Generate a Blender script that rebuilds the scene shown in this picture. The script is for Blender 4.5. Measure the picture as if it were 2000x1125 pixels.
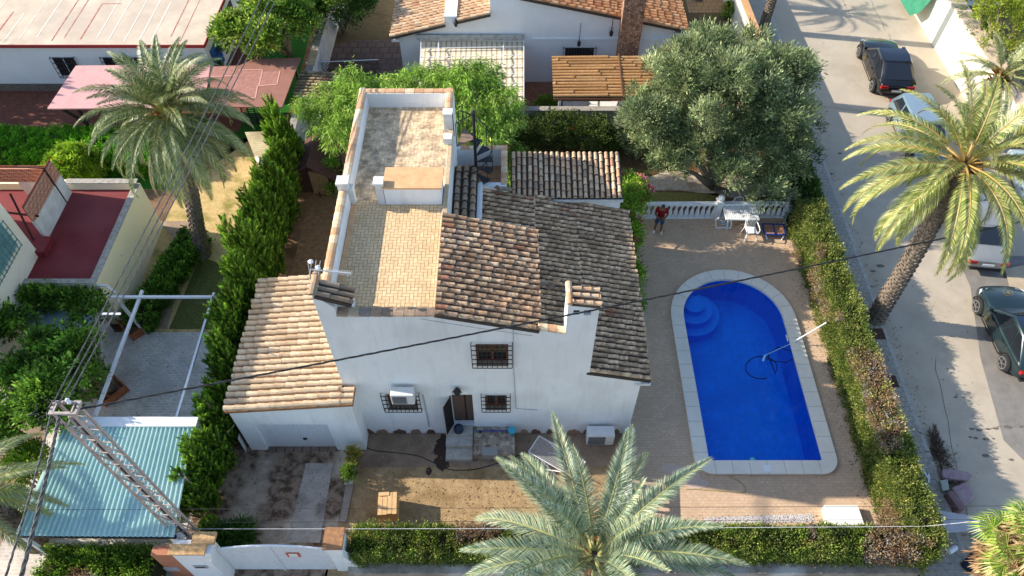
import bpy, bmesh, math, random
import numpy as np
from math import radians, sin, cos, pi, sqrt, atan2
from mathutils import Vector, Matrix, noise
from mathutils.geometry import tessellate_polygon
random.seed(7); RNG = np.random.default_rng(11)
for o in list(bpy.data.objects): bpy.data.objects.remove(o)
SC = bpy.context.scene
COL = SC.collection
# ---------------------------------------------------------------- camera, sky, sun
FPX, TH, CH = 1450.0, radians(52), 24.0
ST, CT = sin(TH), cos(TH)
cam_d = bpy.data.cameras.new('camera'); cam = bpy.data.objects.new('camera', cam_d); COL.objects.link(cam)
cam.location = (0, 0, CH); cam.rotation_euler = (radians(38), 0, 0)
cam_d.sensor_width = 36; cam_d.lens = FPX/2000*36; cam_d.clip_start = .5; cam_d.clip_end = 2000
SC.camera = cam
SUNV = Vector((-1.93, .33, 1.0)).normalized()
el = math.asin(SUNV.z); az = atan2(SUNV.x, SUNV.y)
W = bpy.data.worlds.new("World"); SC.world = W; W.use_nodes = True
nt = W.node_tree; bg = nt.nodes['Background']; sk = nt.nodes.new('ShaderNodeTexSky')
sk.sky_type = 'NISHITA'; sk.sun_disc = False; sk.sun_elevation = el; sk.sun_rotation = az; sk.air_density = 1.0; sk.dust_density = .7; sk.ozone_density = 1.6
nt.links.new(sk.outputs[0], bg.inputs[0]); bg.inputs[1].default_value = .15
sd = bpy.data.lights.new('sun', 'SUN'); sd.energy = 4.2; sd.angle = radians(.5); sd.color = (1, .91, .77)
so = bpy.data.objects.new('sun', sd); COL.objects.link(so); so.rotation_euler = SUNV.to_track_quat('Z', 'Y').to_euler(); so.location = (-30, 5, 30)
SC.view_settings.view_transform = 'Standard'; SC.view_settings.look = 'None'; SC.view_settings.exposure = 1.05; SC.view_settings.gamma = 1
SC.render.engine = 'CYCLES'
# ---------------------------------------------------------------- measuring helpers: point on the level z, or on the upright plane Y
def G(px, py, z=0.0):
    u = (px-1000)/FPX; v = (py-562.5)/FPX; d = (CH-z)/(ST+v*CT)
    return Vector((u*d, d*(CT-v*ST), z))
def ZY(px, py, Y):
    u = (px-1000)/FPX; v = (py-562.5)/FPX; d = Y/(CT-v*ST)
    return Vector((u*d, Y, CH-d*(ST+v*CT)))
def XX(px, py, X):
    u = (px-1000)/FPX; v = (py-562.5)/FPX; d = X/u
    return Vector((X, d*(CT-v*ST), CH-d*(ST+v*CT)))
def lin(c):
    return tuple((x/12.92 if x <= .04045 else ((x+.055)/1.055)**2.4) for x in c)
def hx(s):
    s = s.lstrip('#'); return lin([int(s[i:i+2], 16)/255 for i in (0, 2, 4)])
# ---------------------------------------------------------------- materials
MATS = {}
def M(name, c1, c2=None, sc=4, rough=.85, bump=0, bsc=None, c3=None, metal=0, tint=False, spec=.3, detail=6, sharp=(.35, .65), trans=0, emis=0, stretch=None):
    if name in MATS: return MATS[name]
    m = bpy.data.materials.new(name); m.use_nodes = True; n = m.node_tree.nodes; L = m.node_tree.links
    b = n['Principled BSDF']; b.inputs['Roughness'].default_value = rough; b.inputs['Metallic'].default_value = metal
    b.inputs['Specular IOR Level'].default_value = spec
    tc = n.new('ShaderNodeTexCoord'); src = tc.outputs['Object']
    if stretch:
        mp = n.new('ShaderNodeMapping'); mp.inputs['Scale'].default_value = stretch; L.new(src, mp.inputs[0]); src = mp.outputs[0]
    out = None
    if c2 is not None:
        no = n.new('ShaderNodeTexNoise'); no.inputs['Scale'].default_value = sc; no.inputs['Detail'].default_value = detail; no.inputs['Roughness'].default_value = .65
        L.new(src, no.inputs['Vector'])
        cr = n.new('ShaderNodeValToRGB'); cr.color_ramp.elements[0].position = sharp[0]; cr.color_ramp.elements[1].position = sharp[1]
        cr.color_ramp.elements[0].color = (*c1, 1); cr.color_ramp.elements[1].color = (*c2, 1)
        L.new(no.outputs[0], cr.inputs[0]); out = cr.outputs[0]
        if c3 is not None:
            n2 = n.new('ShaderNodeTexNoise'); n2.inputs['Scale'].default_value = sc*.23; n2.inputs['Detail'].default_value = 5; L.new(src, n2.inputs['Vector'])
            r2 = n.new('ShaderNodeValToRGB'); r2.color_ramp.elements[0].position = .5; r2.color_ramp.elements[1].position = .68
            L.new(n2.outputs[0], r2.inputs[0])
            mx = n.new('ShaderNodeMixRGB'); mx.inputs[2].default_value = (*c3, 1); L.new(r2.outputs[0], mx.inputs[0]); L.new(out, mx.inputs[1]); out = mx.outputs[0]
    if tint:
        at = n.new('ShaderNodeAttribute'); at.attribute_name = 'tint'
        if out is None: out = at.outputs['Color']
        else:
            mu = n.new('ShaderNodeMixRGB'); mu.blend_type = 'MULTIPLY'; mu.inputs[0].default_value = 1
            L.new(out, mu.inputs[1]); L.new(at.outputs['Color'], mu.inputs[2]); out = mu.outputs[0]
    if out is None: b.inputs['Base Color'].default_value = (*c1, 1)
    else: L.new(out, b.inputs['Base Color'])
    if bump:
        nb = n.new('ShaderNodeTexNoise'); nb.inputs['Scale'].default_value = bsc or sc*3; nb.inputs['Detail'].default_value = 6; L.new(src, nb.inputs['Vector'])
        bp = n.new('ShaderNodeBump'); bp.inputs['Strength'].default_value = bump; bp.inputs['Distance'].default_value = .05
        L.new(nb.outputs[0], bp.inputs['Height']); L.new(bp.outputs[0], b.inputs['Normal'])
    if trans: b.inputs['Transmission Weight'].default_value = trans
    MATS[name] = m; return m
def LEAF(name, tr=.35, rough=.55):
    if name in MATS: return MATS[name]
    m = bpy.data.materials.new(name); m.use_nodes = True; n = m.node_tree.nodes; L = m.node_tree.links
    b = n['Principled BSDF']; b.inputs['Roughness'].default_value = rough; b.inputs['Specular IOR Level'].default_value = .35
    at = n.new('ShaderNodeAttribute'); at.attribute_name = 'tint'; L.new(at.outputs['Color'], b.inputs['Base Color'])
    t = n.new('ShaderNodeBsdfTranslucent'); L.new(at.outputs['Color'], t.inputs[0])
    mx = n.new('ShaderNodeMixShader'); mx.inputs[0].default_value = tr
    L.new(b.outputs[0], mx.inputs[1]); L.new(t.outputs[0], mx.inputs[2]); L.new(mx.outputs[0], n['Material Output'].inputs[0])
    MATS[name] = m; return m
def BR(name, c1, c2, mortar, w=.3, h=.15, ms=.012, rough=.8, rot=0, off=.5, dirt=None, dsc=1.2, bias=0, dmix=.8, plane='XY', dpos=(.45, .6)):
    if name in MATS: return MATS[name]
    m = bpy.data.materials.new(name); m.use_nodes = True; n = m.node_tree.nodes; L = m.node_tree.links
    b = n['Principled BSDF']; b.inputs['Roughness'].default_value = rough; b.inputs['Specular IOR Level'].default_value = .25
    tc = n.new('ShaderNodeTexCoord'); mp = n.new('ShaderNodeMapping'); L.new(tc.outputs['Object'], mp.inputs[0])
    mp.inputs['Rotation'].default_value = (radians(90) if plane == 'XZ' else 0, 0, rot)
    t = n.new('ShaderNodeTexBrick'); L.new(mp.outputs[0], t.inputs['Vector']); t.offset = off
    t.inputs['Color1'].default_value = (*c1, 1); t.inputs['Color2'].default_value = (*c2, 1); t.inputs['Mortar'].default_value = (*mortar, 1)
    t.inputs['Scale'].default_value = 1; t.inputs['Brick Width'].default_value = w; t.inputs['Row Height'].default_value = h; t.inputs['Mortar Size'].default_value = ms
    t.inputs['Bias'].default_value = bias; t.inputs['Mortar Smooth'].default_value = .2
    out = t.outputs[0]
    no = n.new('ShaderNodeTexNoise'); no.inputs['Scale'].default_value = 9; no.inputs['Detail'].default_value = 8; L.new(tc.outputs['Object'], no.inputs['Vector'])
    mr = n.new('ShaderNodeMapRange'); mr.inputs[3].default_value = .7; mr.inputs[4].default_value = 1.3; L.new(no.outputs[0], mr.inputs[0])
    mu = n.new('ShaderNodeMixRGB'); mu.blend_type = 'MULTIPLY'; mu.inputs[0].default_value = 1; L.new(out, mu.inputs[1]); L.new(mr.outputs[0], mu.inputs[2]); out = mu.outputs[0]
    if dirt is not None:
        n2 = n.new('ShaderNodeTexNoise'); n2.inputs['Scale'].default_value = dsc; n2.inputs['Detail'].default_value = 9; n2.inputs['Roughness'].default_value = .7; L.new(tc.outputs['Object'], n2.inputs['Vector'])
        r2 = n.new('ShaderNodeMapRange'); r2.inputs[1].default_value = dpos[0]; r2.inputs[2].default_value = dpos[1]; r2.inputs[4].default_value = dmix; L.new(n2.outputs[0], r2.inputs[0])
        mx = n.new('ShaderNodeMixRGB'); mx.inputs[2].default_value = (*dirt, 1); L.new(r2.outputs[0], mx.inputs[0]); L.new(out, mx.inputs[1]); out = mx.outputs[0]
    L.new(out, b.inputs['Base Color'])
    MATS[name] = m; return m
# ---------------------------------------------------------------- scene-graph helpers
def tag(o, label=None, cat=None, group=None, kind=None):
    if label: o['label'] = label
    if cat: o['category'] = cat
    if group: o['group'] = group
    if kind: o['kind'] = kind
    return o
def root(name, loc, label, cat, group=None):
    o = bpy.data.objects.new(name, None); COL.objects.link(o); o.location = Vector(loc); o.empty_display_size = .2
    return tag(o, label, cat, group)
def wloc(o):
    s = Vector((0, 0, 0))
    while o is not None: s += o.location; o = o.parent
    return s
def copy_tree(o, parent=None):
    c = o.copy(); COL.objects.link(c); c.parent = parent
    for ch in list(o.children): copy_tree(ch, c)
    return c
def link_mesh(name, me, mat, parent, off=True):
    o = bpy.data.objects.new(name, me); COL.objects.link(o)
    for m in (mat if isinstance(mat, (list, tuple)) else [mat]): me.materials.append(m)
    if parent is not None:
        o.parent = parent
        if off:
            w = wloc(parent)
            if w.length > 0: me.transform(Matrix.Translation(-w))
    return o
class MB:
    def __init__(s): s.v = []; s.f = []; s.m = []; s.c = []; s.mi = 0; s.col = (1, 1, 1)
    def add(s, vs, fs):
        b = len(s.v); s.v += [tuple(p) for p in vs]
        for f in fs: s.f.append([b+i for i in f]); s.m.append(s.mi); s.c.append(s.col)
        return s
    def quad(s, *p): return s.add(p, [list(range(len(p)))])
    def box(s, x0, x1, y0, y1, z0, z1):
        return s.add([(x0, y0, z0), (x1, y0, z0), (x1, y1, z0), (x0, y1, z0), (x0, y0, z1), (x1, y0, z1), (x1, y1, z1), (x0, y1, z1)],
            [[0, 3, 2, 1], [4, 5, 6, 7], [0, 1, 5, 4], [1, 2, 6, 5], [2, 3, 7, 6], [3, 0, 4, 7]])
    def bar(s, a, b, w, h=None, up=(0, 0, 1)):
        a = Vector(a); b = Vector(b); h = h or w; d = (b-a).normalized(); u = Vector(up)
        if abs(d.dot(u)) > .98: u = Vector((1, 0, 0)) if abs(d.x) < .9 else Vector((0, 1, 0))
        r = d.cross(u).normalized(); u = r.cross(d).normalized(); P = []
        for e in (a, b):
            for (i, j) in ((-1, -1), (1, -1), (1, 1), (-1, 1)): P.append(e+r*(i*w/2)+u*(j*h/2))
        return s.add(P, [[0, 3, 2, 1], [4, 5, 6, 7], [0, 1, 5, 4], [1, 2, 6, 5], [2, 3, 7, 6], [3, 0, 4, 7]])
    def tube(s, pts, r, n=8, cap=True):
        pts = [Vector(p) for p in pts]; R = r if isinstance(r, (list, tuple)) else [r]*len(pts); P = []; F = []
        u = None
        for i, p in enumerate(pts):
            d = (pts[min(i+1, len(pts)-1)]-pts[max(i-1, 0)]).normalized()
            if u is None: u = d.orthogonal().normalized()
            u = (u-d*u.dot(d)).normalized(); w = d.cross(u)
            for k in range(n): a = 2*pi*k/n; P.append(p+(u*cos(a)+w*sin(a))*R[i])
        for i in range(len(pts)-1):
            for k in range(n): F.append([i*n+k, i*n+(k+1) % n, (i+1)*n+(k+1) % n, (i+1)*n+k])
        if cap: F.append(list(range(n))[::-1]); F.append([(len(pts)-1)*n+k for k in range(n)])
        return s.add(P, F)
    def lathe(s, prof, c=(0, 0, 0), n=12):
        P = []; F = []; c = Vector(c)
        for (r, z) in prof:
            for k in range(n): a = 2*pi*k/n; P.append(c+Vector((r*cos(a), r*sin(a), z)))
        for i in range(len(prof)-1):
            for k in range(n): F.append([i*n+k, i*n+(k+1) % n, (i+1)*n+(k+1) % n, (i+1)*n+k])
        F.append(list(range(n))[::-1]); F.append([(len(prof)-1)*n+k for k in range(n)])
        return s.add(P, F)
    def prism(s, outer, holes, fn, t0, t1):
        """outline of (a,b) points pushed from t0 to t1; fn(a,b,t) gives the world point"""
        loops = [outer]+list(holes); flat = [p for l in loops for p in l]
        tris = tessellate_polygon([[Vector((p[0], p[1], 0)) for p in l] for l in loops])
        n = len(flat); P = [fn(p[0], p[1], t0) for p in flat]+[fn(p[0], p[1], t1) for p in flat]
        F = [list(t) for t in tris]+[[i+n for i in t][::-1] for t in tris]; b = 0
        for l in loops:
            for i in range(len(l)): j = (i+1) % len(l); F.append([b+i, b+j, n+b+j, n+b+i])
            b += len(l)
        return s.add(P, F)
    def build(s, name, mat, parent=None, smooth=False, off=True, bevel=0, fix=True, sub=0):
        me = bpy.data.meshes.new(name); me.from_pydata(s.v, [], s.f)
        me.polygons.foreach_set('material_index', s.m)
        cnt = np.array([len(f) for f in s.f]); cc = np.repeat(np.array([(*c, 1) for c in s.c], dtype=np.float32), cnt, axis=0)
        a = me.attributes.new('tint', 'FLOAT_COLOR', 'CORNER'); a.data.foreach_set('color', cc.ravel())
        if fix:
            bm = bmesh.new(); bm.from_mesh(me); bmesh.ops.recalc_face_normals(bm, faces=bm.faces); bm.to_mesh(me); bm.free()
        if smooth: me.polygons.foreach_set('use_smooth', [True]*len(me.polygons))
        o = link_mesh(name, me, mat, parent, off)
        if bevel:
            md = o.modifiers.new('bevel', 'BEVEL'); md.width = bevel; md.segments = 2; md.limit_method = 'ANGLE'
        if sub: md = o.modifiers.new('sub', 'SUBSURF'); md.levels = md.render_levels = sub
        return o
def XZ(a, b, t): return (a, t, b)
def YZ(a, b, t): return (t, a, b)
def XY(a, b, t): return (a, b, t)
def sheet(name, pts, z, mat, holes=(), label=None, kind='structure'):
    mb = MB(); loops = [pts]+list(holes); flat = [(p[0], p[1], z) for l in loops for p in l]
    tr = tessellate_polygon([[Vector((p[0], p[1], 0)) for p in l] for l in loops])
    mb.add(flat, [list(t) for t in tr]); o = mb.build(name, mat, fix=False)
    me = o.data
    bm = bmesh.new(); bm.from_mesh(me)
    for f in bm.faces:
        f.normal_update()
        if f.normal.z < 0: f.normal_flip()
    bm.to_mesh(me); bm.free()
    if label: o['label'] = label
    if kind: o['kind'] = kind
    return o
def PG(*pp, z=0): return [tuple(G(p[0], p[1], z))[:2] for p in pp]
# ---------------------------------------------------------------- leaf clouds
LB = 1.25
def quads_mesh(name, C, D, Wd, Ln, colr, fold=0):
    """C centres, D long directions, Wd half widths, Ln half lengths, colr per leaf"""
    N = len(C); D = D/np.linalg.norm(D, axis=1, keepdims=True)
    R = RNG.normal(size=(N, 3)); S = np.cross(D, R); S /= np.linalg.norm(S, axis=1, keepdims=True)+1e-9
    a = C-D*Ln[:, None]; b = C+D*Ln[:, None]; s = S*Wd[:, None]; mid = C+D*(Ln*.1)[:, None]
    V = np.stack([a, mid-s, b, mid+s], axis=1).reshape(-1, 3)
    me = bpy.data.meshes.new(name); me.vertices.add(4*N); me.vertices.foreach_set('co', V.astype(np.float32).ravel())
    me.loops.add(4*N); me.loops.foreach_set('vertex_index', np.arange(4*N, dtype=np.int32))
    me.polygons.add(N); me.polygons.foreach_set('loop_start', np.arange(0, 4*N, 4, dtype=np.int32)); me.polygons.foreach_set('loop_total', np.full(N, 4, dtype=np.int32))
    at = me.attributes.new('tint', 'FLOAT_COLOR', 'CORNER')
    cc = np.repeat(np.concatenate([(colr*LB).clip(0, .85), np.ones((N, 1))], axis=1), 4, axis=0).astype(np.float32); at.data.foreach_set('color', cc.ravel())
    me.update(); me.validate(); return me
def pal_pick(pal, K):
    P = np.array(pal); i = RNG.integers(0, len(P), K); j = RNG.integers(0, len(P), K); t = RNG.random((K, 1))
    return P[i]*t+P[j]*(1-t)
def unit(N):
    d = RNG.normal(size=(N, 3)); return d/np.linalg.norm(d, axis=1, keepdims=True)
def blob_points(blobs, K, r0=.8, r1=1.03, up=.15):
    B = np.array(blobs, dtype=float); w = (B[:, 3]*B[:, 4]*B[:, 5])**(2/3); w /= w.sum(); i = RNG.choice(len(B), K, p=w)
    d = unit(K); d[:, 2] = np.where((d[:, 2] < -.2) & (RNG.random(K) < .6), -d[:, 2], d[:, 2]); d[:, 2] += up; d /= np.linalg.norm(d, axis=1, keepdims=True)
    r = r0+(r1-r0)*RNG.random((K, 1)); return B[i, :3]+d*B[i, 3:6]*r, d
def foliage(name, parent, blobs, K, per, rc, ls, pal, mat, asp=.4, out=.6, lift=.3, inner=.3, droop=0, jit=.25, core=None, off=True, r0=.8):
    """K clumps of `per` leaves each, clump radius rc, leaf half length ls"""
    C0, N0 = blob_points(blobs, K, r0=r0); Ki = int(K*inner)
    if Ki: Ci, Ni = blob_points(blobs, Ki, .35, .8); C0 = np.concatenate([C0, Ci]); N0 = np.concatenate([N0, Ni])
    K2 = len(C0); cc = pal_pick(pal, K2)*(1+jit*RNG.normal(size=(K2, 1))).clip(.45, 1.7)
    rr = rc*(.6+.8*RNG.random((K2, 1)))
    N = K2*per; C = np.repeat(C0, per, axis=0); Nn = np.repeat(N0, per, axis=0)
    loc = RNG.normal(size=(N, 3))*.5; loc = loc/np.maximum(1, np.linalg.norm(loc, axis=1, keepdims=True)/1.2)
    C = C+loc*np.repeat(rr, per, axis=0); C[:, 2] -= droop*RNG.random(N)**2*rc
    D = loc*.8+Nn*out+unit(N)*.5; D[:, 2] += lift-droop
    cl = np.repeat(cc, per, axis=0)*(1+.22*RNG.normal(size=(N, 1))).clip(.5, 1.6)
    L = ls*(.6+.8*RNG.random(N)); me = quads_mesh(name, C, D, L*asp, L, cl.clip(0.003, .9))
    return link_mesh(name, me, mat, parent, off)
def lobes(blobs, n, r, seed=0, flat=.8, up=.2):
    rs = np.random.default_rng(seed); B = np.array(blobs, dtype=float); w = (B[:, 3]*B[:, 4]*B[:, 5])**(2/3); w /= w.sum(); O = []
    for k in range(n):
        i = rs.choice(len(B), p=w); d = rs.normal(size=3); d[2] = abs(d[2])*(1 if rs.random() < .75 else -.5)+up; d /= np.linalg.norm(d)
        c = B[i, :3]+d*B[i, 3:6]*rs.uniform(.72, 1.0); q = r*rs.uniform(.65, 1.3); O.append((c[0], c[1], c[2], q, q, q*flat))
    return O
def limbs(mb, base, tops, r0=.16, r1=.04, bend=.25):
    base = Vector(base)
    for t in tops:
        t = Vector(t); m = base.lerp(t, .5)+Vector((random.uniform(-bend, bend), random.uniform(-bend, bend), random.uniform(0, bend)))
        mb.tube([base, base.lerp(m, .6), m, m.lerp(t, .6), t], [r0, r0*.8, r0*.55, r0*.4, r1], 7)
# ================================================================ materials in use
WHITE = M('white_render', (.82, .82, .8), (.74, .74, .72), 1.3, .9, c3=(.66, .65, .62), sharp=(.3, .8), bump=.1, bsc=30)
def streaks(m, lo=.8, sc=(2.6, 2.6, .35)):
    n = m.node_tree.nodes; L = m.node_tree.links; b = n['Principled BSDF']; src = b.inputs['Base Color'].links[0].from_socket
    tc = n.new('ShaderNodeTexCoord'); mp = n.new('ShaderNodeMapping'); mp.inputs['Scale'].default_value = sc; L.new(tc.outputs['Object'], mp.inputs[0])
    no = n.new('ShaderNodeTexNoise'); no.inputs['Scale'].default_value = 1.6; no.inputs['Detail'].default_value = 8; no.inputs['Roughness'].default_value = .7; L.new(mp.outputs[0], no.inputs['Vector'])
    r = n.new('ShaderNodeMapRange'); r.inputs[1].default_value = .5; r.inputs[2].default_value = .72; r.inputs[3].default_value = 1; r.inputs[4].default_value = lo; L.new(no.outputs[0], r.inputs[0])
    mu = n.new('ShaderNodeMixRGB'); mu.blend_type = 'MULTIPLY'; mu.inputs[0].default_value = 1; L.new(src, mu.inputs[1]); L.new(r.outputs[0], mu.inputs[2]); L.new(mu.outputs[0], b.inputs['Base Color'])
streaks(WHITE, .88)
WHITE2 = M('weathered_white', (.72, .7, .66), (.5, .48, .44), 2.2, .9, sharp=(.4, .75), bump=.1, bsc=20)
CREAM = M('cream_render', (.9, .82, .58), (.86, .77, .53), 1.5, .9)
CREAM2 = M('pale_cream_render', (.84, .78, .64), (.78, .71, .57), 1.5, .9)
TILE = M('clay_tile', (1, 1, 1), (.72, .68, .64), 7, .85, tint=True, bump=.3, bsc=40, c3=(.78, .74, .7))
TILED = M('lichen_tile', (1.3, 1.25, 1.18), (.48, .43, .39), 7, .9, tint=True, bump=.4, bsc=40, c3=(.62, .56, .5), sharp=(.4, .6))
GAPSHADE = M('roof_gap_shade', (.045, .033, .027), (.08, .06, .045), 12, .95)  # roof bed near black: shade between the tile rows put into its colour
PEACH = M('peach_tile', hx('#d9ad7f'), hx('#c9986b'), 3, .7)
METALW = M('white_metal', (.75, .76, .76), (.68, .69, .7), 6, .45)
IRON = M('black_iron', (.02, .02, .022), None, rough=.5)
STEEL = M('galvanised_steel', (.42, .4, .38), (.3, .28, .26), 8, .6, metal=.2)
GLASSD = M('dark_glass', (.02, .025, .03), None, rough=.08, spec=.8)
WOODB = M('brown_wood', (.14, .085, .065), (.1, .06, .045), 6, .6, stretch=(8, 8, 1))
ORWOOD = M('orange_wood', (.28, .1, .04), (.16, .06, .03), 6, .6)
CONC = M('concrete', (.36, .32, .27), (.5, .46, .4), 5, .95, bump=.2)
BARK = M('bark', (.16, .12, .09), (.3, .24, .18), 14, .95, bump=.6, stretch=(1, 1, .3))
LEAFM = LEAF('leaf'); PALML = LEAF('palm_leaf', .25, .4); DRYM = LEAF('dry_leaf', .15, .8)
PLASTIC = M('white_plastic', (.78, .78, .77), None, rough=.4)
TERRA = M('terracotta', hx('#b5714d'), hx('#96573a'), 6, .85)
CABLE = M('cable_black', (.03, .03, .03), None, rough=.6); CABLEG = M('cable_grey', (.12, .12, .12), (.06, .06, .06), 20, .6)
# ================================================================ ground
cx, pr = 8.78, 1.97; py0, py1 = 11.1, 17.15
def pool_outline(g=0, rc=.12):
    r = pr+g; P = []
    for k in range(7):
        a = pi+k*pi/2/6; P.append((cx-r+rc+rc*cos(a), py0-g+rc+rc*sin(a)))
    for k in range(7):
        a = -pi/2+k*pi/2/6; P.append((cx+r-rc+rc*cos(a), py0-g+rc+rc*sin(a)))
    for k in range(33):
        a = k*pi/32; P.append((cx+r*cos(a), py1+r*sin(a)))
    return P
hole = pool_outline(.02)
SOIL = M('soil', hx('#6b5240'), hx('#8a6b4f'), 3, .95, c3=hx('#57452f'), bump=.5, bsc=25)
sheet('ground', [(-150, -20), (150, -20), (150, 250), (-150, 250)], 0, SOIL, [hole])
DECK = M('stamped_deck', hx('#8f7d6c'), hx('#a8927c'), 1.1, .85, bump=0)
def deckmat():
    m = BR('deck_pavement', hx('#cbae92'), hx('#c3a68a'), hx('#a98d74'), .2, .1, .006, .9, dirt=hx('#b59a80'), dsc=1.6, dmix=.6)
    return m
sheet('pool_deck', [(4.0, 8.1), (12.5, 8.1), (12.5, 22.75), (4.3, 22.75)], .004, deckmat(), [hole])
sheet('pavement', PG((270, 550), (320, 560), (330, 560), (330, 560))[:3]+[], .002, CONC) if False else None
LAWN = M('dry_lawn', hx('#9c825f'), hx('#b89c74'), 5, 1, c3=hx('#8d7350'), bump=.8, bsc=40)
sheet('front_lawn', [(-5.9, 7.2), (4.0, 7.2), (4.0, 12.25), (-5.35, 12.25)], .004, LAWN)
sheet('soil_patch', [(-5.35, 10.9), (3.9, 10.9), (3.9, 12.3), (-5.35, 12.3)], .008, M('soil_damp', hx('#86705c'), hx('#9a836c'), 2.5, .95, bump=.4, c3=hx('#76614f')))
sheet('driveway', [(-11.5, 6.0), (-5.9, 6.0), (-5.55, 11.7), (-11.2, 11.7)], .004, M('driveway_concrete', hx('#5c4536'), hx('#957e6a'), 3.2, .95, c3=hx('#c4b19c'), bump=.6, bsc=18, sharp=(.42, .56), detail=12))
sheet('driveway_strip', PG((598, 905), (650, 905), (625, 1060), (560, 1060)), .008, M('strip_concrete', hx('#a2968a'), hx('#bbaea1'), 3, .95, c3=hx('#6b5c50'), detail=9))
sheet('driveway_apron', PG((525, 868), (662, 866), (664, 882), (515, 884)), .008, BR('apron', hx('#8a7464'), hx('#75604f'), hx('#4c4036'), .3, .3, .02))
sheet('side_path', [(-9.2, 16.8), (-5.4, 16.8), (-5.4, 26), (-9.2, 26)], .004, M('side_soil', hx('#745942'), hx('#8f7150'), 5, 1, bump=.5, bsc=30))
# rear garden
GR = M('garden_earth', hx('#7a5f48'), hx('#62492f'), 3, 1, c3=hx('#6d6a38'), bump=.6)
sheet('rear_garden', [(4.2, 22.75), (12.5, 22.75), (12.8, 27.8), (-2, 27.8), (-2, 21.8), (4.2, 21.8)], .004, GR)
sheet('gravel_path', PG((1255, 350), (1300, 335), (1420, 340), (1540, 360), (1550, 380), (1440, 388), (1330, 372), (1262, 372)), .008, M('pale_gravel', hx('#b5a48f'), hx('#cfc0ab'), 6, 1, bump=.5, c3=hx('#9a8872')))
sheet('grass_strip', PG((1262, 375), (1400, 378), (1420, 392), (1400, 402), (1262, 402)), .008, M('thin_grass', hx('#76793a'), hx('#94884f'), 8, 1, bump=.8, bsc=50))
# left neighbour
sheet('neighbour_lawn', [(-15.3, 16.3), (-10.6, 16.3), (-10.6, 28), (-15.3, 28)], .004, M('straw_lawn', hx('#bfa068'), hx('#d4b983'), 6, 1, c3=hx('#8f8345'), bump=.8, bsc=35))
sheet('shady_lawn', PG((392, 500), (440, 520), (420, 643), (330, 643)), .008, M('green_lawn', hx('#4f5a2c'), hx('#6d6a3a'), 8, 1, bump=.8, bsc=40))
sheet('garden_path', PG((311, 432), (372, 432), (378, 460), (326, 643), (286, 643), (330, 520), (340, 470)), .012, M('path_concrete', hx('#a48e77'), hx('#8d7763'), 5, .95))
PATIO = BR('patio_tiles', hx('#d0c8bf'), hx('#bfb7ae'), hx('#ddd5cc'), .22, .11, .012, .85, dirt=hx('#a2978c'), dsc=.8, dmix=.5)
sheet('patio', [(-16.5, 6.5), (-10.6, 6.5), (-10.5, 16.55), (-14.2, 16.55), (-16.5, 16.55)], .006, PATIO)
sheet('patio_dark', [(-24, 6.5), (-16.5, 6.5), (-16.5, 17), (-24, 17)], .006, M('brown_paving', hx('#85705f'), hx('#9a8370'), 3, .95, bump=.2))
TURF = M('artificial_turf', hx('#1f5a12'), hx('#2b6d18'), 10, 1, bump=.7, bsc=60)
sheet('turf', [(-32, 24.5), (-15.2, 24.5), (-11.2, 30), (-11.6, 60), (-15.1, 60), (-15.1, 28.5), (-32, 28.5)], .004, TURF)
sheet('terrace_pavement', [(-32, 28.5), (-13.4, 28.5), (-13.6, 45), (-15.2, 45), (-15.2, 31.8), (-32, 31.8)], .012, BR('red_paving', hx('#7d4d3d'), hx('#6e4234'), hx('#57382e'), .3, .3, .012))
# back neighbour
sheet('back_garden', [(-11, 28.1), (13.0, 28.1), (14.5, 70), (-11, 70)], .004, M('back_earth', hx('#6d5a42'), hx('#7b6a42'), 3, 1, bump=.5, c3=hx('#5a4938')))
sheet('back_patio', PG((640, 150), (820, 150), (822, 78), (700, 78), (640, 90)), .008, BR('pink_paving', hx('#8b6f62'), hx('#7a6055'), hx('#5f4c43'), .5, .5, .03))
sheet('back_porch', [(-1.5, 28.2), (12.8, 28.2), (12.8, 32.5), (-1.5, 32.5)], .008, BR('clay_paving', hx('#9b6d55'), hx('#8a5f4a'), hx('#6e4c3b'), .25, .25, .012))
sheet('back_terrace', PG((1340, 0), (1450, 0), (1440, 25), (1345, 25)), .012, BR('tan_paving', hx('#b8946c'), hx('#a98560'), hx('#8a6c4e'), .4, .4, .02))
sheet('gravel_bed', PG((1378, 1010), (1588, 1004), (1590, 1020), (1370, 1024)), .01, M('white_pebbles', (.75, .72, .7), (.35, .28, .26), 22, .9, bump=1, bsc=30))
# street
KX = 16.15
kA = G(1592, 267); kB = G(1842, 964)
def kx(Y): return kA.x+(kB.x-kA.x)*(Y-kA.y)/(kB.y-kA.y)
ROAD = M('asphalt', hx('#a89c8a'), hx('#b9ac99'), .7, .95, c3=hx('#aea18e'), bump=.25, bsc=60, detail=10)
sheet('street', [(kx(-10), -10), (24, -10), (24.0, 80), (kx(80), 80)], .004, ROAD)
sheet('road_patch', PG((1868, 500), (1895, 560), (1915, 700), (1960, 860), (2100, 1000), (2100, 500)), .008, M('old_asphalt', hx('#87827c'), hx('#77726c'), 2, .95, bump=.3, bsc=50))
def stain(name, px, py, r, col, ry=None, z=.012, n=22, seed=0):
    rr = random.Random(seed+int(px)); c = G(px, py); P = []
    for k in range(n):
        a = 2*pi*k/n; q = rr.uniform(.8, 1.12); P.append((c.x+cos(a)*r*q, c.y+sin(a)*(ry or r)*q))
    return P
SWM = BR('sidewalk_tiles', hx('#aea598'), hx('#a49b8e'), hx('#857c71'), .2, .2, .012, .9, dirt=hx('#928c85'), dsc=.7, dmix=.5)
sheet('sidewalk', [(12.75, -10), (kx(-10)-.15, -10), (kx(80)-.15, 80), (12.75, 80)], .12, SWM)
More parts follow.
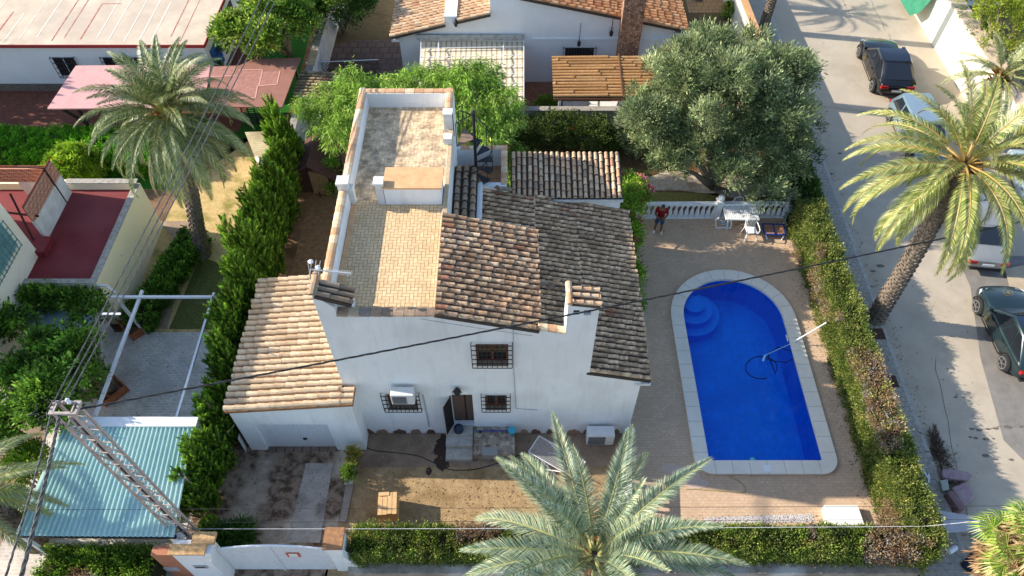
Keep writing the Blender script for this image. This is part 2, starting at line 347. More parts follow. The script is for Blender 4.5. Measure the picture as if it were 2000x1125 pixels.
mb = MB(); mb.add([(kx(-10)-.15, -10, 0), (kx(-10), -10, 0), (kx(80), 80, 0), (kx(80)-.15, 80, 0), (kx(-10)-.15, -10, .124), (kx(-10), -10, .124), (kx(80), 80, .124), (kx(80)-.15, 80, .124)], [[4, 5, 6, 7], [1, 2, 6, 5], [0, 1, 5, 4]])
tag(mb.build('kerb', CONC), kind='structure')
sheet('far_sidewalk', PG((1960, 528), (2100, 500), (2400, 1125), (2110, 1125)), .1, M('far_pavement', hx('#b5a48c'), hx('#a8967e'), 2, .95))
# faint seams and cracks in the road, and dark droppings
mb = MB()
for (a, b) in (((1700, 0), (1730, 60)), ((1735, 66), (1860, 420)), ((1560, 205), (1735, 222)), ((1645, 0), (1660, 30)), ((1560, 1125), (1560, 1125)), ((1900, 838), (2010, 830)), ((1825, 700), (1905, 1090))):
    A = G(*a); B = G(*b)
    if (A-B).length < .1: continue
    n_ = 14; pts = [A.lerp(B, i/n_)+Vector((random.uniform(-.05, .05), random.uniform(-.05, .05), 0)) for i in range(n_+1)]
    for i in range(n_):
        d = (pts[i+1]-pts[i]).normalized(); s = Vector((-d.y, d.x, 0))*.012
        mb.quad(*[Vector((p.x, p.y, .0105)) for p in (pts[i]-s, pts[i+1]-s, pts[i+1]+s, pts[i]+s)])
tag(mb.build('street_cracks', M('crack', (.16, .15, .14), None, rough=1), fix=False), kind='structure')
mb = MB()
rs = random.Random(3)
for (px, py, r) in [(1898, 838, .10), (1912, 840, .13), (1930, 838, .09), (1945, 837, .12), (1968, 834, .16), (1995, 834, .1), (1895, 854, .08), (1905, 856, .1), (1925, 858, .12), (1940, 857, .06), (1866, 776, .08), (1882, 777, .06), (1925, 890, .13), (1945, 897, .08), (1975, 898, .1), (1842, 742, .05), (1868, 772, .05), (1870, 870, .04), (1690, 900, .0), (1720, 520, .2), (1705, 530, .12), (1700, 560, .1), (1620, 340, .2), (1640, 300, .12), (1650, 10, .08), (1592, 44, .05), (1608, 85, .05), (1660, 210, .05), (1700, 140, .04), (1850, 720, .04), (1760, 640, .05), (1790, 690, .04)]:
    if r == 0: continue
    P = stain('', px, py, r, None, r*.45, seed=5, n=9); mb.quad(*[(p[0], p[1], .0125+.0004*len(mb.f)) for p in P])
tag(mb.build('street_stains', M('dark_stain', (.09, .075, .06), (.2, .17, .14), 20, 1), fix=False), kind='structure')
mb = MB()
for (px, py, r, ry) in ((864, 902, .28, .34), (868, 868, .3, .4), (858, 878, .2, .25), (838, 921, .1, .15)):
    mb.quad(*[(p[0], p[1], .0125+.002*len(mb.f)) for p in stain('', px, py, r, None, ry, seed=9)])
tag(mb.build('soil_stain', M('wet_soil', hx('#3a2b22'), None, rough=.6), fix=False), kind='structure')
mb = MB()
for (px, py, r, ry) in ((1340, 930, .5, .35), (1310, 915, .35, .2), (1360, 945, .4, .2)):
    mb.quad(*[(p[0], p[1], .0125+.002*len(mb.f)) for p in stain('', px, py, r, None, ry, seed=4)])
tag(mb.build('deck_stain', M('pink_stain', hx('#c0a498'), hx('#c2ad99'), 14, .95, sharp=(.45, .55)), fix=False), kind='structure')
# ================================================================ swimming pool
pool = root('swimming_pool', (cx, 14, 0), 'blue swimming pool with rounded far end, straight near end and pale stone coping', 'swimming pool')
COPE = M('coping_stone', (.8, .72, .6), (.72, .65, .54), 2, .8, bump=.15)
inner = pool_outline(0); outer = pool_outline(.5, .62)
mb = MB(); mb.prism(outer, [inner], XY, .0, .13); mb.mi = 1
for k in range(14):
    y = py0+.3+k*.6
    if y < py1:
        for s in (-1, 1): mb.box(min(cx+s*(pr+.01), cx+s*(pr+.49)), max(cx+s*(pr+.01), cx+s*(pr+.49)), y-.008, y+.008, .125, .1325)
for k in range(7): x = cx-1.8+k*.6; mb.box(x-.008, x+.008, py0-.49, py0-.01, .125, .1325)
for k in range(1, 12):
    a = pi*k/12; d = Vector((cos(a), sin(a), 0)); c = Vector((cx, py1, 0)); mb.bar(c+d*(pr+.01)+Vector((0, 0, .129)), c+d*(pr+.49)+Vector((0, 0, .129)), .016, .007)
mb.build('coping', [COPE, M('coping_joint', (.4, .36, .31), None, rough=1)], pool)
POOLB = BR('pool_tiles', (.002, .33, .92), (.003, .29, .84), (.01, .36, .9), .3, .3, .012, .5, off=0, dirt=(.002, .24, .76), dsc=.8, dmix=.6)
mb = MB(); n = len(inner)
P = [(x, y, .02) for x, y in inner]+[(x, y, -1.3) for x, y in inner]
F = [[i, (i+1) % n, n+(i+1) % n, n+i] for i in range(n)]; mb.add(P, F)
tr = tessellate_polygon([[Vector((p[0], p[1], 0)) for p in inner]]); mb.add([(p[0], p[1], -1.3) for p in inner], [list(t) for t in tr])
mb.build('basin', POOLB, pool, fix=False)
STEPM = M('pool_step_tiles', (.03, .36, .95), (.02, .32, .9), 14, .5)
sc_ = G(1357, 590, -.1)
for r, z in ((1.15, -.85), (.8, -.5), (.42, -.22)):
    mb = MB(); P = []
    for k in range(40):
        a = 2*pi*k/40; x = sc_.x+r*cos(a); y = sc_.y+r*sin(a)
        v = Vector((x-cx, y-py1, 0))
        if y > py1 and v.length > pr-.01: v = v.normalized()*(pr-.01); x, y = cx+v.x, py1+v.y
        x = max(x, cx-pr+.01); P.append((x, y))
    mb.prism(P, [], XY, -1.29, z); mb.build('step', STEPM, pool)
mb = MB(); c = G(1498, 915, .13); mb.box(c.x-.12, c.x+.12, c.y-.12, c.y+.12, .131, .14); mb.build('skimmer_lid', PLASTIC, pool)
mb = MB(); mb.lathe([(.1, 0), (.1, .03), (.02, .04)], (G(1469, 893).x, py0+.07, -.03), 14); mb.build('pool_light', M('turquoise_glass', (.1, .5, .5), None, rough=.2), pool)
mb = MB(); p = XX(1538, 652, cx+pr-.03); mb.box(cx+pr-.05, cx+pr-.004, p.y-.25, p.y+.05, -.06, .0); mb.build('skimmer', PLASTIC, pool)
wm = bpy.data.materials.new('pool_water'); wm.use_nodes = True; n_ = wm.node_tree.nodes; L_ = wm.node_tree.links; n_.remove(n_['Principled BSDF'])
tb = n_.new('ShaderNodeBsdfTransparent'); tb.inputs[0].default_value = (.5, .85, 1, 1); gb = n_.new('ShaderNodeBsdfGlossy'); gb.inputs['Roughness'].default_value = .03
fr = n_.new('ShaderNodeFresnel'); fr.inputs[0].default_value = 1.33; mx = n_.new('ShaderNodeMixShader')
wn = n_.new('ShaderNodeTexNoise'); wn.inputs['Scale'].default_value = 3; wn.inputs['Detail'].default_value = 5; wb = n_.new('ShaderNodeBump'); wb.inputs['Strength'].default_value = .35; L_.new(wn.outputs[0], wb.inputs['Height'])
L_.new(wb.outputs[0], gb.inputs['Normal']); L_.new(fr.outputs[0], mx.inputs[0]); L_.new(tb.outputs[0], mx.inputs[1]); L_.new(gb.outputs[0], mx.inputs[2]); L_.new(mx.outputs[0], n_['Material Output'].inputs[0])
sheet('water', inner, -.02, wm)
# ================================================================ barrel tiles
PAL_W = [hx('#e3c6a2'), hx('#d8b38c'), hx('#ead2b0'), hx('#cfa27c'), hx('#d9ad88')]
PAL_O = [hx('#b8a48c'), hx('#a08a74'), hx('#c4ac8e'), hx('#8c7766'), hx('#b09378'), hx('#bf9878'), hx('#96877a')]
PAL_D = [hx('#d9bb9a'), hx('#c2a488'), hx('#e3c8a6'), hx('#a88c72'), hx('#cbaa8a')]
PAL_B = [hx('#d9ab80'), hx('#cf9b70'), hx('#e2bd94'), hx('#bf8a62')]
def tile_roof(name, parent, O, a, b, pal, red=.04, dark=.1, sp=.21, tl=.34, r=.072, base=True, bed=None, tm=None, seed=1, nseg=5, pad=.0, thick=.12, wob=.02):
    """O corner, a down the slope (tiles run along it), b across"""
    rs = random.Random(seed); O = Vector(O); a = Vector(a); b = Vector(b); n = a.cross(b).normalized()
    if n.z < 0: n = -n
    la, lb = a.length, b.length; au, bu = a/la, b/lb
    nr = max(1, round(lb/sp)); nt_ = max(1, round(la/tl)); sp = lb/nr; tl = la/nt_
    mb = MB(); avg = tuple(sum(c[i] for c in pal)/len(pal) for i in range(3))
    for i in range(nr):
        ph = rs.uniform(-.35, .35)*tl; w1 = rs.uniform(-.01, .01); pt = None
        for j in range(-1, nt_+1):
            s0 = j*tl+ph+rs.uniform(-.02, .02); s1 = s0+tl*1.02
            s0 = max(s0, -.02); s1 = min(s1, la+rs.uniform(0, .03))
            if s1-s0 < .06: continue
            c = rs.choice(pal); q = rs.random()
            if q < red: c = hx('#a5573a')
            elif q < red+dark: c = tuple(x*.35 for x in c)
            k = rs.uniform(.85, 1.1); c = tuple(x*.55+y*.45 for x, y in zip(c, avg)); mb.col = tuple(min(.9, x*k) for x in c)
            cb = (i+.5)*sp+w1+rs.uniform(-wob, wob)*.4; h0 = .0; h1 = .022; r0_, r1_ = r*.86, r*1.03
            P = []
            for (s, rr, h) in ((s0, r0_, h0), (s1, r1_, h1)):
                for k2 in range(nseg+1):
                    t = pi*k2/nseg; P.append(O+au*s+bu*(cb+cos(t)*rr)+n*(h+sin(t)*rr*1.15))
            m = nseg+1; F = [[k2, k2+1, m+k2+1, m+k2] for k2 in range(nseg)]; mb.add(P, F)
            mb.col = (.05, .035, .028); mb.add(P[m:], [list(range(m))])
    o = mb.build(name, tm or TILE, parent, fix=False, smooth=False)
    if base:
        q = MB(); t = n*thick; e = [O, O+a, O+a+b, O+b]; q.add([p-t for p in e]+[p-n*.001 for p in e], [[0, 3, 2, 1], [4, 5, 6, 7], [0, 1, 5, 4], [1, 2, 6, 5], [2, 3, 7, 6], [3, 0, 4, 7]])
        q.build('roof_bed', bed or GAPSHADE, o)
    return o
def coping_row(mb, A, B, w=.16, h=.07, tl=.3, pal=PAL_W, seed=1, prof=5):
    rs = random.Random(seed); A = Vector(A); B = Vector(B); L = (B-A).length; n = max(1, round(L/tl)); d = (B-A)/n; u = d.normalized(); s = u.cross(Vector((0, 0, 1))).normalized(); up = s.cross(u).normalized()
    for i in range(n):
        c = rs.choice(pal); k = rs.uniform(.9, 1.1); mb.col = tuple(x*k for x in c); p0 = A+d*i+d*.01; p1 = A+d*(i+1); P = []
        for (p, f) in ((p0, .95), (p1, 1.05)):
            for q in range(prof+1): t = pi*q/prof; P.append(p+s*cos(t)*w*f+up*(sin(t)*h*f))
        m = prof+1; mb.add(P, [[q, q+1, m+q+1, m+q] for q in range(prof)]+[list(range(m)), list(range(m, 2*m))])
# ================================================================ main house
Y0 = 12.2
house = root('white_house', (0, 15, 0), 'white rendered two-storey house with barrel tile roofs and a roof terrace beside the pool', 'house')
def zr(x): return 7.25-.27*(x+2.25)       # upper tile plane
def zl(x): return 3.62+.245*(4.35-x)        # lower tile plane
xTL = ZY(603, 573, Y0)
p = {k: ZY(*v, Y0) for k, v in dict(c1=(656, 606), c2=(656, 612), r1=(850, 612), ch0=(1104, 652), ch1=(1112, 596), ch2=(1168, 604), ch3=(1150, 737), e=(1262, 748)).items()}
out = [(-5.42, 0), (4.12, 0), (4.12, zl(4.12)-.13), (p['ch3'].x, zl(p['ch3'].x)-.0), (p['ch3'].x, p['ch2'].z), (p['ch0'].x, p['ch1'].z+.02), (p['ch0'].x, zr(p['ch0'].x)-.03), (-2.1, zr(-2.1)-.06), (p['c2'].x, 7.12), (p['c2'].x, 7.5), (-5.42, xTL.z-.05)]
def rect(x0, x1, z0, z1): return [(x0, z0), (x1, z0), (x1, z1), (x0, z1)]
def wr(pxl, pyt, pxr, pyb):
    a = ZY(pxl, pyt, Y0); b = ZY(pxr, pyb, Y0); return [min(a.x, b.x), max(a.x, b.x), b.z, a.z]
w_up = wr(928, 672, 993, 714); w_ac = wr(752, 770, 818, 800); w_dn = wr(947, 772, 990, 800)
d_rc = [ZY(880, 770, Y0).x, ZY(922, 770, Y0).x, .62, 2.72]
v1 = wr(1120, 606, 1132, 615); v2 = wr(1141, 606, 1154, 616)
holes = [rect(*r) for r in (w_up, w_ac, w_dn, d_rc, v1, v2)]
mb = MB(); mb.prism(out, holes, XZ, Y0, Y0+.28)
# body blocks behind the front wall
def block(x0, x1, y0, y1, z0, z1): mb.box(x0, x1, y0, y1, z0, z1)
Yb = Y0+.28
mb.box(-5.42, -2.08, 20.6+.002, 21.9, 0, 6.88)
mb.box(-5.42, -2.08, Yb+.4, 20.6, 0, 6.88)
mb.box(-5.42, -1.95, Yb, Yb+.4, 0, 6.7) if False else mb.box(-5.42, -5.12, Yb, Yb+.4, 0, 6.88)
mb.prism([(-2.075, 0), (.7, 0), (.7, zr(.7)-.15), (-2.075, zr(-2.075)-.15)], [], XZ, 12.9, 16.0)
mb.prism([(.71, 0), (4.1, 0), (4.1, zl(4.1)-.2), (.71, zl(.71)-.2)], [], XZ, 12.9, 19.4)
mb.prism([(-2.075, 0), (.7, 0), (.7, zl(.7)-.2), (-2.075, zl(-2.075)-.2)], [], XZ, 16.01, 19.4)
mb.box(4.0, 4.11, Yb, 12.9, 0, zl(4.1)-.25)
# chimney volume
cxl, cxr = p['ch0'].x, p['ch3'].x
mb.box(cxl, cxl+.1, Yb, Y0+.75, zl(cxl), p['ch1'].z+.0); mb.box(cxr-.1, cxr, Yb, Y0+.75, zl(cxr)-.1, p['ch2'].z); mb.box(cxl+.1, cxr-.1, Y0+.65, Y0+.75, zl(cxr), p['ch2'].z)
# terrace parapets and kerbs
mb.box(-5.42, -5.15, Yb, 21.9, 6.88, 7.5)
mb.box(-5.15, -2.34, 21.63, 21.9, 6.88, 7.5)
mb.box(-2.34, -2.08, 20.5, 21.9, 6.88, 7.5)
mb.box(-2.2, -2.08, Yb, 20.5, 6.88, 6.98)
# small room, balcony, strip
mb.box(-.05, 4.05, 19.6, 21.35, 0, 4.32)
mb.box(-2.075, -.2, 19.42, 19.62, 0, 5.12); mb.box(-.38, -.2, 19.62, 21.6, 0, 5.12); mb.box(-2.075, -.38, 21.42, 21.6, 0, 5.12); mb.box(-2.075, -.38, 19.62, 21.42, 0, 4.25)
mb.box(-1.22, -1.06, 16.05, 19.4, zl(-1.1)-.1, 5.35)
mb.build('wall', WHITE, house)
# gable of rear room
mb = MB(); mb.prism([(19.6, 4.32), (21.35, 4.32), (21.35, 4.75)], [], YZ, -.04, 4.04); mb.build('gable', WHITE, house)
# plinth stones along the foot of the wall
mb = MB(); rs = random.Random(5); x = -5.3
while x < 4.0:
    w = rs.uniform(.22, .5)
    if not (-2.35 < x < -.1) and not (x+w > -2.35 and x < -.1):
        n = 9; P = [(x+w/2+cos(pi*k/(n-1))*w/2*rs.uniform(.85, 1.05), .02+sin(pi*k/(n-1))*rs.uniform(.2, .33)) for k in range(n)]
        k_ = rs.uniform(.7, 1.15); mb.col = tuple(v*k_ for v in rs.choice([hx('#a37f66'), hx('#8f6f5a'), hx('#ad9078'), hx('#7b5a48')])); mb.prism(P, [], XZ, Y0-.035, Y0-.002)
    x += w+rs.uniform(.05, .3)
mb.build('plinth_stones', M('stone_tint', (1, 1, 1), (.7, .68, .66), 12, .9, tint=True, bump=.4), house)
# terrace floors
fl = BR('terrace_pavers', hx('#cfa67c'), hx('#c0966c'), hx('#7d5d42'), .24, .12, .012, .85, dirt=hx('#a98664'), dsc=1.5, dmix=.5)
def herringbone(name, x0, x1, y0, y1, z, pal, mat, u=.115, seed=3, parent=None, gap=.015):
    rs = random.Random(seed); mb = MB(); nx = int((x1-x0)/u)+3; ny = int((y1-y0)/u)+3
    for j in range(-2, ny):
        for i in range(-4, nx):
            if (i-j) % 4 == 0: a, b, c, d = i, j, i+2, j+1
            elif (i-j) % 4 == 2: a, b, c, d = i, j-1, i+1, j+1
            else: continue
            X0, X1 = x0+a*u+gap/2, x0+c*u-gap/2; Z0, Z1 = y0+b*u+gap/2, y0+d*u-gap/2
            X0 = max(X0, x0); X1 = min(X1, x1); Z0 = max(Z0, y0); Z1 = min(Z1, y1)
            if X1-X0 < .02 or Z1-Z0 < .02: continue
            k = rs.uniform(.95, 1.05); c_ = rs.choice(pal); mb.col = tuple(v*k for v in c_)
            mb.quad((X0, Z0, z), (X1, Z0, z), (X1, Z1, z), (X0, Z1, z))
    return mb.build(name, mat, parent, fix=False)
PAV = M('paver_tint', (1, 1, 1), (.8, .78, .75), 3, .85, tint=True)
q = MB(); q.box(-5.15, -2.22, Yb-.02, 16.95, 6.885, 6.9); q.build('terrace_base', M('grout_brown', hx('#8a6f52'), hx('#a88a68'), 4, .95), house)
herringbone('terrace_floor', -5.15, -2.22, Yb-.02, 16.95, 6.904, [hx('#e3c396'), hx('#e0be91')], PAV, parent=house)
q = MB(); q.box(-5.15, -2.22, 16.955, 21.63, 6.885, 6.9); q.build('terrace_base', M('grout_grey', hx('#8d857c'), hx('#b5aca2'), 3, .95), house)
GRF = M('weathered_paver', (1.3, 1.25, 1.18), (.52, .48, .45), 3.4, .9, tint=True, detail=14, sharp=(.4, .6))
herringbone('terrace_floor', -5.15, -2.22, 16.955, 21.63, 6.904, [hx('#cdb593'), hx('#d2ba98')], GRF, parent=house, seed=8, gap=.012, u=.12)
q = MB(); q.box(-5.13, -5.0, Yb, 16.9, 6.906, 6.93); q.build('skirting', PEACH, house)
# parapet tile caps
mb = MB(); coping_row(mb, (-5.29, 13.0, 7.5), (-5.31, 16.7, 7.5), .13, .07, seed=1); coping_row(mb, (-5.29, 17.1, 7.5), (-5.31, 21.9, 7.5), .13, .07, seed=2)
coping_row(mb, (-5.2, 21.78, 7.5), (-2.1, 21.78, 7.5), .13, .06, .36, seed=3, pal=PAL_W); coping_row(mb, (-2.21, 20.8, 7.5), (-2.21, 21.9, 7.5), .13, .06, seed=4)
coping_row(mb, (p['c2'].x, Y0+.12, 7.14), (-2.1, Y0+.12, 7.14), .17, .06, .3, pal=PAL_O, seed=5)
mb.col = hx('#cdb491'); mb.box(-2.19, -2.06, Yb+.1, 20.3, 6.981, 7.0)
coping_row(mb, (.75, Y0+.12, zr(.75)), (cxl, Y0+.12, zr(cxl)), .14, .07, .3, pal=PAL_W, seed=7)
coping_row(mb, (-.29, 19.5, 5.12), (-.29, 21.6, 5.12), .12, .04, .3, seed=8); coping_row(mb, (-1.94, 21.5, 5.12), (-.3, 21.5, 5.12), .12, .04, .3, seed=9)
mb.build('parapet_cap', TILE, house, fix=False)
q = MB(); q.box(-1.93, -.39, 19.63, 21.41, 4.252, 4.262); q.build('balcony_floor', BR('balcony_tiles', hx('#b98a66'), hx('#a97b58'), hx('#86624a'), .3, .3, .01), house)
# terrace chest wall with peach top, and posts
q = MB(); bx0, bx1 = ZY(748, 366, 16.74).x, -2.24; q.box(bx0, bx1, 16.75, 17.6, 6.906, 7.62); ch = q.build('terrace_bench', WHITE, house)
q = MB(); q.box(bx0-.02, bx1+.05, 16.7, 17.65, 7.62, 7.68); q.build('slab', PEACH, ch)
for bs in ([(bx0-.25, bx0-.02, 16.75, 17.0, 6.906, 7.75), (bx0-.3, bx0+.02, 16.7, 17.05, 7.75, 7.85)], [(-5.45, -5.12, 16.72, 17.05, 7.5, 7.78), (-5.48, -5.09, 16.69, 17.08, 7.78, 7.86)], [(-5.14, -5.0, 16.75, 16.98, 6.906, 7.6)], [(-2.36, -2.06, 20.3, 20.49, 6.91, 7.62), (-2.38, -2.04, 20.27, 20.6, 7.62, 7.68)], [(-2.34, -2.05, 19.5, 19.8, 7.001, 7.25)]):
    q = MB()
    for b_ in bs: q.box(*b_)
    q.build('terrace_post', WHITE2, house)
# corner chimney cap (front left)
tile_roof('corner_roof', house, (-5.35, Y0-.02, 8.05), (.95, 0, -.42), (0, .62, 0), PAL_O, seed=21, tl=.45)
q = MB(); coping_row(q, (-5.4, Y0-.02, 8.08), (-5.4, Y0+.75, 8.08), .12, .09, .4, pal=PAL_O, seed=4); q.build('ridge_tile', TILE, house, fix=False)
q = MB(); q.prism([(-5.42, 6.9), (-4.5, 6.9), (-4.5, 7.5), (-5.42, 7.98)], [], XZ, Yb+.001, Y0+.6); q.build('corner_wall', WHITE, house)
# big roofs
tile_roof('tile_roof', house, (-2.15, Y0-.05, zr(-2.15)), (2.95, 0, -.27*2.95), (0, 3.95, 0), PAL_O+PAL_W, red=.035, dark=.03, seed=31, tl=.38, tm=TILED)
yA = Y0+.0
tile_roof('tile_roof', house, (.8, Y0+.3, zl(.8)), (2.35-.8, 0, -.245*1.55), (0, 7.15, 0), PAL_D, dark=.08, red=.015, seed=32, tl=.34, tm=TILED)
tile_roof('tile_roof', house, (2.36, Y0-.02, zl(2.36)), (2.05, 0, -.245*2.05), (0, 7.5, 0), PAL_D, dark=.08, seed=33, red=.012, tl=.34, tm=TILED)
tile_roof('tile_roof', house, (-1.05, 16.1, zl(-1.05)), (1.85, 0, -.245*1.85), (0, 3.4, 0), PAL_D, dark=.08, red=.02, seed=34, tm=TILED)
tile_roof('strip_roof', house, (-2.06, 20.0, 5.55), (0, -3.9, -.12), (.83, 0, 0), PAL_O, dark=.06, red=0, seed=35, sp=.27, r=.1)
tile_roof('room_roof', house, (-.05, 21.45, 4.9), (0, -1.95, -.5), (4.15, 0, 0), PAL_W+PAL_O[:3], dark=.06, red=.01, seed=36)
q = MB(); q.box(-.08, 4.12, 19.46, 19.6, 4.25, 4.36); q.box(3.9, 4.42, Y0-.06, Y0+.12, zl(4.4)-.22, zl(4.4)-.12); q.build('eave', WHITE2, house)
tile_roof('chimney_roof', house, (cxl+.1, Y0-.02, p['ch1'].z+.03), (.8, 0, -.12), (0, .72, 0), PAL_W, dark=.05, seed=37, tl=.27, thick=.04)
q = MB(); q.box(v1[0]-.08, v2[1]+.08, Y0+.12, Y0+.2, v1[2]-.08, v1[3]+.08) if False else q.box(v1[0]+.004, v1[1]-.004, Y0+.1, Y0+.16, v1[2]+.004, v1[3]-.004); q.build('vent_opening', M('vent_shade', (.02, .014, .012), None, rough=1), house); q = MB(); q.box(v2[0]+.004, v2[1]-.004, Y0+.1, Y0+.16, v2[2]+.004, v2[3]-.004); q.build('vent_opening', MATS['vent_shade'], house)  # near-black boxes behind the vent holes stand in for the shade inside
q = MB(); coping_row(q, (cxl+.04, Y0-.03, p['ch1'].z+.05), (cxl+.04, Y0+.75, p['ch1'].z+.05), .09, .09, .4, pal=PAL_W, seed=44); q.build('ridge_tile', TILE, house, fix=False)
q = MB(); q.box(cxl+.11, cxr-.11, Y0+.3, Y0+.62, 6.8, 7.35); q.build('flue', M('flue_clay', hx('#7a3a22'), None), house)
# loose fallen tiles and ridge bits on the roof
mb = MB()
for (px, py, z) in ((1063, 556, 4.6), (1075, 562, 4.6), (1084, 552, 4.6), (975, 372, 5.0), (990, 372, 5.0)):
    q_ = G(px, py, z+.05); mb = MB(); a = random.uniform(0, 3); d = Vector((cos(a), sin(a), -.1))*.18; coping_row(mb, q_-d+Vector((0, 0, .05)), q_+d+Vector((0, 0, .05)), .08, .07, .5, pal=PAL_O, seed=int(px)); mb.build('loose_tile', TILE, house, fix=False)
# windows with grilles
def grille(parent, x0, x1, z0, z1, y, nx, nz, mat=IRON, t=.022, frame=True):
    g = MB()
    for i in range(nx+1): x = x0+(x1-x0)*i/nx; g.bar((x, y, z0), (x, y, z1), t)
    for i in range(nz+1): z = z0+(z1-z0)*i/nz; g.bar((x0, y-.012, z), (x1, y-.012, z), t)
    for x in (x0, x1):
        for z in (z0, z1): g.bar((x, y, z), (x, y+.12, z), t)
    return g.build('grille', mat, parent)
SILL = M('sill_tile', hx('#9c8c7a'), hx('#83735f'), 8, .8)
def window(parent, r, y, nx, nz, gx=.12, fr=ORWOOD, gr=True, depth=.24):
    x0, x1, z0, z1 = r; f = MB(); t = .07; yy = y+depth-.06
    f.box(x0, x1, yy, yy+.05, z0, z0+t); f.box(x0, x1, yy, yy+.05, z1-t, z1); f.box(x0, x0+t, yy, yy+.05, z0+t, z1-t); f.box(x1-t, x1, yy, yy+.05, z0+t, z1-t); f.box((x0+x1)/2-.04, (x0+x1)/2+.04, yy, yy+.05, z0+t, z1-t)
    w = f.build('window', fr, parent); q = MB(); q.box(x0+t, x1-t, yy+.06, yy+.08, z0, z1); q.build('pane', GLASSD, w)
    q = MB(); q.box(x0+.002, x1-.002, y-.02, yy-.002, z0-.02, z0+.015); q.build('sill', SILL, w)
    if gr: grille(w, x0-gx, x1+gx, z0+.06, z1+gx*.8, y-.12, nx, nz)
    return w
window(house, w_up, Y0, 8, 5); window(house, w_ac, Y0, 9, 4); window(house, w_dn, Y0, 7, 4)
# door: two brown leaves, the left one with a grille standing open
q = MB(); q.box(d_rc[0]+.02, d_rc[1]-.02, Y0+.18, Y0+.22, .62, 2.7); dr = q.build('door', WOODB, house)
q = MB(); xm = (d_rc[0]+d_rc[1])/2+.08; q.box(xm-.02, xm+.02, Y0+.165, Y0+.18, .64, 2.68)
q.build('door_gap', M('dark_gap', (.01, .008, .007), None), dr)
q = MB(); x = d_rc[0]-.03; q.bar((x, Y0, .7), (x, Y0, 2.65), .05)
for k in range(7): yy = Y0-.04-.1*k*.6; q.bar((x-.03*k, yy, .7), (x-.03*k, yy, 2.62), .022)
for k in range(9): z = .75+k*.23; q.bar((x, Y0-.02, z), (x-.2, Y0-.42, z), .022)
q.quad((x-.005, Y0-.01, .7), (x-.205, Y0-.42, .7), (x-.205, Y0-.42, 2.6), (x-.005, Y0-.01, 2.6))
q.build('grille_door', IRON, house)
# wall lamp over the door
q = MB(); c = ZY(893, 756, Y0); c.y = Y0-.14
for k in range(10): a = 2*pi*k/10; q.bar(c+Vector((cos(a)*.05, -.02*sin(a*3), sin(a)*.05)), c+Vector((cos(a)*.17, -.06, sin(a)*.15)), .02)
q.lathe([(.03, -.22), (.1, -.16), (.12, 0), (.07, .1), (.02, .14)], c, 10); q.bar(c, (c.x, Y0, c.z), .03); q.build('wall_lamp', IRON, house)
# steps and stone bench with meter lid
q = MB(); sx0, sx1 = G(874, 850).x, G(925, 850).x; q.box(sx0, sx1, 11.85, Y0-.001, 0, .6); q.box(sx0, sx1, 11.5, 11.849, 0, .42); q.box(sx0, sx1, 11.1, 11.499, 0, .2)
q.build('entrance_steps', CONC, house)
STN = M('crazy_stone', hx('#a39684'), hx('#85705a'), 5, .9, bump=.5, c3=hx('#8a8478'))
def vorostone(name, c1, c2, mort, sc=5):
    m = bpy.data.materials.new(name); m.use_nodes = True; n = m.node_tree.nodes; L = m.node_tree.links; b = n['Principled BSDF']; b.inputs['Roughness'].default_value = .9
    tc = n.new('ShaderNodeTexCoord'); v = n.new('ShaderNodeTexVoronoi'); v.inputs['Scale'].default_value = sc; L.new(tc.outputs['Object'], v.inputs['Vector'])
    v2 = n.new('ShaderNodeTexVoronoi'); v2.feature = 'DISTANCE_TO_EDGE'; v2.inputs['Scale'].default_value = sc; L.new(tc.outputs['Object'], v2.inputs['Vector'])
    sp = n.new('ShaderNodeSeparateColor'); L.new(v.outputs['Color'], sp.inputs[0])
    mx = n.new('ShaderNodeMixRGB'); mx.inputs[1].default_value = (*c1, 1); mx.inputs[2].default_value = (*c2, 1); L.new(sp.outputs[0], mx.inputs[0])
    r = n.new('ShaderNodeMapRange'); r.inputs[1].default_value = .03; r.inputs[2].default_value = .07; L.new(v2.outputs['Distance'], r.inputs[0])
    m2 = n.new('ShaderNodeMixRGB'); m2.inputs[1].default_value = (*mort, 1); L.new(r.outputs[0], m2.inputs[0]); L.new(mx.outputs[0], m2.inputs[2]); L.new(m2.outputs[0], b.inputs['Base Color']); return m
VS = vorostone('bench_stone', hx('#b3a592'), hx('#6f5a4a'), hx('#8f8677'), 6)
q = MB(); hx0, hx1 = sx1+.03, G(1005, 870).x; q.box(hx0, hx1, 11.15, Y0-.001, 0, .5); bn = q.build('stone_bench', VS, house)
q = MB(); c = G(957, 862, .5); q.box(c.x-.27, c.x+.27, 11.1, 11.4, .2, .53); q.build('meter_lid', M('grey_sheet', (.28, .27, .26), None, rough=.6), bn)
# condensate pipes on the wall
q = MB(); a = ZY(1002, 640, Y0); b = ZY(1008, 797, Y0); c = ZY(1050, 800, Y0)
q.tube([(v.x, Y0-.02, v.z) for v in (a, ZY(1003, 720, Y0), b, c)], .012, 6); q.build('wall_pipe', M('grey_pipe', (.4, .4, .42), None), house); q = MB()
a = ZY(826, 770, Y0); b = ZY(838, 832, Y0); q.tube([(a.x, Y0-.03, a.z), (b.x, Y0-.03, b.z)], .02, 6)
q.build('wall_pipe', M('grey_pipe', (.4, .4, .42), None), house)
q = MB(); a = ZY(850, 612, Y0); q.tube([(-2.6, Y0-.02, 7.0), (-1.0, Y0-.02, 6.55), (.6, Y0-.02, 6.15)], .004, 5); q.build('wall_wire', CABLEG, house)
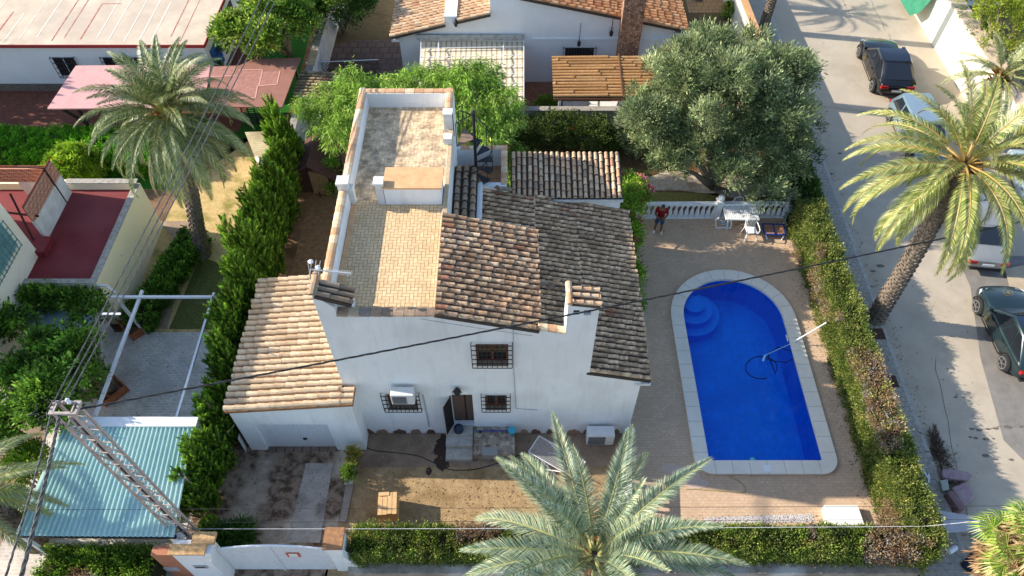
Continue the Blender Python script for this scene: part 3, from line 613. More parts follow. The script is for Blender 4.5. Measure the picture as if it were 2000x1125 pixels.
# garage wing
g0, g1 = 11.55, 16.9; gx0, gx1 = -9.12, -5.43
def zg(x): return 2.8+.115*(x-gx0)
gd = [G(497, 830, 0).x, 0, 0, 0]
dl, drr = ZY(525, 868, g0).x, ZY(662, 866, g0).x
zt = ZY(500, 829, g0).z
dl = -8.55; drr = ZY(638, 828, g0).x
q = MB(); q.prism([(gx0, 0), (dl, 0), (dl, zt), (drr, zt), (drr, 0), (-5.1, 0), (-5.1, zg(-5.1)), (gx0, zg(gx0))], [], XZ, g0, g0+.25)
q.box(gx0, gx0+.2, g0+.25, g1, 0, zg(gx0)-.03); q.box(gx0+.2, gx1, g1-.2, g1, 0, zg(gx0)-.03); q.box(-5.3, -5.1, g0+.25, Y0-.002, 0, zg(-5.2)-.05)
q.build('garage_wall', WHITE, house)
q = MB(); n_s = 34
for k in range(n_s): x0 = dl+(drr-dl)*k/n_s; x1 = dl+(drr-dl)*(k+1)/n_s; q.box(x0, x1-.006, g0+.12+(.008 if k % 2 else 0), g0+.16, .02, zt)
gdr = q.build('garage_door', METALW, house)
q = MB(); c = ZY(596, 856, g0+.12); q.box(c.x-.06, c.x+.06, g0+.08, g0+.119, c.z-.05, c.z+.05); q.build('handle', IRON, gdr)
PAL_G = [hx('#dcc5a6'), hx('#d1b796'), hx('#e2ceb0'), hx('#c9ad8c')]
CLAYBED = M('clay_bed', hx('#9c7450'), hx('#7d5a3e'), 12, .9)
tile_roof('garage_roof', house, (gx1+.0, g0-.08, zg(gx1)+.1), (gx0-gx1-.08, 0, -(zg(gx1)-zg(gx0)+.01)), (0, g1-g0+.1, 0), PAL_G, dark=.0, red=.0, seed=50, r=.1, sp=.235, tl=.37, bed=CLAYBED)
tile_roof('garage_roof', house, (-5.02, g0-.08, zg(-5.02)+.1), (-.4, 0, -.046), (0, .66, 0), PAL_G, seed=51, red=0, bed=CLAYBED, r=.088)
# ================================================================ spiral staircase
sp_ = root('spiral_staircase', (-1.3, 19.95, 4.26), 'black iron spiral staircase climbing from the balcony to the roof terrace', 'staircase')
c = Vector((-1.3, 19.95, 0)); q = MB(); q.tube([c+Vector((0, 0, 4.27)), c+Vector((0, 0, 8.0))], .055, 10); q.lathe([(.06, 0), (.08, .04), (.05, .1), (.01, .13)], c+Vector((0, 0, 8.0)), 10); q.build('centre_pole', IRON, sp_)
def sa(k): return radians(150-k*33)
for k in range(10):
    z = 6.9-.27*k-.0
    if z < 4.4: break
    a0, a1 = sa(k)+radians(17), sa(k)-radians(17); R = .62; q = MB()
    pts = [c, c+Vector((cos(a0)*R, sin(a0)*R, 0)), c+Vector((cos(sa(k))*R*1.02, sin(sa(k))*R*1.02, 0)), c+Vector((cos(a1)*R, sin(a1)*R, 0))]
    if k == 0: a0, a1 = radians(125), radians(215); pts = [c, c+Vector((cos(a1)*.72, sin(a1)*.72, 0)), c+Vector((cos(a0)*.72, sin(a0)*.72, 0))]
    q.prism([(v.x, v.y) for v in pts], [], XY, z-.03, z); q.build('tread', M('tread_wood', hx('#8b7566'), hx('#75604f'), 5, .8) if k == 0 else IRON, sp_)
q = MB(); hl = []
for k in range(0, 10):
    z = 6.9-.27*k
    if z < 4.4: break
    v = c+Vector((cos(sa(k))*.62, sin(sa(k))*.62, z)); q.tube([v, v+Vector((0, 0, .95))], .014, 6); hl.append(v+Vector((0, 0, .95)))
q.tube(hl, .02, 6)
for a in (125, 170, 215): v = c+Vector((cos(radians(a))*.72, sin(radians(a))*.72, 6.9)); q.tube([v, v+Vector((0, 0, 1))], .016, 6)
q.tube([c+Vector((0, 0, 7.95)), c+Vector((cos(radians(215))*.72, sin(radians(215))*.72, 7.9)), c+Vector((cos(radians(215))*.72, sin(radians(215))*.72, 7.0))], .018, 6)
q.build('handrail', IRON, sp_)
# ================================================================ aerial
an = root('tv_aerial', (-5.5, 12.9, 7.4), 'grey television aerial with a long boom on the front left parapet corner', 'aerial')
b = ZY(612, 572, 12.9); t = ZY(601, 510, 12.9); q = MB(); q.tube([b, t], .022, 6); q.build('mast', STEEL, an)
a1 = ZY(604, 526, 12.9); a2 = ZY(686, 534, 12.9); q = MB(); q.bar(a1, a2, .03)
for k in range(12): v = a1.lerp(a2, .55+.04*k); q.bar(v+Vector((0, -.09, 0)), v+Vector((0, .09, 0)), .008)
for k in range(3): v = a1.lerp(a2, .05+.1*k); q.bar(v+Vector((0, -.2, .05)), v+Vector((0, .25, .12)), .01)
q.build('boom', M('aluminium', (.6, .6, .6), None, rough=.4, metal=.3), an)
q = MB(); v = ZY(608, 514, 12.85); q.lathe([(.02, 0), (.07, .04), (.07, .08), (.01, .12)], v, 8); v = ZY(622, 526, 12.85); q.lathe([(.02, 0), (.07, .04), (.07, .1), (.01, .13)], v, 8); q.build('amplifier', PLASTIC, an)
# ================================================================ air conditioners
def ac(label, x0, x1, z0, z1, y0, y1):
    r = root('air_conditioner', ((x0+x1)/2, y1, z0), label, 'air conditioner'); q = MB(); q.box(x0, x1, y0, y1, z0, z1); q.build('casing', M('ac_casing', (.68, .67, .64), (.6, .59, .56), 3, .5), r, bevel=.02)
    q = MB(); w = x1-x0
    for k in range(12): z = z0+.08+(z1-z0-.16)*k/11; q.bar((x0+.05, y0-.01, z), (x0+w*.66, y0-.01, z), .012)
    for k in range(12): x = x0+.05+(w*.61)*k/11; q.bar((x, y0-.012, z0+.08), (x, y0-.012, z1-.08), .008)
    q.quad((x0+.05, y0-.004, z0+.08), (x0+w*.66, y0-.004, z0+.08), (x0+w*.66, y0-.004, z1-.08), (x0+.05, y0-.004, z1-.08)); q.build('fan_guard', M('grey_guard', (.22, .21, .2), None), r)
    q = MB(); q.bar((x0+.08, y1, z0-.02), (x0+.08, Y0, z0-.02), .03); q.bar((x1-.08, y1, z0-.02), (x1-.08, Y0, z0-.02), .03); q.build('bracket', METALW, r)
    return r
a = ZY(765, 783, 11.8); b = ZY(810, 783, 11.8); ac('white air conditioner mounted over the lower left window grille', a.x, b.x, a.z-.15, a.z+.42, 11.75, 12.08)
a = ZY(1149, 842, 11.75); b = ZY(1203, 842, 11.75); ac('white air conditioner standing by the wall behind the front palm', a.x, b.x, .06, .75, 11.7, 12.1)
# ================================================================ yellow house, left
yh = root('yellow_house', (-18, 18, 0), 'yellow rendered house with a red painted roof terrace and pierced brick screens', 'house')
YX = -15.3; yb, yf = 22.2, 16.95; zf = 2.45
q = MB(); q.box(-24, YX, yf, yb, 0, zf); q.box(YX-.28, YX, yf, yb, zf, zf+.12); q.box(-24, YX-.28, yb-.25, yb, zf, zf+.35); q.box(-24, YX-.28, yf, yf+.2, zf, zf+.1)
q.build('wall', CREAM, yh)
q = MB(); q.box(YX-.27, YX-.0, yf+.0, yb, zf+.121, zf+.15); q.box(-21, YX-.27, yf, yf+.22, zf+.101, zf+.14); q.box(-18.2, YX-.0, yb-.26, yb+.01, zf+.351, zf+.39); q.build('wall_top', M('grey_wall_top', hx('#b3aca0'), hx('#8b847a'), 6, .95, bump=.3), yh)
q = MB(); q.box(-23.9, YX-.281, yf+.2, yb-.26, zf+.002, zf+.02); q.build('roof_terrace', M('red_paint', hx('#6e2428'), hx('#7f2c2e'), 1.2, .7, c3=hx('#7a3a3a'), detail=10), yh)
# upper storey to the left
c0 = G(78, 497, zf); c1 = G(58, 540, zf)
tx = c0.x
tb = root('cream_house', (-20.5, 14, 0), 'taller cream house at the left edge with a teal window grille', 'house')
wy0 = 13.3
q = MB(); q.prism([(wy0, 0), (c0.y, 0), (c0.y, 8), (wy0, 8)], [], YZ, tx-3.5, tx); q.box(tx-7, tx-3.2, c0.y+.01, 20.5, 0, 7); q.build('wall', CREAM2, tb)  # rear block and upper height, out of view, added to shade the red terrace
q = MB(); TEAL = M('teal_iron', hx('#5f8f92'), hx('#4c7a80'), 6, .5)
a = XX(3, 450, tx); b = XX(45, 492, tx); z1 = a.z; z0 = b.z-1.0
wa = XX(2, 452, tx); wb = XX(44, 490, tx); wc = XX(10, 548, tx)
zt_, zb_ = 4.9, 3.65
q.box(tx+.003, tx+.015, wc.y-1.1, wb.y, zb_, zt_); q.build('window', M('teal_shutter', hx('#7fa5a5'), hx('#6a9292'), 4, .6), tb)
q = MB()
for k in range(13): y = wc.y-1.1+(wb.y-wc.y+1.1)*k/12; q.bar((tx+.15, y, zb_-.05), (tx+.15, y, zt_+.05), .025)
for k in range(5): z = zb_+(zt_-zb_)*k/4; q.bar((tx+.15, wc.y-1.1, z), (tx+.15, wb.y, z), .025)
for (y, z) in ((wb.y-.5, 4.3), (wb.y-1.1, 4.3), (wb.y-1.7, 4.3)): q.tube([(tx+.16, y+cos(t*.7)*.16*(1-t*.08), z+sin(t*.7)*.22*(1-t*.05)) for t in range(12)], .015, 5)
q.build('grille', TEAL, tb)
# stair enclosure with pierced screens
LT = M('lattice_clay', hx('#dba68c'), hx('#c9937a'), 14, .9)
a = G(138, 383, zf); b = G(92, 468, zf); lx = a.x
q = MB(); q.box(lx-.14, lx, b.y, a.y+.2, zf+.02, zf+1.0); q.box(-19.8, lx-.14, a.y+.06, a.y+.2, zf+.02, zf+.7); q.build('low_wall', WHITE2, yh)
def screen(f, L_, H_, par, up_):
    q = MB(); u = .17; nx = int(L_/u); nz = int(H_/u)
    for i in range(nx+1):
        for j in range(nz+1):
            s = i*u; z = j*u
            if i < nx: q.bar(f(s, z), f(s+u, z), .04, .1, up_)
            if j < nz: q.bar(f(s, z), f(s, z+u), .02, .1, up_)
            if i < nx and j < nz: q.bar(f(s, z) if (i+j) % 2 else f(s+u, z), f(s+u, z+u) if (i+j) % 2 else f(s, z+u), .035, .09, up_)
    q.build('brick_screen', LT, par)
screen(lambda s, z: (lx-.07, b.y+.02+s, zf+1.02+z), a.y+.2-b.y, .85, yh, (1, 0, 0))
screen(lambda s, z: (lx-.1-s, a.y+.13, zf+.72+z), 2.6, .85, yh, (0, 1, 0))
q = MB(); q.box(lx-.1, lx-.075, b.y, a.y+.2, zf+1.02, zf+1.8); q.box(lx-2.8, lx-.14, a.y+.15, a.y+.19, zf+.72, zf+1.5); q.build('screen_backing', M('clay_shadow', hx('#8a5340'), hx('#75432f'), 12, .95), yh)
q = MB(); q.box(b.x-.35, b.x+.35, b.y-.9, b.y-.1, zf+.02, zf+.3); q.build('step', MATS['red_paint'], yh)
q = MB(); q.bar((-19.2, b.y+.4, zf+1.1), (-17.9, b.y+.2, zf+1.1), .06); q.bar((-19.0, b.y+.9, zf+1.6), (-18.3, b.y-.3, zf+.3), .07); q.build('railing', M('dark_rail', hx('#4a2a24'), None), yh); q = MB(); q.bar((-19.2, a.y-.3, zf+1.9), (-18.0, a.y-.4, zf+1.9), .05); q.bar((-18.0, a.y-.4, zf+1.9), (-18.0, a.y-.4, zf), .05); q.build('railing', M('dark_rail', hx('#4a2a24'), None), yh)
q = MB(); c = ZY(242, 551, 16.0); q.tube([(YX-.1, 17.0, 2.4), (-14.9, 16.9, 2.5), (-14.7, 16.8, 2.2)], .05, 6); q.build('wall_spout', METALW, yh)
q = MB(); q.tube([(YX+.0, 18.9, 1.9), (YX+.06, 18.9, 1.9)], .05, 8); q.build('vent', METALW, yh)
# lean-to wall below the yellow roof, behind the vines
vy = root('garden_outhouse', (-17, 16, 0), 'low grey outhouse with a pale blue roof sheet under the vines', 'outhouse')
q = MB(); q.box(-19, -15.6, 15.6, 16.6, 0, 1.6); q.build('wall', WHITE2, vy); q = MB(); q.box(-19, -15.5, 15.5, 16.8, 1.6, 1.66); q.build('roof', M('blue_sheet', hx('#8ba0ab'), hx('#9fb0b8'), 3, .6), vy)
# ================================================================ bungalow top left
bg_ = root('white_bungalow', (-24, 38, 0), 'long white bungalow with a flat pale felt roof trimmed in red', 'house')
bx, by = -15.1, 31.7; by2 = 46
FELT = M('roof_felt', hx('#cfbfa8'), hx('#bba994'), 1.2, .9, c3=hx('#b8a796'), detail=10, bump=.15)
q = MB(); q.box(-48, bx, by, by2, 0, 2.7); q.build('wall', M('bluish_white', (.72, .74, .76), (.66, .68, .7), 1, .9), bg_)
q = MB(); q.box(-48, bx+.1, by-.15, by2, 2.72, 2.8); rf = q.build('flat_roof', FELT, bg_)
q = MB(); q.box(-48, bx+.14, by-.2, by-.15, 2.68, 2.84); q.box(bx+.1, bx+.14, by-.15, by2, 2.68, 2.84); q.build('red_trim', M('red_trim', hx('#8f3030'), None), bg_)
RS = M('felt_seam_red', hx('#a8524a'), hx('#b9887a'), 4, .9, sharp=(.4, .6)); q = MB(); rs = random.Random(4)
for k in range(34):
    x = bx-1.1-k*.72+rs.uniform(-.1, .1); y = by+.1+rs.uniform(0, .6); e = y+rs.uniform(2, 9)
    q.mi = 0 if rs.random() < .55 else 1; q.box(x, x+rs.uniform(.03, .07), y, e, 2.801, 2.806)
    if rs.random() < .6: q.box(x, x+1.0, e, e+.06, 2.801, 2.806)
q.build('roof_seam', [RS, M('felt_seam_pale', hx('#dcd2c2'), None)], rf)
q = MB(); q.box(-48, bx+.02, by-.03, by, 0, .45); q.box(bx+.0, bx+.03, by, by2, 0, .35); q.build('plinth', M('dark_stone', hx('#5c554f'), hx('#7a7068'), 8, .9, bump=.4), bg_)
for i, (l, t, r, b_) in enumerate(((101, 112, 142, 147), (199, 112, 240, 142), (238, 112, 262, 142))):
    a = ZY(l, t, by); c = ZY(r, b_, by); x0, x1 = a.x, a.x+1.1; z0, z1 = c.z, a.z
    f = MB(); f.box(x0, x1, by-.02, by-.004, z0, z1); w = f.build('window', GLASSD, bg_); grille(w, x0-.05, x1+.05, z0-.05, z1+.05, by-.14, 7, 4); q = MB()
    for xx in (x0, (x0+x1)/2, x1): q.bar((xx, by-.03, z0), (xx, by-.03, z1), .05)
    q.build('frame', METALW, w)
# right end: louvred window and blue shutter rack with plants
a = XX(437, 28, bx); c = XX(448, 92, bx)
f = MB(); f.box(bx+.003, bx+.05, 33.9, 36.6, .7, 2.2); f.build('louvred_window', M('louvre', hx('#3a342c'), hx('#4a4339'), 3, .7, stretch=(1, 14, 1)), bg_)
rk = root('blue_pallet_planter', (bx+.1, 32.6, 1), 'blue wooden pallet hung on the bungalow end wall with potted plants', 'planter')
q = MB()
for k in range(5): q.box(bx+.05, bx+.1, 32.1, 33.3, .75+k*.28, .95+k*.28)
for y in (32.15, 32.7, 33.25): q.box(bx+.002, bx+.05, y-.05, y+.05, .75, 2.07)
q.build('pallet', M('blue_paint', hx('#1f4f9c'), hx('#2760b0'), 8, .6), rk)
GREENS = [hx('#3f5a1f'), hx('#567426'), hx('#6b8a2c'), hx('#2e4419')]
foliage('plants', rk, [(bx+.25, 32.3, 1.1, .15, .15, .2), (bx+.25, 32.9, 1.6, .15, .2, .2)], 14, 16, .12, .06, GREENS, LEAFM)
# ================================================================ canopies
def canopy(name, label, pts, z, mat, th=.06, posts=(), fascia=None, cat='canopy', postm=None):
    cx_ = sum(p[0] for p in pts)/len(pts); cy_ = sum(p[1] for p in pts)/len(pts)
    r = root(name, (cx_, cy_, 0), label, cat); q = MB(); q.prism(pts, [], XY, z-th, z); rf = q.build('roof', mat, r)
    q = MB()
    for (x, y) in posts: q.bar((x, y, 0), (x, y, z-th), .1)
    if posts:
        for (x, y) in posts:
            w = MB(); w.bar((x, y, .0), (x, y, z-th-.002), .1); w.build('post', postm or IRON, r)
    return r, rf
pk = PG((148, 128), (411, 126), (398, 210), (92, 212), z=2.3)
r, _ = canopy('pink_canopy', 'pale pink felt covered canopy along the front of the bungalow', pk, 2.3, M('pink_felt', hx('#d2a09c'), hx('#c99691'), 2, .9), posts=((pk[3][0]+1.2, pk[3][1]+.3), (pk[0][0]+.3, pk[0][1]-.3)))
q = MB()
x0 = pk[3][0]+1.2; y0 = pk[3][1]+.3; q.bar((x0, y0, 1.2), (x0-.9, y0, 2.2), .09); q.bar((x0, y0, 1.2), (x0+.9, y0, 2.2), .09); q.build('brace', IRON, r)
bk = PG((416, 130), (468, 128), (497, 115), (587, 113), (551, 209), (404, 209), z=2.35)
r, rf = canopy('brown_canopy', 'brown felt covered canopy with pink repair patches next to the pink canopy', bk, 2.36, M('brown_felt', hx('#96695a'), hx('#8a6053'), 2, .9, detail=9), posts=((bk[3][0]-.3, bk[3][1]-.3), (bk[4][0]-.3, bk[4][1]+.2)))
q = MB(); PP = M('patch_felt', hx('#a97a6e'), hx('#96685c'), 5, .9)
for (a, b_, c, d) in (((465, 138), (513, 138), (500, 192), (425, 190)), ((513, 140), (547, 139), (542, 166), (506, 168)), ((417, 131), (466, 130), (458, 148), (410, 150))): q.add([(v[0], v[1], 2.364) for v in PG(a, b_, c, d, z=2.36)], [[0, 1, 2, 3]])
q.build('patch', PP, rf, fix=False)
q = MB(); PE = M('pink_edge', hx('#d09a8e'), None)
for pp in (((466, 137), (513, 136)), ((513, 137), (506, 167)), ((547, 139), (541, 165)), ((541, 165), (502, 168)), ((503, 168), (499, 191)), ((455, 193), (499, 191)), ((459, 148), (412, 150)), ((410, 128), (392, 210))):
    A, B = G(*pp[0], 2.36), G(*pp[1], 2.36); q.bar(A+Vector((0, 0, .008)), B+Vector((0, 0, .008)), .05, .008)
q.build('patch_edge', PE, rf)
# gate / dark slats under the brown canopy, terracotta strip, outhouse with corrugated roof
fn = root('slatted_gate', (-11.6, 23.5, 0), 'dark slatted metal gate below the brown canopy', 'gate')
q = MB(); a = G(482, 245); b_ = G(541, 240)
for k in range(14): q.bar((a.x, a.y+.0, .1+k*.12), (b_.x, b_.y, .1+k*.12), .03)
for k in range(6): t = a.lerp(b_, k/5); q.bar((t.x, t.y, 0), (t.x, t.y, 1.8), .05)
q.build('slats', IRON, fn)
oh = root('corrugated_shed', (-11.3, 21.5, 0), 'small white shed with a cream corrugated roof between the palm and the cypress hedge', 'shed')
CORR = M('cream_corrugated', hx('#cdbd97'), hx('#b8a57f'), 3, .8, c3=hx('#9f8d6a'))
a, b_, c, d = [G(*v, 1.9) for v in ((478, 258), (541, 256), (538, 308), (497, 305))]
q = MB(); n = 12
for k in range(n*2):
    t0, t1 = k/(n*2), (k+1)/(n*2); h0 = .03*(k % 2); h1 = .03*((k+1) % 2)
    P = [a.lerp(d, t0), b_.lerp(c, t0), b_.lerp(c, t1), a.lerp(d, t1)]; q.quad(P[0]+Vector((0, 0, h0)), P[1]+Vector((0, 0, h0)), P[2]+Vector((0, 0, h1)), P[3]+Vector((0, 0, h1)))
q.build('corrugated_roof', CORR, oh, fix=False)
q = MB(); q.prism([(v.x, v.y) for v in (a+Vector((.1, -.1, 0)), b_+Vector((-.1, -.1, 0)), c+Vector((-.1, .1, 0)), d+Vector((.1, .1, 0)))], [], XY, 0, 1.85); q.build('wall', WHITE, oh)
# boundary wall between the two rear gardens
def wall(name, label, A, B, h, th, mat, cap=None, caph=.06, z0=0):
    A = Vector((A[0], A[1], 0)); B = Vector((B[0], B[1], 0)); d = (B-A).normalized(); s = Vector((-d.y, d.x, 0))*th/2
    r = root(name, (A+B)/2, label, 'wall'); q = MB(); q.prism([(v.x, v.y) for v in (A-s, B-s, B+s, A+s)], [], XY, z0, h); q.build('wall_body', mat, r)
    if cap: s = s*1.15; q = MB(); q.prism([(v.x, v.y) for v in (A-s, B-s, B+s, A+s)], [], XY, h+.001, h+caph); q.build('coping', cap, r)
    return r
CAPB = M('wall_cap', hx('#c5ab85'), hx('#a8906e'), 4, .9)
CAPG = M('grey_cap', hx('#8b8278'), hx('#a39a8e'), 5, .9)
a = G(612, 100, 1.8)
w = wall('garden_wall', 'white garden wall with a grey coping between the lawn and the back patio', (a.x, 24.6), (a.x+.25, 60), 1.8, .3, WHITE2, CAPG)
q = MB(); a1 = G(606, 128, 1.88); a2 = G(612, 98, 1.88); q.box(a1.x-.2, a1.x+.2, a1.y, a2.y, 1.865, 1.9); q.build('clay_coping', CAPB, w)
WI = M('wall_ironwork_black', (.03, .03, .03), None)
q = MB()
for k in range(7):
    yy = 32.2+k*.3; q.tube([(a.x+.2, yy+.25*cos(t), 1.0+.35*sin(t*1.3)+.03*k) for t in [i*.5 for i in range(9)]], .015, 4)
ir = root('wall_ornament', (a.x+.2, 33, 1), 'scrolled black iron ornament hanging on the white garden wall', 'wall ornament'); q.build('scrolls', WI, ir)
# lattice fence
lf = root('lattice_fence', (-8.5, 30, 0), 'dark diamond lattice fence with a pale top rail behind the pepper tree', 'fence')
A = G(607, 158); B = G(745, 152); q = MB(); Lf = (B-A).length; H_ = 1.1; u = (B-A).normalized()
k = -H_
while k < Lf:
    for s in (1, -1):
        s0, s1 = max(0, k), min(Lf, k+H_)
        if s1 > s0: q.bar(A+u*s0+Vector((0, .02*s, (s0-k) if s > 0 else H_-(s0-k))), A+u*s1+Vector((0, .02*s, (s1-k) if s > 0 else H_-(s1-k))), .03, .015)
    k += .16
q.build('lattice', M('lattice_wood', hx('#3d2f27'), hx('#55443a'), 8, .8), lf); q = MB(); q.tube([A+Vector((0, 0, H_+.02)), B+Vector((0, 0, H_+.02))], .025, 6); q.build('rail', METALW, lf)
# small tiled lean-to roof
tl_ = root('tiled_lean_to', (-9.5, 27, 0), 'small lean-to with a weathered tile roof beside the brown canopy', 'shed')
a, b_, c = G(588, 142, 1.9), G(668, 150, 1.9), G(580, 195, 1.9)
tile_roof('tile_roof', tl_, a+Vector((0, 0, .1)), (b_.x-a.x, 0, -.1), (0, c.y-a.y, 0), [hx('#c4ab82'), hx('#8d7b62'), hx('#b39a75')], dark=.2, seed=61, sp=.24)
q = MB(); q.box(a.x+.1, b_.x-.1, c.y+.1, a.y-.1, 0, 1.75); q.build('wall', WHITE2, tl_)
# ================================================================ rear house
rh = root('rear_white_house', (1, 34, 0), 'white house behind the garden with terracotta tile roofs and a stone chimney', 'house')
RY = 32.45
def zrl(x): return 2.8+.255*(x+5.98)
def zrr(x): return 3.14+.215*(8.66-x)
apex = .35
q = MB()
q.prism([(-5.6, 0), (-1.6, 0), (-1.6, zrl(-1.6)+.7), (-1.0, zrl(-1.0)+.6), (-1.0, zrr(apex)+.35), (1.3, zrr(1.3)-.06), (8.3, zrr(8.3)-.06), (8.3, 0), (8.0, 0), (8.0, 0)][:8], [], XZ, RY, RY+.3) if False else None
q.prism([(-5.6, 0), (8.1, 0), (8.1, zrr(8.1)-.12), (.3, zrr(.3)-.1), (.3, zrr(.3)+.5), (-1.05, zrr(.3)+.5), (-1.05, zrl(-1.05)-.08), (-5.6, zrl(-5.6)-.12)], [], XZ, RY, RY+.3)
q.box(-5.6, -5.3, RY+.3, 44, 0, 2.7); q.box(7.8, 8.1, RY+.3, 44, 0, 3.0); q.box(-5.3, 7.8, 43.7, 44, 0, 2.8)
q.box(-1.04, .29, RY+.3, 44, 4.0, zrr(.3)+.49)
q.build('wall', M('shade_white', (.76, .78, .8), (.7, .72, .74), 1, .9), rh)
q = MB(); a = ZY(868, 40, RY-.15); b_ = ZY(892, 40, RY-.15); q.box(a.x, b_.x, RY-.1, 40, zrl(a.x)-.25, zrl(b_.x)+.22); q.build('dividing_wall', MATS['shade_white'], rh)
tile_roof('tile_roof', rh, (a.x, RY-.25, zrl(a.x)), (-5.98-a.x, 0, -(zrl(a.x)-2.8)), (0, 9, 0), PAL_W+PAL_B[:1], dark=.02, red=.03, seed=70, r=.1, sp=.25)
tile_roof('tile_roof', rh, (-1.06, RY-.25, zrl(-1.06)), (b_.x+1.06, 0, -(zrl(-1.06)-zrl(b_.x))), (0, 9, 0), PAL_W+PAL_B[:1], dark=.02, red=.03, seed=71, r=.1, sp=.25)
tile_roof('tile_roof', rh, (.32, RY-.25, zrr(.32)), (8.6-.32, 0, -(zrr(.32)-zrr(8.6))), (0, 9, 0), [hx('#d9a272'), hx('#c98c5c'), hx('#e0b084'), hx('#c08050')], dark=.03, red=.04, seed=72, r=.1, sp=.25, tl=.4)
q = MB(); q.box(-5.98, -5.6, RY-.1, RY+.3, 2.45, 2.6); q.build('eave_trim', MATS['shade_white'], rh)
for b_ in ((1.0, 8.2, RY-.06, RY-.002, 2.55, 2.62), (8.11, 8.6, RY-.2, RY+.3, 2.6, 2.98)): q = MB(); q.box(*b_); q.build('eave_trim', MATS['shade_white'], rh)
VC = vorostone('chimney_stone', hx('#b58f74'), hx('#7d5843'), hx('#4a3a30'), 8)
a = ZY(1206, 108, RY-.55); b_ = ZY(1246, 108, RY-.55); q = MB(); q.box(a.x, b_.x, RY-.55, RY-.002, 0, 7); q.build('chimney', VC, rh)
a = ZY(1104, 93, RY); b_ = ZY(1159, 108, RY); q = MB(); q.box(a.x, b_.x, RY-.02, RY-.003, b_.z-.6, a.z); w = q.build('window', GLASSD, rh); grille(w, a.x-.1, b_.x+.1, b_.z-.7, a.z+.08, RY-.15, 12, 2)
def lantern(par, px, py, arm=.25):
    c = ZY(px, py, RY-.2); q = MB(); q.lathe([(.02, -.22), (.08, -.14), (.1, .04), (.04, .12), (.015, .2)], c, 8); q.bar(c+Vector((0, 0, .2)), (c.x, RY, c.z+.2), .02); q.build('wall_lantern', IRON, par)
lantern(rh, 1131, 84); lantern(rh, 890, 45); lantern(rh, 1194, 64)
q = MB(); a = ZY(1132, 66, RY); q.bar((a.x, RY-.012, a.z-.6), (a.x+.02, RY-.012, a.z+.6), .014); a = ZY(1200, 10, RY-.1); b_ = ZY(1195, 60, RY-.1); q.bar(a, b_, .03); a = ZY(1320, 60, RY-.3); q.bar((a.x, RY-.3, a.z), (a.x, RY-.3, 0), .05); q.build('wall_cable', IRON, rh)
q = MB(); a = ZY(1300, 70, RY); q.box(a.x, 8.0, RY-.02, RY-.003, .0, 2.1); q.build('doorway', M('brown_door', hx('#6b4a38'), hx('#7d5a46'), 3, .8), rh)
# awning pergola
pg = root('awning_pergola', (-.5, 30, 0), 'white framed pergola with a striped beige awning behind the roof terrace', 'pergola')
a, b_, c, d = G(823, 80, 2.5), G(1023, 76, 2.5), G(1023, 203, 2.3), G(818, 205, 2.3)
sm = bpy.data.materials.new('awning_stripes'); sm.use_nodes = True; n_ = sm.node_tree.nodes; L_ = sm.node_tree.links
tc = n_.new('ShaderNodeTexCoord'); wv = n_.new('ShaderNodeTexWave'); wv.inputs['Scale'].default_value = 1.25; wv.inputs['Distortion'].default_value = .15; L_.new(tc.outputs['Object'], wv.inputs['Vector'])
cr = n_.new('ShaderNodeValToRGB'); e = cr.color_ramp.elements; e[0].position = .1; e[0].color = (*hx('#b5a082'), 1); e[1].position = .35; e[1].color = (*hx('#e3d2b6'), 1)
L_.new(wv.outputs[0], cr.inputs[0]); L_.new(cr.outputs[0], n_['Principled BSDF'].inputs['Base Color']); n_['Principled BSDF'].inputs['Roughness'].default_value = .9
q = MB(); nx, ny = 24, 24
def aw(i, j): s = i/nx; t = j/ny; P = a.lerp(b_, s).lerp(d.lerp(c, s), t); k = abs(sin(t*pi*7)); return P+Vector((0, 0, -.05-.09*(k**.6)))
V = [aw(i, j) for j in range(ny*3+1) for i in range(nx+1) for j in [j/3]] if False else None
q.add([aw(i, j/4) for j in range(ny*4+1) for i in range(nx+1)], [[j*(nx+1)+i, j*(nx+1)+i+1, (j+1)*(nx+1)+i+1, (j+1)*(nx+1)+i] for j in range(ny*4) for i in range(nx)])
q.build('awning', sm, pg, fix=False, smooth=True)
q = MB(); up = Vector((0, 0, .06))
for k in range(8): t = k/7; q.bar(a.lerp(d, t)+up, b_.lerp(c, t)+up, .03)
for s in (0, .17, .8, 1): q.bar(a.lerp(b_, s)+up*2, d.lerp(c, s)+up*2, .035)
q.build('frame', METALW, pg)
for v in (d, c): q = MB(); q.bar((v.x, v.y, 0), (v.x, v.y, 2.3), .08); q.build('post', METALW, pg)
q = MB(); q.box(a.x-.2, b_.x, a.y-.05, a.y+.65, 2.56, 2.85); q.build('concrete_lintel', M('stained_lintel', hx('#aeb4b6'), hx('#8e908c'), 4, .95), pg)
q = MB(); q.box(d.x+2.5, c.x, c.y-.05, c.y-.02, 1.9, 2.25); q.build('valance', sm, pg)
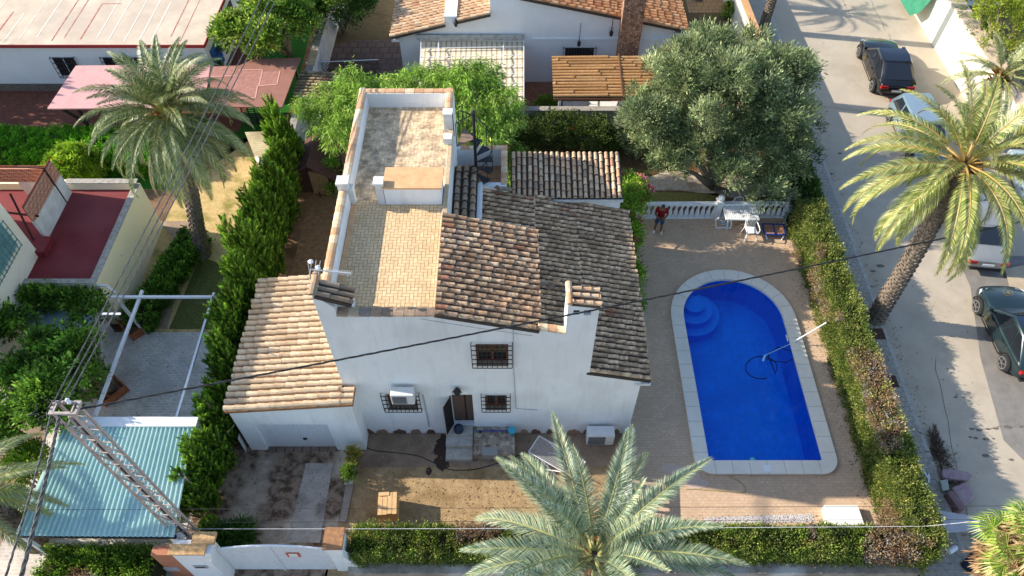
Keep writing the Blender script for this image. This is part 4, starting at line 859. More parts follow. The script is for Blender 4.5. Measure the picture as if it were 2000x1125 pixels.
# tiled pergola
tp = root('tiled_porch', (6, 29.5, 0), 'long porch with narrow rows of terracotta tiles in front of the rear house', 'porch')
a, b_, c = G(1078, 110, 2.5), G(1330, 104, 2.5), G(1090, 192, 2.1)
tile_roof('tile_roof', tp, (a.x, a.y, 2.5), (b_.x-a.x, 0, .0), (0, c.y-a.y, -.35), [hx('#c79a66'), hx('#bf905c'), hx('#cba272')], dark=0, red=0, seed=80, sp=.2, r=.085, tl=3.2, wob=0)
q = MB(); q.bar((a.x, c.y, 2.05), (b_.x, c.y, 2.05), .1); a5 = G(1208, 108, 2.55); a6 = G(1216, 190, 2.2); q.bar(a5+Vector((0, 0, .06)), a6+Vector((0, 0, .06)), .06); q.build('beam', M('rust_beam', hx('#6e4a33'), None), tp)
for x in (a.x+.3, (a.x+b_.x)/2, b_.x-.4): q = MB(); q.bar((x, c.y, 0), (x, c.y, 2.0), .12); q.build('post', METALW, tp)
bt = root('white_bench', (5, 28.5, 0), 'white masonry bench between the porch and the dividing wall', 'bench'); a = G(1100, 213, .6); b_ = G(1225, 207, .6); q = MB(); q.box(a.x, b_.x, a.y, a.y+.6, 0, .6); q.build('seat', WHITE, bt)
dw = wall('dividing_wall', 'weathered grey and white wall across the back of the rear garden', (G(930, 218, 1.75).x, 28.0), (12.6, 28.0), 1.75, .28, M('mossy_wall', hx('#b5b1a6'), hx('#8b877c'), 2, .95, c3=hx('#5f5d52'), detail=10), CAPG)
# ================================================================ street side walls, right
a = G(1475, 70, 1.7); b_ = G(1440, 0, 1.7)
wl = wall('boundary_wall', 'cream boundary wall with an orange coping behind the olive tree', (a.x+.3, 27.9), (b_.x-.6, 75), 1.7, .35, CREAM2, M('orange_cap', hx('#cfa273'), hx('#b98a5e'), 5, .9))
b0 = G(1820, 86); wx = b0.x
ww = root('street_wall', (wx+.2, 38, 0), 'tall sunlit cream wall with a stone coping on the far side of the street', 'wall')
q = MB(); q.box(wx, wx+.35, 27, 80, 0, 2.35); q.build('wall_body', M('bright_cream', (.8, .76, .62), (.76, .72, .58), 1.5, .9), ww)
q = MB(); q.box(wx-.05, wx+.75, 27, 80, 2.351, 2.45); q.build('coping', M('pale_coping', hx('#cdb9a4'), hx('#bda893'), 5, .9), ww)
q = MB()
for k in range(5): q.box(wx-.02, wx-.002, 31+k*5, 31.35+k*5, 1.0, 1.25)
q.build('meter_plate', M('grey_plate', (.4, .4, .4), None), ww)
gt = root('green_tarpaulin', (wx-.4, 38.5, 0), 'green tarpaulin hanging over the street wall', 'tarpaulin')
a, b_ = G(1806, 28, .9), G(1790, 0, .9); q = MB(); nx = 10
P = []
for j in range(5):
    for i in range(nx+1): t = i/nx; P.append((wx-.06-(4-j)*.18-(.08*sin(i*1.7)), a.y+(46-a.y)*t+(0 if j else .5), .5+j*.47+.05*sin(i*2.1+j)))
q.add(P, [[j*(nx+1)+i, j*(nx+1)+i+1, (j+1)*(nx+1)+i+1, (j+1)*(nx+1)+i] for j in range(4) for i in range(nx)]); q.build('cloth', M('green_tarp', hx('#2f7a5c'), hx('#256a4e'), 3, .6), gt, fix=False)
# skip / trailer beyond the wall
sk_ = root('waste_skip', (wx+4, 38, 0), 'dark blue waste skip full of rubbish beyond the street wall', 'skip')
a = G(1872, 35); b_ = G(1945, 32); q = MB(); z1 = 1.6; A = G(1868, 10, z1); B = G(1950, 8, z1)
q.prism([(A.x, A.y), (B.x, A.y), (B.x, A.y+4), (A.x, A.y+4)], [[(A.x+.15, A.y+.15), (A.x+.15, A.y+3.85), (B.x-.15, A.y+3.85), (B.x-.15, A.y+.15)]], XY, 0, z1); q.build('body', M('navy_paint', hx('#1d2c4a'), hx('#16223a'), 4, .5), sk_)
q = MB(); q.box(A.x-.05, B.x+.05, A.y-.1, A.y+.16, z1+.001, z1+.08); q.build('rim', M('rim_grey', (.5, .5, .5), None), sk_)
q = MB(); rs = random.Random(2)
for k in range(40):
    q.col = rs.choice([(.5, .48, .45), (.4, .08, .06), (.1, .1, .1), (.6, .55, .5), (.3, .22, .15)]); c = Vector((rs.uniform(A.x+.4, B.x-.4), rs.uniform(A.y+.4, A.y+3.5), rs.uniform(1.2, 1.8))); d = Vector((rs.uniform(-1, 1), rs.uniform(-1, 1), rs.uniform(-.3, .3)))*.3; q.bar(c-d, c+d, rs.uniform(.1, .4), rs.uniform(.05, .3))
tag(q.build('rubbish', M('rubbish_tint', (1, 1, 1), (.8, .8, .8), 9, .9, tint=True)), 'heap of mixed rubbish lying in the dark blue skip', 'rubbish heap', kind='stuff')
# ================================================================ green carport, lower left
cp = root('teal_carport', (-13, 10, 0), 'carport with a teal corrugated metal roof beside the steel mast', 'carport')
TR = M('teal_metal', hx('#aac8c2'), hx('#9bbcb8'), 1.5, .55, c3=hx('#b8cec6'), spec=.3)
z = 2.5
a, b_, c, d = G(122, 832, z), G(380, 830, z-.1), G(340, 1049, z-.1), G(28, 1047, z)
q = MB(); nr = 30
P0 = []
for k in range(nr):
    t = k/nr; dt = 1/nr
    for (f, h) in ((0, 0), (.55, 0), (.68, .05), (.87, .05)): P0.append((t+f*dt, h))
P0.append((1, 0)); n = len(P0); V = []
for (t, h) in P0:
    for (s, e) in ((a, b_), (d, c)): v = s.lerp(e, t); V.append((v.x, v.y, v.z+h))
q.add(V, [[2*i, 2*i+1, 2*i+3, 2*i+2] for i in range(n-1)]); q.build('corrugated_roof', TR, cp, fix=False)
q = MB(); q.box(a.x-.1, b_.x+.1, a.y-.02, a.y+.32, z-.25, z+.02); q.build('fascia', METALW, cp)
q = MB(); q.bar(d+Vector((0, .05, -.12)), c+Vector((0, .05, -.12)), .1); q.build('gutter_beam', IRON, cp)
for v in (a, b_, c, d): w = MB(); v2 = v.lerp((a+b_+c+d)/4, .04); w.bar((v2.x, v2.y, 0), (v2.x, v2.y, z-.16), .1); w.build('post', METALW, cp)
pf = root('pergola_frame', (-13, 13.5, 0), 'bare white steel pergola frame over the grey patio', 'pergola')
zB = 2.3; q = MB(); A, B = G(278, 568, zB), G(186, 812, zB); C_, D_ = G(418, 572, zB), G(342, 826, zB); E, F_ = G(213, 583, zB), G(420, 583, zB)
q.bar(A, B, .1); q.build('beam', METALW, pf); q = MB(); q.bar(C_, D_, .08); q.build('beam', METALW, pf); q = MB(); q.bar(E+Vector((0, 0, .09)), F_+Vector((0, 0, .09)), .09); q.build('crossbeam', METALW, pf)
for v, w_ in ((G(283, 648), A),): q = MB(); t = ZY(238, 600, v.y); q.bar(v, (t.x, t.y, zB-.05), .1); q.build('post', METALW, pf)
for v in (C_, D_, B): q = MB(); q.bar((v.x, v.y, 0), (v.x, v.y, zB-.05), .08); q.build('post', METALW, pf)
q = MB(); q.tube([G(345, 585, zB+.09), G(385, 592, 2.0), G(416, 590, zB)], .012, 5); q.build('wire', CABLEG, pf)
# brick planters of the left garden
def planter(label, A, B, w, h, grp='terracotta planters in the left garden', name='brick_planter', mat=TERRA, fill=True):
    A = Vector((A[0], A[1], 0)); B = Vector((B[0], B[1], 0)); d = (B-A).normalized(); s = Vector((-d.y, d.x, 0))*w/2; r = root(name, (A+B)/2, label, 'planter', grp)
    o = [A-s, B-s, B+s, A+s]; s2 = s*(1-.12/w); e = d*.06; i = [A+e-s2, B-e-s2, B-e+s2, A+e+s2]; q = MB(); q.prism([(v.x, v.y) for v in o], [[(v.x, v.y) for v in i[::-1]]], XY, 0, h); q.build('rim', mat, r)
    q = MB(); q.prism([(v.x, v.y) for v in i], [], XY, .0, h*.7); q.build('soil', SOIL, r); return r
planter('long brick edged bed beside the yellow house under the cables', G(214, 592), G(272, 660), .5, .35)
planter('brick planter at the foot of the vine trunk', G(176, 738), G(216, 790), .35, .3)
planter('square brick planter holding the vine trunk', G(208, 775), G(240, 750), .9, .35)
q = root('brick_edging', G(320, 560), 'low terracotta brick edging along the garden path', 'edging'); w = MB(); A, B = G(343, 500), G(285, 642)
w.bar(A+Vector((0, 0, .08)), B+Vector((0, 0, .08)), .12, .16); w.build('edging_bricks', TERRA, q)
# ================================================================ front gate and walls
fg = root('garden_gate', (-7, 7.45, 0), 'white double metal driveway gate with an arched top', 'gate')
gy = 7.43; xl, xr = -8.72, -5.55; n = 16
TOP = [(xl+(xr-xl)*k/n, 1.95+.28*sin(pi*k/n)) for k in range(n+1)]
for i, (s, e) in enumerate(((0, n//2), (n//2, n))):
    q = MB(); pts = TOP[s:e+1]; q.prism([(pts[0][0], .08)]+[(pts[-1][0]-.01, .08)]+[(x, z) for x, z in pts[::-1]], [], XZ, gy, gy+.03); lf_ = q.build('gate_leaf', METALW, fg)
    q = MB(); x = pts[0][0]+.05
    while x < pts[-1][0]-.03: z_ = 1.95+.28*sin(pi*(x-xl)/(xr-xl)); q.box(x, x+.02, gy-.012, gy-.001, .1, z_-.05); x += .09
    q.build('gate_rib', METALW, lf_)
q = MB(); q.tube([(x, gy+.015, z) for x, z in TOP], .03, 6); q.bar((xl+(xr-xl)/2, gy-.02, .1), (xl+(xr-xl)/2, gy-.02, 2.2), .04); q.build('gate_frame', METALW, fg)
sg = root('gate_sign', ZY(572, 1083, gy-.02), 'small white and orange notice plate on the driveway gate', 'sign'); a = ZY(558, 1080, gy-.02); b_ = ZY(588, 1087, gy-.02)
q = MB(); q.box(a.x, b_.x, gy-.035, gy-.015, b_.z, a.z); q.build('plate', M('sign_orange', hx('#c5572c'), None), sg); q = MB(); w_ = b_.x-a.x; q.box(a.x+w_*.16, b_.x-w_*.16, gy-.0385, gy-.036, b_.z+.03, a.z-.03); q.build('panel', PLASTIC, sg)
gl = root('gate_wall', (-9.4, 7.3, 0), 'white gate wall with a stone coping left of the driveway gate', 'wall')
a = ZY(332, 1081, 7.2); b_ = ZY(411, 1081, 7.2); z1 = a.z; print('GATE', a, b_)
q = MB(); q.box(a.x, b_.x, 7.2, 7.6, 0, z1); q.box(b_.x, -8.75, 7.0, 7.4, 0, z1-.1); q.build('wall_body', WHITE, gl)
CAPY = M('yellow_stone_cap', hx('#c9a678'), hx('#a88256'), 8, .9, bump=.4)
q = MB(); q.box(a.x-.04, b_.x-.15, 7.14, 7.45, z1+.001, z1+.08); q.box(b_.x-.6, b_.x+.06, 7.451, 7.8, z1+.0, z1+.12); q.build('coping', CAPY, gl)
q = MB(); c = ZY(392, 1106, 7.2); q.box(c.x-.2, c.x+.2, 7.17, 7.198, c.z-.12, c.z+.12); pl = q.build('letter_box', M('grey_box', (.35, .36, .37), None), gl)
q = MB(); q.box(c.x-.14, c.x+.14, 7.16, 7.168, c.z-.04, c.z+.04); q.build('slot', GLASSD, pl)
gl2 = root('orange_wall', (-10.8, 7.2, 0), 'terracotta coloured wall with a small grey meter door left of the white gate wall', 'wall')
q = MB(); q.box(a.x-.65, a.x-.003, 7.22, 7.5, 0, z1-.2); q.box(a.x-6, a.x-.65, 6.6, 6.8, 0, .95); q.build('wall_body', M('terracotta_render', hx('#b57a5c'), hx('#a56c50'), 2, .9), gl2)
q = MB(); c = ZY(336, 1112, 7.2); q.box(c.x-.22, c.x+.22, 7.19, 7.218, c.z-.15, c.z+.15); q.build('meter_door', M('grey_box2', (.5, .5, .5), (.3, .3, .3), 20, .5), gl2)
gp = root('gate_pillar', (-5.3, 7.6, 0), 'white gate pillar with a rusty stone cap right of the driveway gate', 'pillar')
a = ZY(610, 1075, 7.4); q = MB(); q.box(-5.5, -5.02, 7.4, 7.95, 0, 2.1); q.prism([(-5.02, 0), (-4.4, 0), (-5.02, 1.9)], [], XZ, 7.25, 7.45); q.build('shaft', WHITE, gp)
q = MB(); q.box(-5.56, -4.98, 7.35, 8.0, 2.101, 2.2); q.build('cap', M('rusty_cap', hx('#a87c55'), hx('#7d5a42'), 8, .9), gp)
fw = wall('front_wall', 'low worn concrete wall at the foot of the front hedge', (-5.0, 7.2), (12.4, 7.2), .9, .3, M('worn_concrete', hx('#a59a8c'), hx('#7d746a'), 3, .95, c3=hx('#c9c4bc')), None)
lw = wall('street_front_wall', 'pinkish low wall in the bottom left corner', (-25, 6.6), (-14.2, 6.6), .8, .25, M('pink_wall', hx('#b0736c'), hx('#a56a62'), 3, .9), None)
# ================================================================ vegetation
OLIVE = [hx('#76845a'), hx('#8b966a'), hx('#586842'), hx('#a5ab7c'), hx('#46543a'), hx('#68784e')]
CYP = [hx('#5d7a26'), hx('#46641e'), hx('#7a9433'), hx('#38501a'), hx('#6b8a2c')]
CYPD = [hx('#4a6a1e'), hx('#36521a'), hx('#5f8026')]
PEP = [hx('#84a23e'), hx('#6a8a2e'), hx('#9ab352'), hx('#577728'), hx('#7c9a3c')]
HEDG = [hx('#6a7c34'), hx('#858c46'), hx('#52662a'), hx('#455828'), hx('#979652')]
BROWN = [hx('#8c7258'), hx('#a08668'), hx('#75604e'), hx('#8a7a52'), hx('#94908a')]
BRIGHT = [hx('#5f9a1e'), hx('#4e8a18'), hx('#76ad2c'), hx('#3f7414')]
BUSHG = [hx('#8aa82c'), hx('#6f9424'), hx('#a0ba3c'), hx('#54761c')]
VINE = [hx('#557a24'), hx('#6f9632'), hx('#3f5f1c'), hx('#84a840'), hx('#30481a')]
CITR = [hx('#4d6e22'), hx('#67892c'), hx('#9fae4a'), hx('#38541c'), hx('#7d9a3a')]
def tree(name, label, base, blobs, K, per, rc, ls, pal, cat='tree', group=None, r0=.2, asp=.35, out=.6, lift=.3, droop=0, tops=None, barkm=BARK, inner=.35, r0b=.8, jit=.25, ntr=9):
    r = root(name, base, label, cat, group); mb = MB()
    if tops is None: tops = [Vector(b[:3])+Vector((random.uniform(-.5, .5)*b[3], random.uniform(-.5, .5)*b[4], random.uniform(-.3, .5)*b[5])) for b in (blobs*ntr)[:ntr]]
    limbs(mb, base, tops, r0, .025); mb.build('trunk', barkm, r, smooth=True)
    foliage('crown', r, blobs, K, per, rc, ls, pal, LEAFM, asp=asp, out=out, lift=lift, droop=droop, inner=inner, r0=r0b, jit=jit)
    return r
# the big olive
ob = G(1425, 345); ob = Vector((9.2, 24.6, 0))
OB = [(8.9, 25.3, 3.9, 3.3, 3.0, 2.5), (6.9, 24.7, 3.3, 1.7, 1.6, 1.9), (11.3, 25.3, 3.2, 1.9, 2.2, 2.2), (7.6, 26.2, 4.9, 1.7, 1.7, 1.5), (10.4, 26.5, 5.0, 1.8, 1.7, 1.4), (8.8, 23.6, 3.0, 2.2, 1.5, 1.8), (11.0, 23.8, 2.7, 1.6, 1.4, 1.6), (6.3, 23.9, 2.6, 1.1, 1.0, 1.2), (9.2, 25.8, 5.6, 1.7, 1.7, 1.2), (12.3, 26.2, 3.8, 1.3, 1.4, 1.5)]
OB = [(x-.25, y+.25, z, a, b, c) for x, y, z, a, b, c in OB]; OB += [(7.6, 23.4, 2.3, 1.5, 1.0, 1.3), (9.9, 23.0, 2.1, 1.7, 1.0, 1.2), (11.4, 23.6, 2.1, 1.2, 1.0, 1.2)]; OL = lobes(OB, 80, .88, 5, up=.05)
tree('olive_tree', 'huge silvery green olive tree spreading over the rear garden', ob, OL+[(8.7, 25.5, 3.4, 3.0, 2.7, 2.0)], 1500, 75, .3, .085, OLIVE, r0=.17, asp=.22, lift=.35, jit=.3)
# pepper tree behind the house
PB = [(-5.8, 25.0, 3.6, 2.0, 1.9, 1.6), (-7.7, 25.7, 3.4, 1.3, 1.3, 1.3), (-3.8, 25.5, 4.0, 1.9, 1.7, 1.5), (-2.0, 25.2, 4.3, 1.7, 1.5, 1.5), (-.7, 24.3, 3.8, 1.2, 1.3, 1.5), (-.2, 22.9, 2.2, .9, .9, 1.2), (-6.6, 23.9, 3.1, .9, .9, 1.0)]
tree('pepper_tree', 'feathery bright green pepper tree behind the roof terrace', (-4.6, 24.4, 0), lobes(PB, 70, .6, 6)+PB[:4]+[(-1.4, 23.6, 4.3, 1.2, .9, 1.1), (-2.8, 23.7, 4.6, 1.2, .9, 1.0), (-.9, 22.9, 4.1, .8, .7, .9)], 1350, 48, .26, .1, PEP, r0=.25, asp=.16, lift=-.3, droop=.7, out=.4, jit=.28)
# cypress hedge as separate trees
def cyp_points(h, w, K):
    t = RNG.random(K)**.8; ang = RNG.random(K)*2*pi; rad = w*(1-t**1.7)*(.75+.35*RNG.random(K)); rad = np.maximum(rad, .05)
    rad *= 1+.22*np.sin(ang*3+t*7)
    return np.stack([np.cos(ang)*rad, np.sin(ang)*rad, .15+t*h], axis=1), np.stack([np.cos(ang), np.sin(ang), np.zeros(K)], axis=1)
def cypress_mesh(h, w, K=900, per=64, pal=CYP):
    Cs, Ns = [], []; npl = 13
    for j in range(npl):
        a = j*2.4; rr_ = w*.62*sqrt(j/npl); hh = h*(1-.5*(j/npl)**1.2)*RNG.uniform(.85, 1.1); k = K//npl; t = RNG.random(k)**.7; an = RNG.random(k)*2*pi
        rad = .3*np.sin(np.clip(pi*(.18+.82*t), 0, pi))**.7+.02; ox = cos(a)*rr_*(.6+.55*t); oy = sin(a)*rr_*(.6+.55*t)
        Cs.append(np.stack([ox+np.cos(an)*rad, oy+np.sin(an)*rad, .1+t*hh], axis=1)); Ns.append(np.stack([np.cos(an)*.7+cos(a)*.4, np.sin(an)*.7+sin(a)*.4, np.zeros(k)], axis=1))
    C0 = np.concatenate(Cs); N0 = np.concatenate(Ns); K = len(C0); cc = pal_pick(pal, K)*(1+.25*RNG.normal(size=(K, 1))).clip(.5, 1.6)
    up = np.array([0, 0, 1.0]); D0 = N0*.45+up+unit(K)*.25; D0 /= np.linalg.norm(D0, axis=1, keepdims=True); N = K*per
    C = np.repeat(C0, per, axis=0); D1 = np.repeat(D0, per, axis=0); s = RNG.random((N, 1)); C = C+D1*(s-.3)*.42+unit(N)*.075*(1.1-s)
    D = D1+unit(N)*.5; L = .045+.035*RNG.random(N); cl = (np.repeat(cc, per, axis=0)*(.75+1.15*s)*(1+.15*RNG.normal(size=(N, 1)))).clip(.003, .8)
    return quads_mesh('crown', C, D, L*.2, L, cl)
cprot = []
for i in range(4):
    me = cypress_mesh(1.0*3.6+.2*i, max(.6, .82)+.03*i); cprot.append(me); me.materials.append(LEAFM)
spots = []
y = 9.4; k = 0
while y < 25.2:
    spots.append((-9.95+random.uniform(-.18, .18), y, .62 if False else random.uniform(.86, 1.12))); y += random.uniform(.72, .92); k += 1
ns = len(spots)
ordinals = ['nearest the carport', 'second from the carport', 'third from the carport', 'fourth from the carport', 'fifth from the carport', 'beside the front corner of the garage roof', 'beside the middle of the garage roof', 'level with the pergola crossbeam', 'beside the rear of the garage roof', 'next to the far end of the garage roof', 'just past the garage roof', 'beside the bare side path', 'opposite the palm trunk', 'near the end of the straw lawn', 'opposite the wooden playhouse', 'beside the wooden playhouse', 'just short of the corrugated shed', 'level with the corrugated shed', 'behind the corrugated shed', 'third from the far end of the hedge', 'second from the far end of the hedge', 'farthest in the hedge by the tiled lean-to']
cm = MB(); cm.tube([(0, 0, 0), (0, 0, 2.6)], [.09, .03], 6); ctm = None
for i, (x, y, s) in enumerate(spots):
    lab = 'green cypress in the left boundary hedge, '+(ordinals[i] if i < len(ordinals)-1 else ordinals[-1])
    if i == ns-1: lab = 'green cypress in the left boundary hedge, '+ordinals[-1]
    r = root('cypress_tree', (x, y, 0), lab, 'cypress', 'cypresses forming the left boundary hedge')
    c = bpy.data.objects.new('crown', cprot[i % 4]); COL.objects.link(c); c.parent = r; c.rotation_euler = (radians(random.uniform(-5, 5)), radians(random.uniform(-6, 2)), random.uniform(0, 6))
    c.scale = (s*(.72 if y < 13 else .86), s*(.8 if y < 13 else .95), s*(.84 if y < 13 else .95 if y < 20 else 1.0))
    if ctm is None: t = cm.build('trunk', BARK, None); ctm = t.data; t.parent = r
    else: t = bpy.data.objects.new('trunk', ctm); COL.objects.link(t); t.parent = r
# hedges: clumps over a box that follows a path
def hedge(name, label, path, w, h, K, per, pal, pal2=None, ls=.04, rc=.15, asp=.4, jz=.15, cat='hedge', frac=.3, corem='hedge_core', dead=None, lift=.5):
    path = [Vector((p[0], p[1], 0)) for p in path]; r = root(name, sum(path, Vector())/len(path), label, cat); seg = [(path[i], path[i+1]) for i in range(len(path)-1)]
    q = MB()
    for a, b in seg:
        d = (b-a).normalized(); s = Vector((-d.y, d.x, 0))*(w/2-.16); q.prism([(v.x, v.y) for v in (a-s, b-s, b+s, a+s)], [], XY, 0, h-.16)
    q.build('stems', M(corem, hx('#3a3620'), hx('#2a2f16'), 8, 1), r)
    Ls = np.array([(b-a).length for a, b in seg]); pick = RNG.choice(len(seg), K, p=Ls/Ls.sum()); C = np.zeros((K, 3)); Nn = np.zeros((K, 3)); cc = np.zeros((K, 3))
    for i in range(K):
        a, b = seg[pick[i]]; d = (b-a).normalized(); s = Vector((-d.y, d.x, 0)); t = RNG.random()*(b-a).length; top = RNG.random() < w/(w+2*h*.9); nz = noise.noise(Vector((a.x+d.x*t, a.y+d.y*t, 0))*.9)
        hh = h*(1+jz*nz); wn = 1+.15*noise.noise(Vector((t*.8, pick[i]*7, 3)))
        if top: o = (RNG.random()-.5)*w*wn; p_ = a+d*t+s*o; p_.z = hh+jz*.5*noise.noise(Vector((p_.x*1.5, p_.y*1.5, 2))); nn = Vector((0, 0, 1))+s*(o/w)
        else: sd_ = 1 if RNG.random() < .5 else -1; p_ = a+d*t+s*sd_*w/2*wn; p_.z = hh*RNG.random()**.8; nn = s*sd_
        C[i] = p_; Nn[i] = nn
        f = noise.noise(Vector((p_.x*.45, p_.y*.45, p_.z*.8+5)))
        isd = dead is not None and f+dead(p_) > .12
        pp = (pal2 if isd else pal); c1, c2 = pp[RNG.integers(len(pp))], pp[RNG.integers(len(pp))]; m_ = RNG.random(); cc[i] = [c1[k]*m_+c2[k]*(1-m_) for k in range(3)]
    cc *= (1+.22*RNG.normal(size=(K, 1))).clip(.5, 1.6); N = K*per; CC = np.repeat(C, per, axis=0); NN = np.repeat(Nn, per, axis=0)
    CC = CC+RNG.normal(size=(N, 3))*rc*.5; CC[:, 2] = np.maximum(CC[:, 2], .02); D = NN*.7+unit(N)*.7; D[:, 2] += lift; L = ls*(.6+.8*RNG.random(N)); cl = (np.repeat(cc, per, axis=0)*(1+.2*RNG.normal(size=(N, 1)))).clip(.003, .9)
    link_mesh('foliage', quads_mesh('foliage', CC, D, L*asp, L, cl), LEAFM, r); return r
hedge('street_hedge', 'tall clipped conifer hedge between the pool deck and the street', [(12.5, 7.6), (12.5, 14), (12.5, 22.0)], .85, 1.9, 4600, 44, HEDG, BROWN+[hx('#9aa04c')], ls=.038, dead=lambda p: (.1 if p.y < 14.5 and p.x < 12.6 else -.1))
hedge('shaded_hedge', 'darker stretch of conifer hedge under the olive tree', [(12.55, 22.1), (12.6, 29.0)], .9, 1.8, 1000, 30, [hx('#3f5a1f'), hx('#55702a'), hx('#2c4416')], ls=.055)
hedge('front_hedge', 'broad front hedge with brown patches along the bottom of the garden', [(-4.9, 7.82), (4, 7.82), (12.8, 7.78)], .85, 1.62, 4800, 44, HEDG+[hx('#6f8a2e')], BROWN, ls=.038, dead=lambda p: (.16 if p.y > 7.7 and p.x < 2.5 else -.02 if p.x > 9 else -.14))
hedge('box_hedge', 'bright green clipped hedge on the far left lawn', [(-28, 26.5), (-15.2, 26.5)], 2.2, 1.05, 2600, 26, BRIGHT, ls=.05, rc=.12, jz=.06)
hedge('lower_left_hedge', 'leafy hedge below the teal carport roof', [(-14.3, 7.3), (-10.9, 7.3)], .9, 1.1, 700, 30, [hx('#66862a'), hx('#7f9a38'), hx('#4a6420')], BROWN, ls=.05, dead=lambda p: -.05)
hedge('path_hedge', 'leafy shrub border between the yellow house and the garden path', [(-13.4, 21.3), (-14.6, 16.6)], .9, .8, 620, 30, VINE, ls=.06)
# ivy and climbers on the dividing wall
r = root('wall_climber', (3, 27.3, 0), 'dark climbing shrub with red flowers covering the dividing wall', 'climbing shrub')
IV = [hx('#3d4f22'), hx('#4f622a'), hx('#2a3a18'), hx('#6b7a3a')]
IB = [(1.4, 26.9, .9, 1.6, .8, .9), (3.6, 26.9, .9, 1.6, .8, .95), (5.3, 26.8, .6, 1.3, .7, .6), (.2, 26.6, .9, 1.0, .8, .9), (2.5, 27.5, 1.5, 2.2, .3, .35)]
foliage('foliage', r, IB, 520, 50, .26, .05, IV, LEAFM, asp=.4)
foliage('flowers', r, IB, 26, 5, .1, .035, [hx('#b03a2e'), hx('#c8483a')], LEAFM, asp=.8)
q = MB()
for k in range(30): a = Vector((random.uniform(.6, 5.6), 27.5, random.uniform(.5, 1.5))); q.tube([a, a+Vector((random.uniform(-.5, .5), -.3, .2)), a+Vector((random.uniform(-.9, .9), -.4, random.uniform(-.1, .3)))], .012, 4)
q.build('stems', M('dry_twig', hx('#9a8d7e'), None), r)
# bougainvillea
r = root('bougainvillea', (4.9, 21.5, 0), 'bougainvillea with magenta blooms climbing beside the tiled room', 'bougainvillea')
BB = [(4.65, 21.0, 2.6, .6, .7, 1.0), (5.05, 21.5, 2.3, .5, .6, 1.1), (4.8, 20.0, 1.6, .4, .8, 1.0), (4.95, 22.5, 1.6, .45, .5, 1.0), (4.9, 18.6, .9, .35, .6, .7), (4.85, 17.6, .6, .3, .5, .5)]
foliage('foliage', r, BB, 330, 40, .22, .05, [hx('#7da02e'), hx('#5f8426'), hx('#95b440'), hx('#466420')], LEAFM, asp=.45)
foliage('blooms', r, [(5.35, 21.5, 2.75, .35, .35, .5), (4.9, 21.6, 3.2, .5, .3, .3), (5.0, 20.6, 1.9, .3, .5, .5), (4.8, 19.4, 1.8, .3, .4, .5)], 50, 20, .13, .04, [hx('#d13a72'), hx('#c02c5e'), hx('#e05a86')], LEAFM, asp=.8, inner=0)
foliage('orange_blooms', r, BB[:4], 16, 5, .08, .04, [hx('#d9825a'), hx('#e0a070')], LEAFM, asp=.8, inner=0)
q = MB()
for t in BB: q.tube([(4.6, 20.8, 0), (4.8, 20.9, 1.0), Vector(t[:3])], .03, 5)
q.build('stems', BARK, r)
# round bush, shrubs
def bush(label, c, rx, ry, rz, K, pal, ls=.05, per=34, rc=.14, name='bush', group=None, flowers=None, cat='bush'):
    r = root(name, (c[0], c[1], 0), label, cat, group); foliage('foliage', r, [(c[0], c[1], c[2], rx, ry, rz)], K, per, rc, ls, pal, LEAFM, asp=.42)
    q = MB()
    for k in range(5): a = random.uniform(0, 6.28); q.tube([(c[0], c[1], 0), (c[0]+cos(a)*rx*.4, c[1]+sin(a)*ry*.4, c[2])], .025, 5)
    q.build('stems', BARK, r)
    if flowers: foliage('flowers', r, [(c[0], c[1], c[2], rx, ry, rz)], 10, 3, .05, .05, flowers, LEAFM, asp=.8, inner=0)
    return r
c = G(146, 322, .9); bush('round bright green bush with a few red flowers behind the yellow house', c, 1.25, 1.1, .9, 520, BUSHG, flowers=[hx('#c8302a')])
c = G(1070, 203, .4); bush('small fresh green shrub in front of the rear porch', c, .6, .4, .4, 70, PEP, group=None)
c = G(1428, 20, .5); bush('small dark shrub with red flowers by the cream boundary wall', c, .5, .5, .5, 60, CITR, flowers=[hx('#b0342a')])
c = G(650, 342, .8); r = tree('orange_tree', 'small orange tree with fruit beside the wooden playhouse', (c.x, c.y-.3, 0), [(c.x, c.y, 1.2, .45, .4, .6), (c.x, c.y-.5, .5, .4, .3, .35)], 60, 34, .16, .05, [hx('#6f9a30'), hx('#86b040'), hx('#4e7424')], r0=.05, ntr=4)
foliage('fruit', r, [(c.x, c.y-.2, 1.1, .4, .4, .5)], 9, 4, .03, .035, [hx('#e09a2e'), hx('#e8b040')], LEAFM, asp=1, inner=0)
# planter strip by the garage
pl_ = root('garage_planter', G(683, 915), 'narrow white planter with two small shrubs at the garage corner', 'planter')
A, B = G(693, 878), G(681, 948); q = MB(); q.prism([(A.x-.12, A.y), (A.x+.14, A.y), (B.x+.14, B.y), (B.x-.12, B.y)], [], XY, 0, .25); q.build('box', WHITE2, pl_)
for (px, py, pal) in ((690, 893, [hx('#8f8a3a'), hx('#a89a48'), hx('#6b6a2c')]), (683, 925, [hx('#5f7a2a'), hx('#7a9438'), hx('#4a6220')])):
    c = G(px, py, .5); s = root('potted_shrub', (c.x, c.y, .25), 'yellowish shrub in the narrow planter at the garage corner' if py < 900 else 'green shrub at the near end of the narrow planter', 'shrub'); foliage('foliage', s, [(c.x, c.y, .55, .24, .3, .38)], 60, 30, .1, .035, pal, LEAFM)
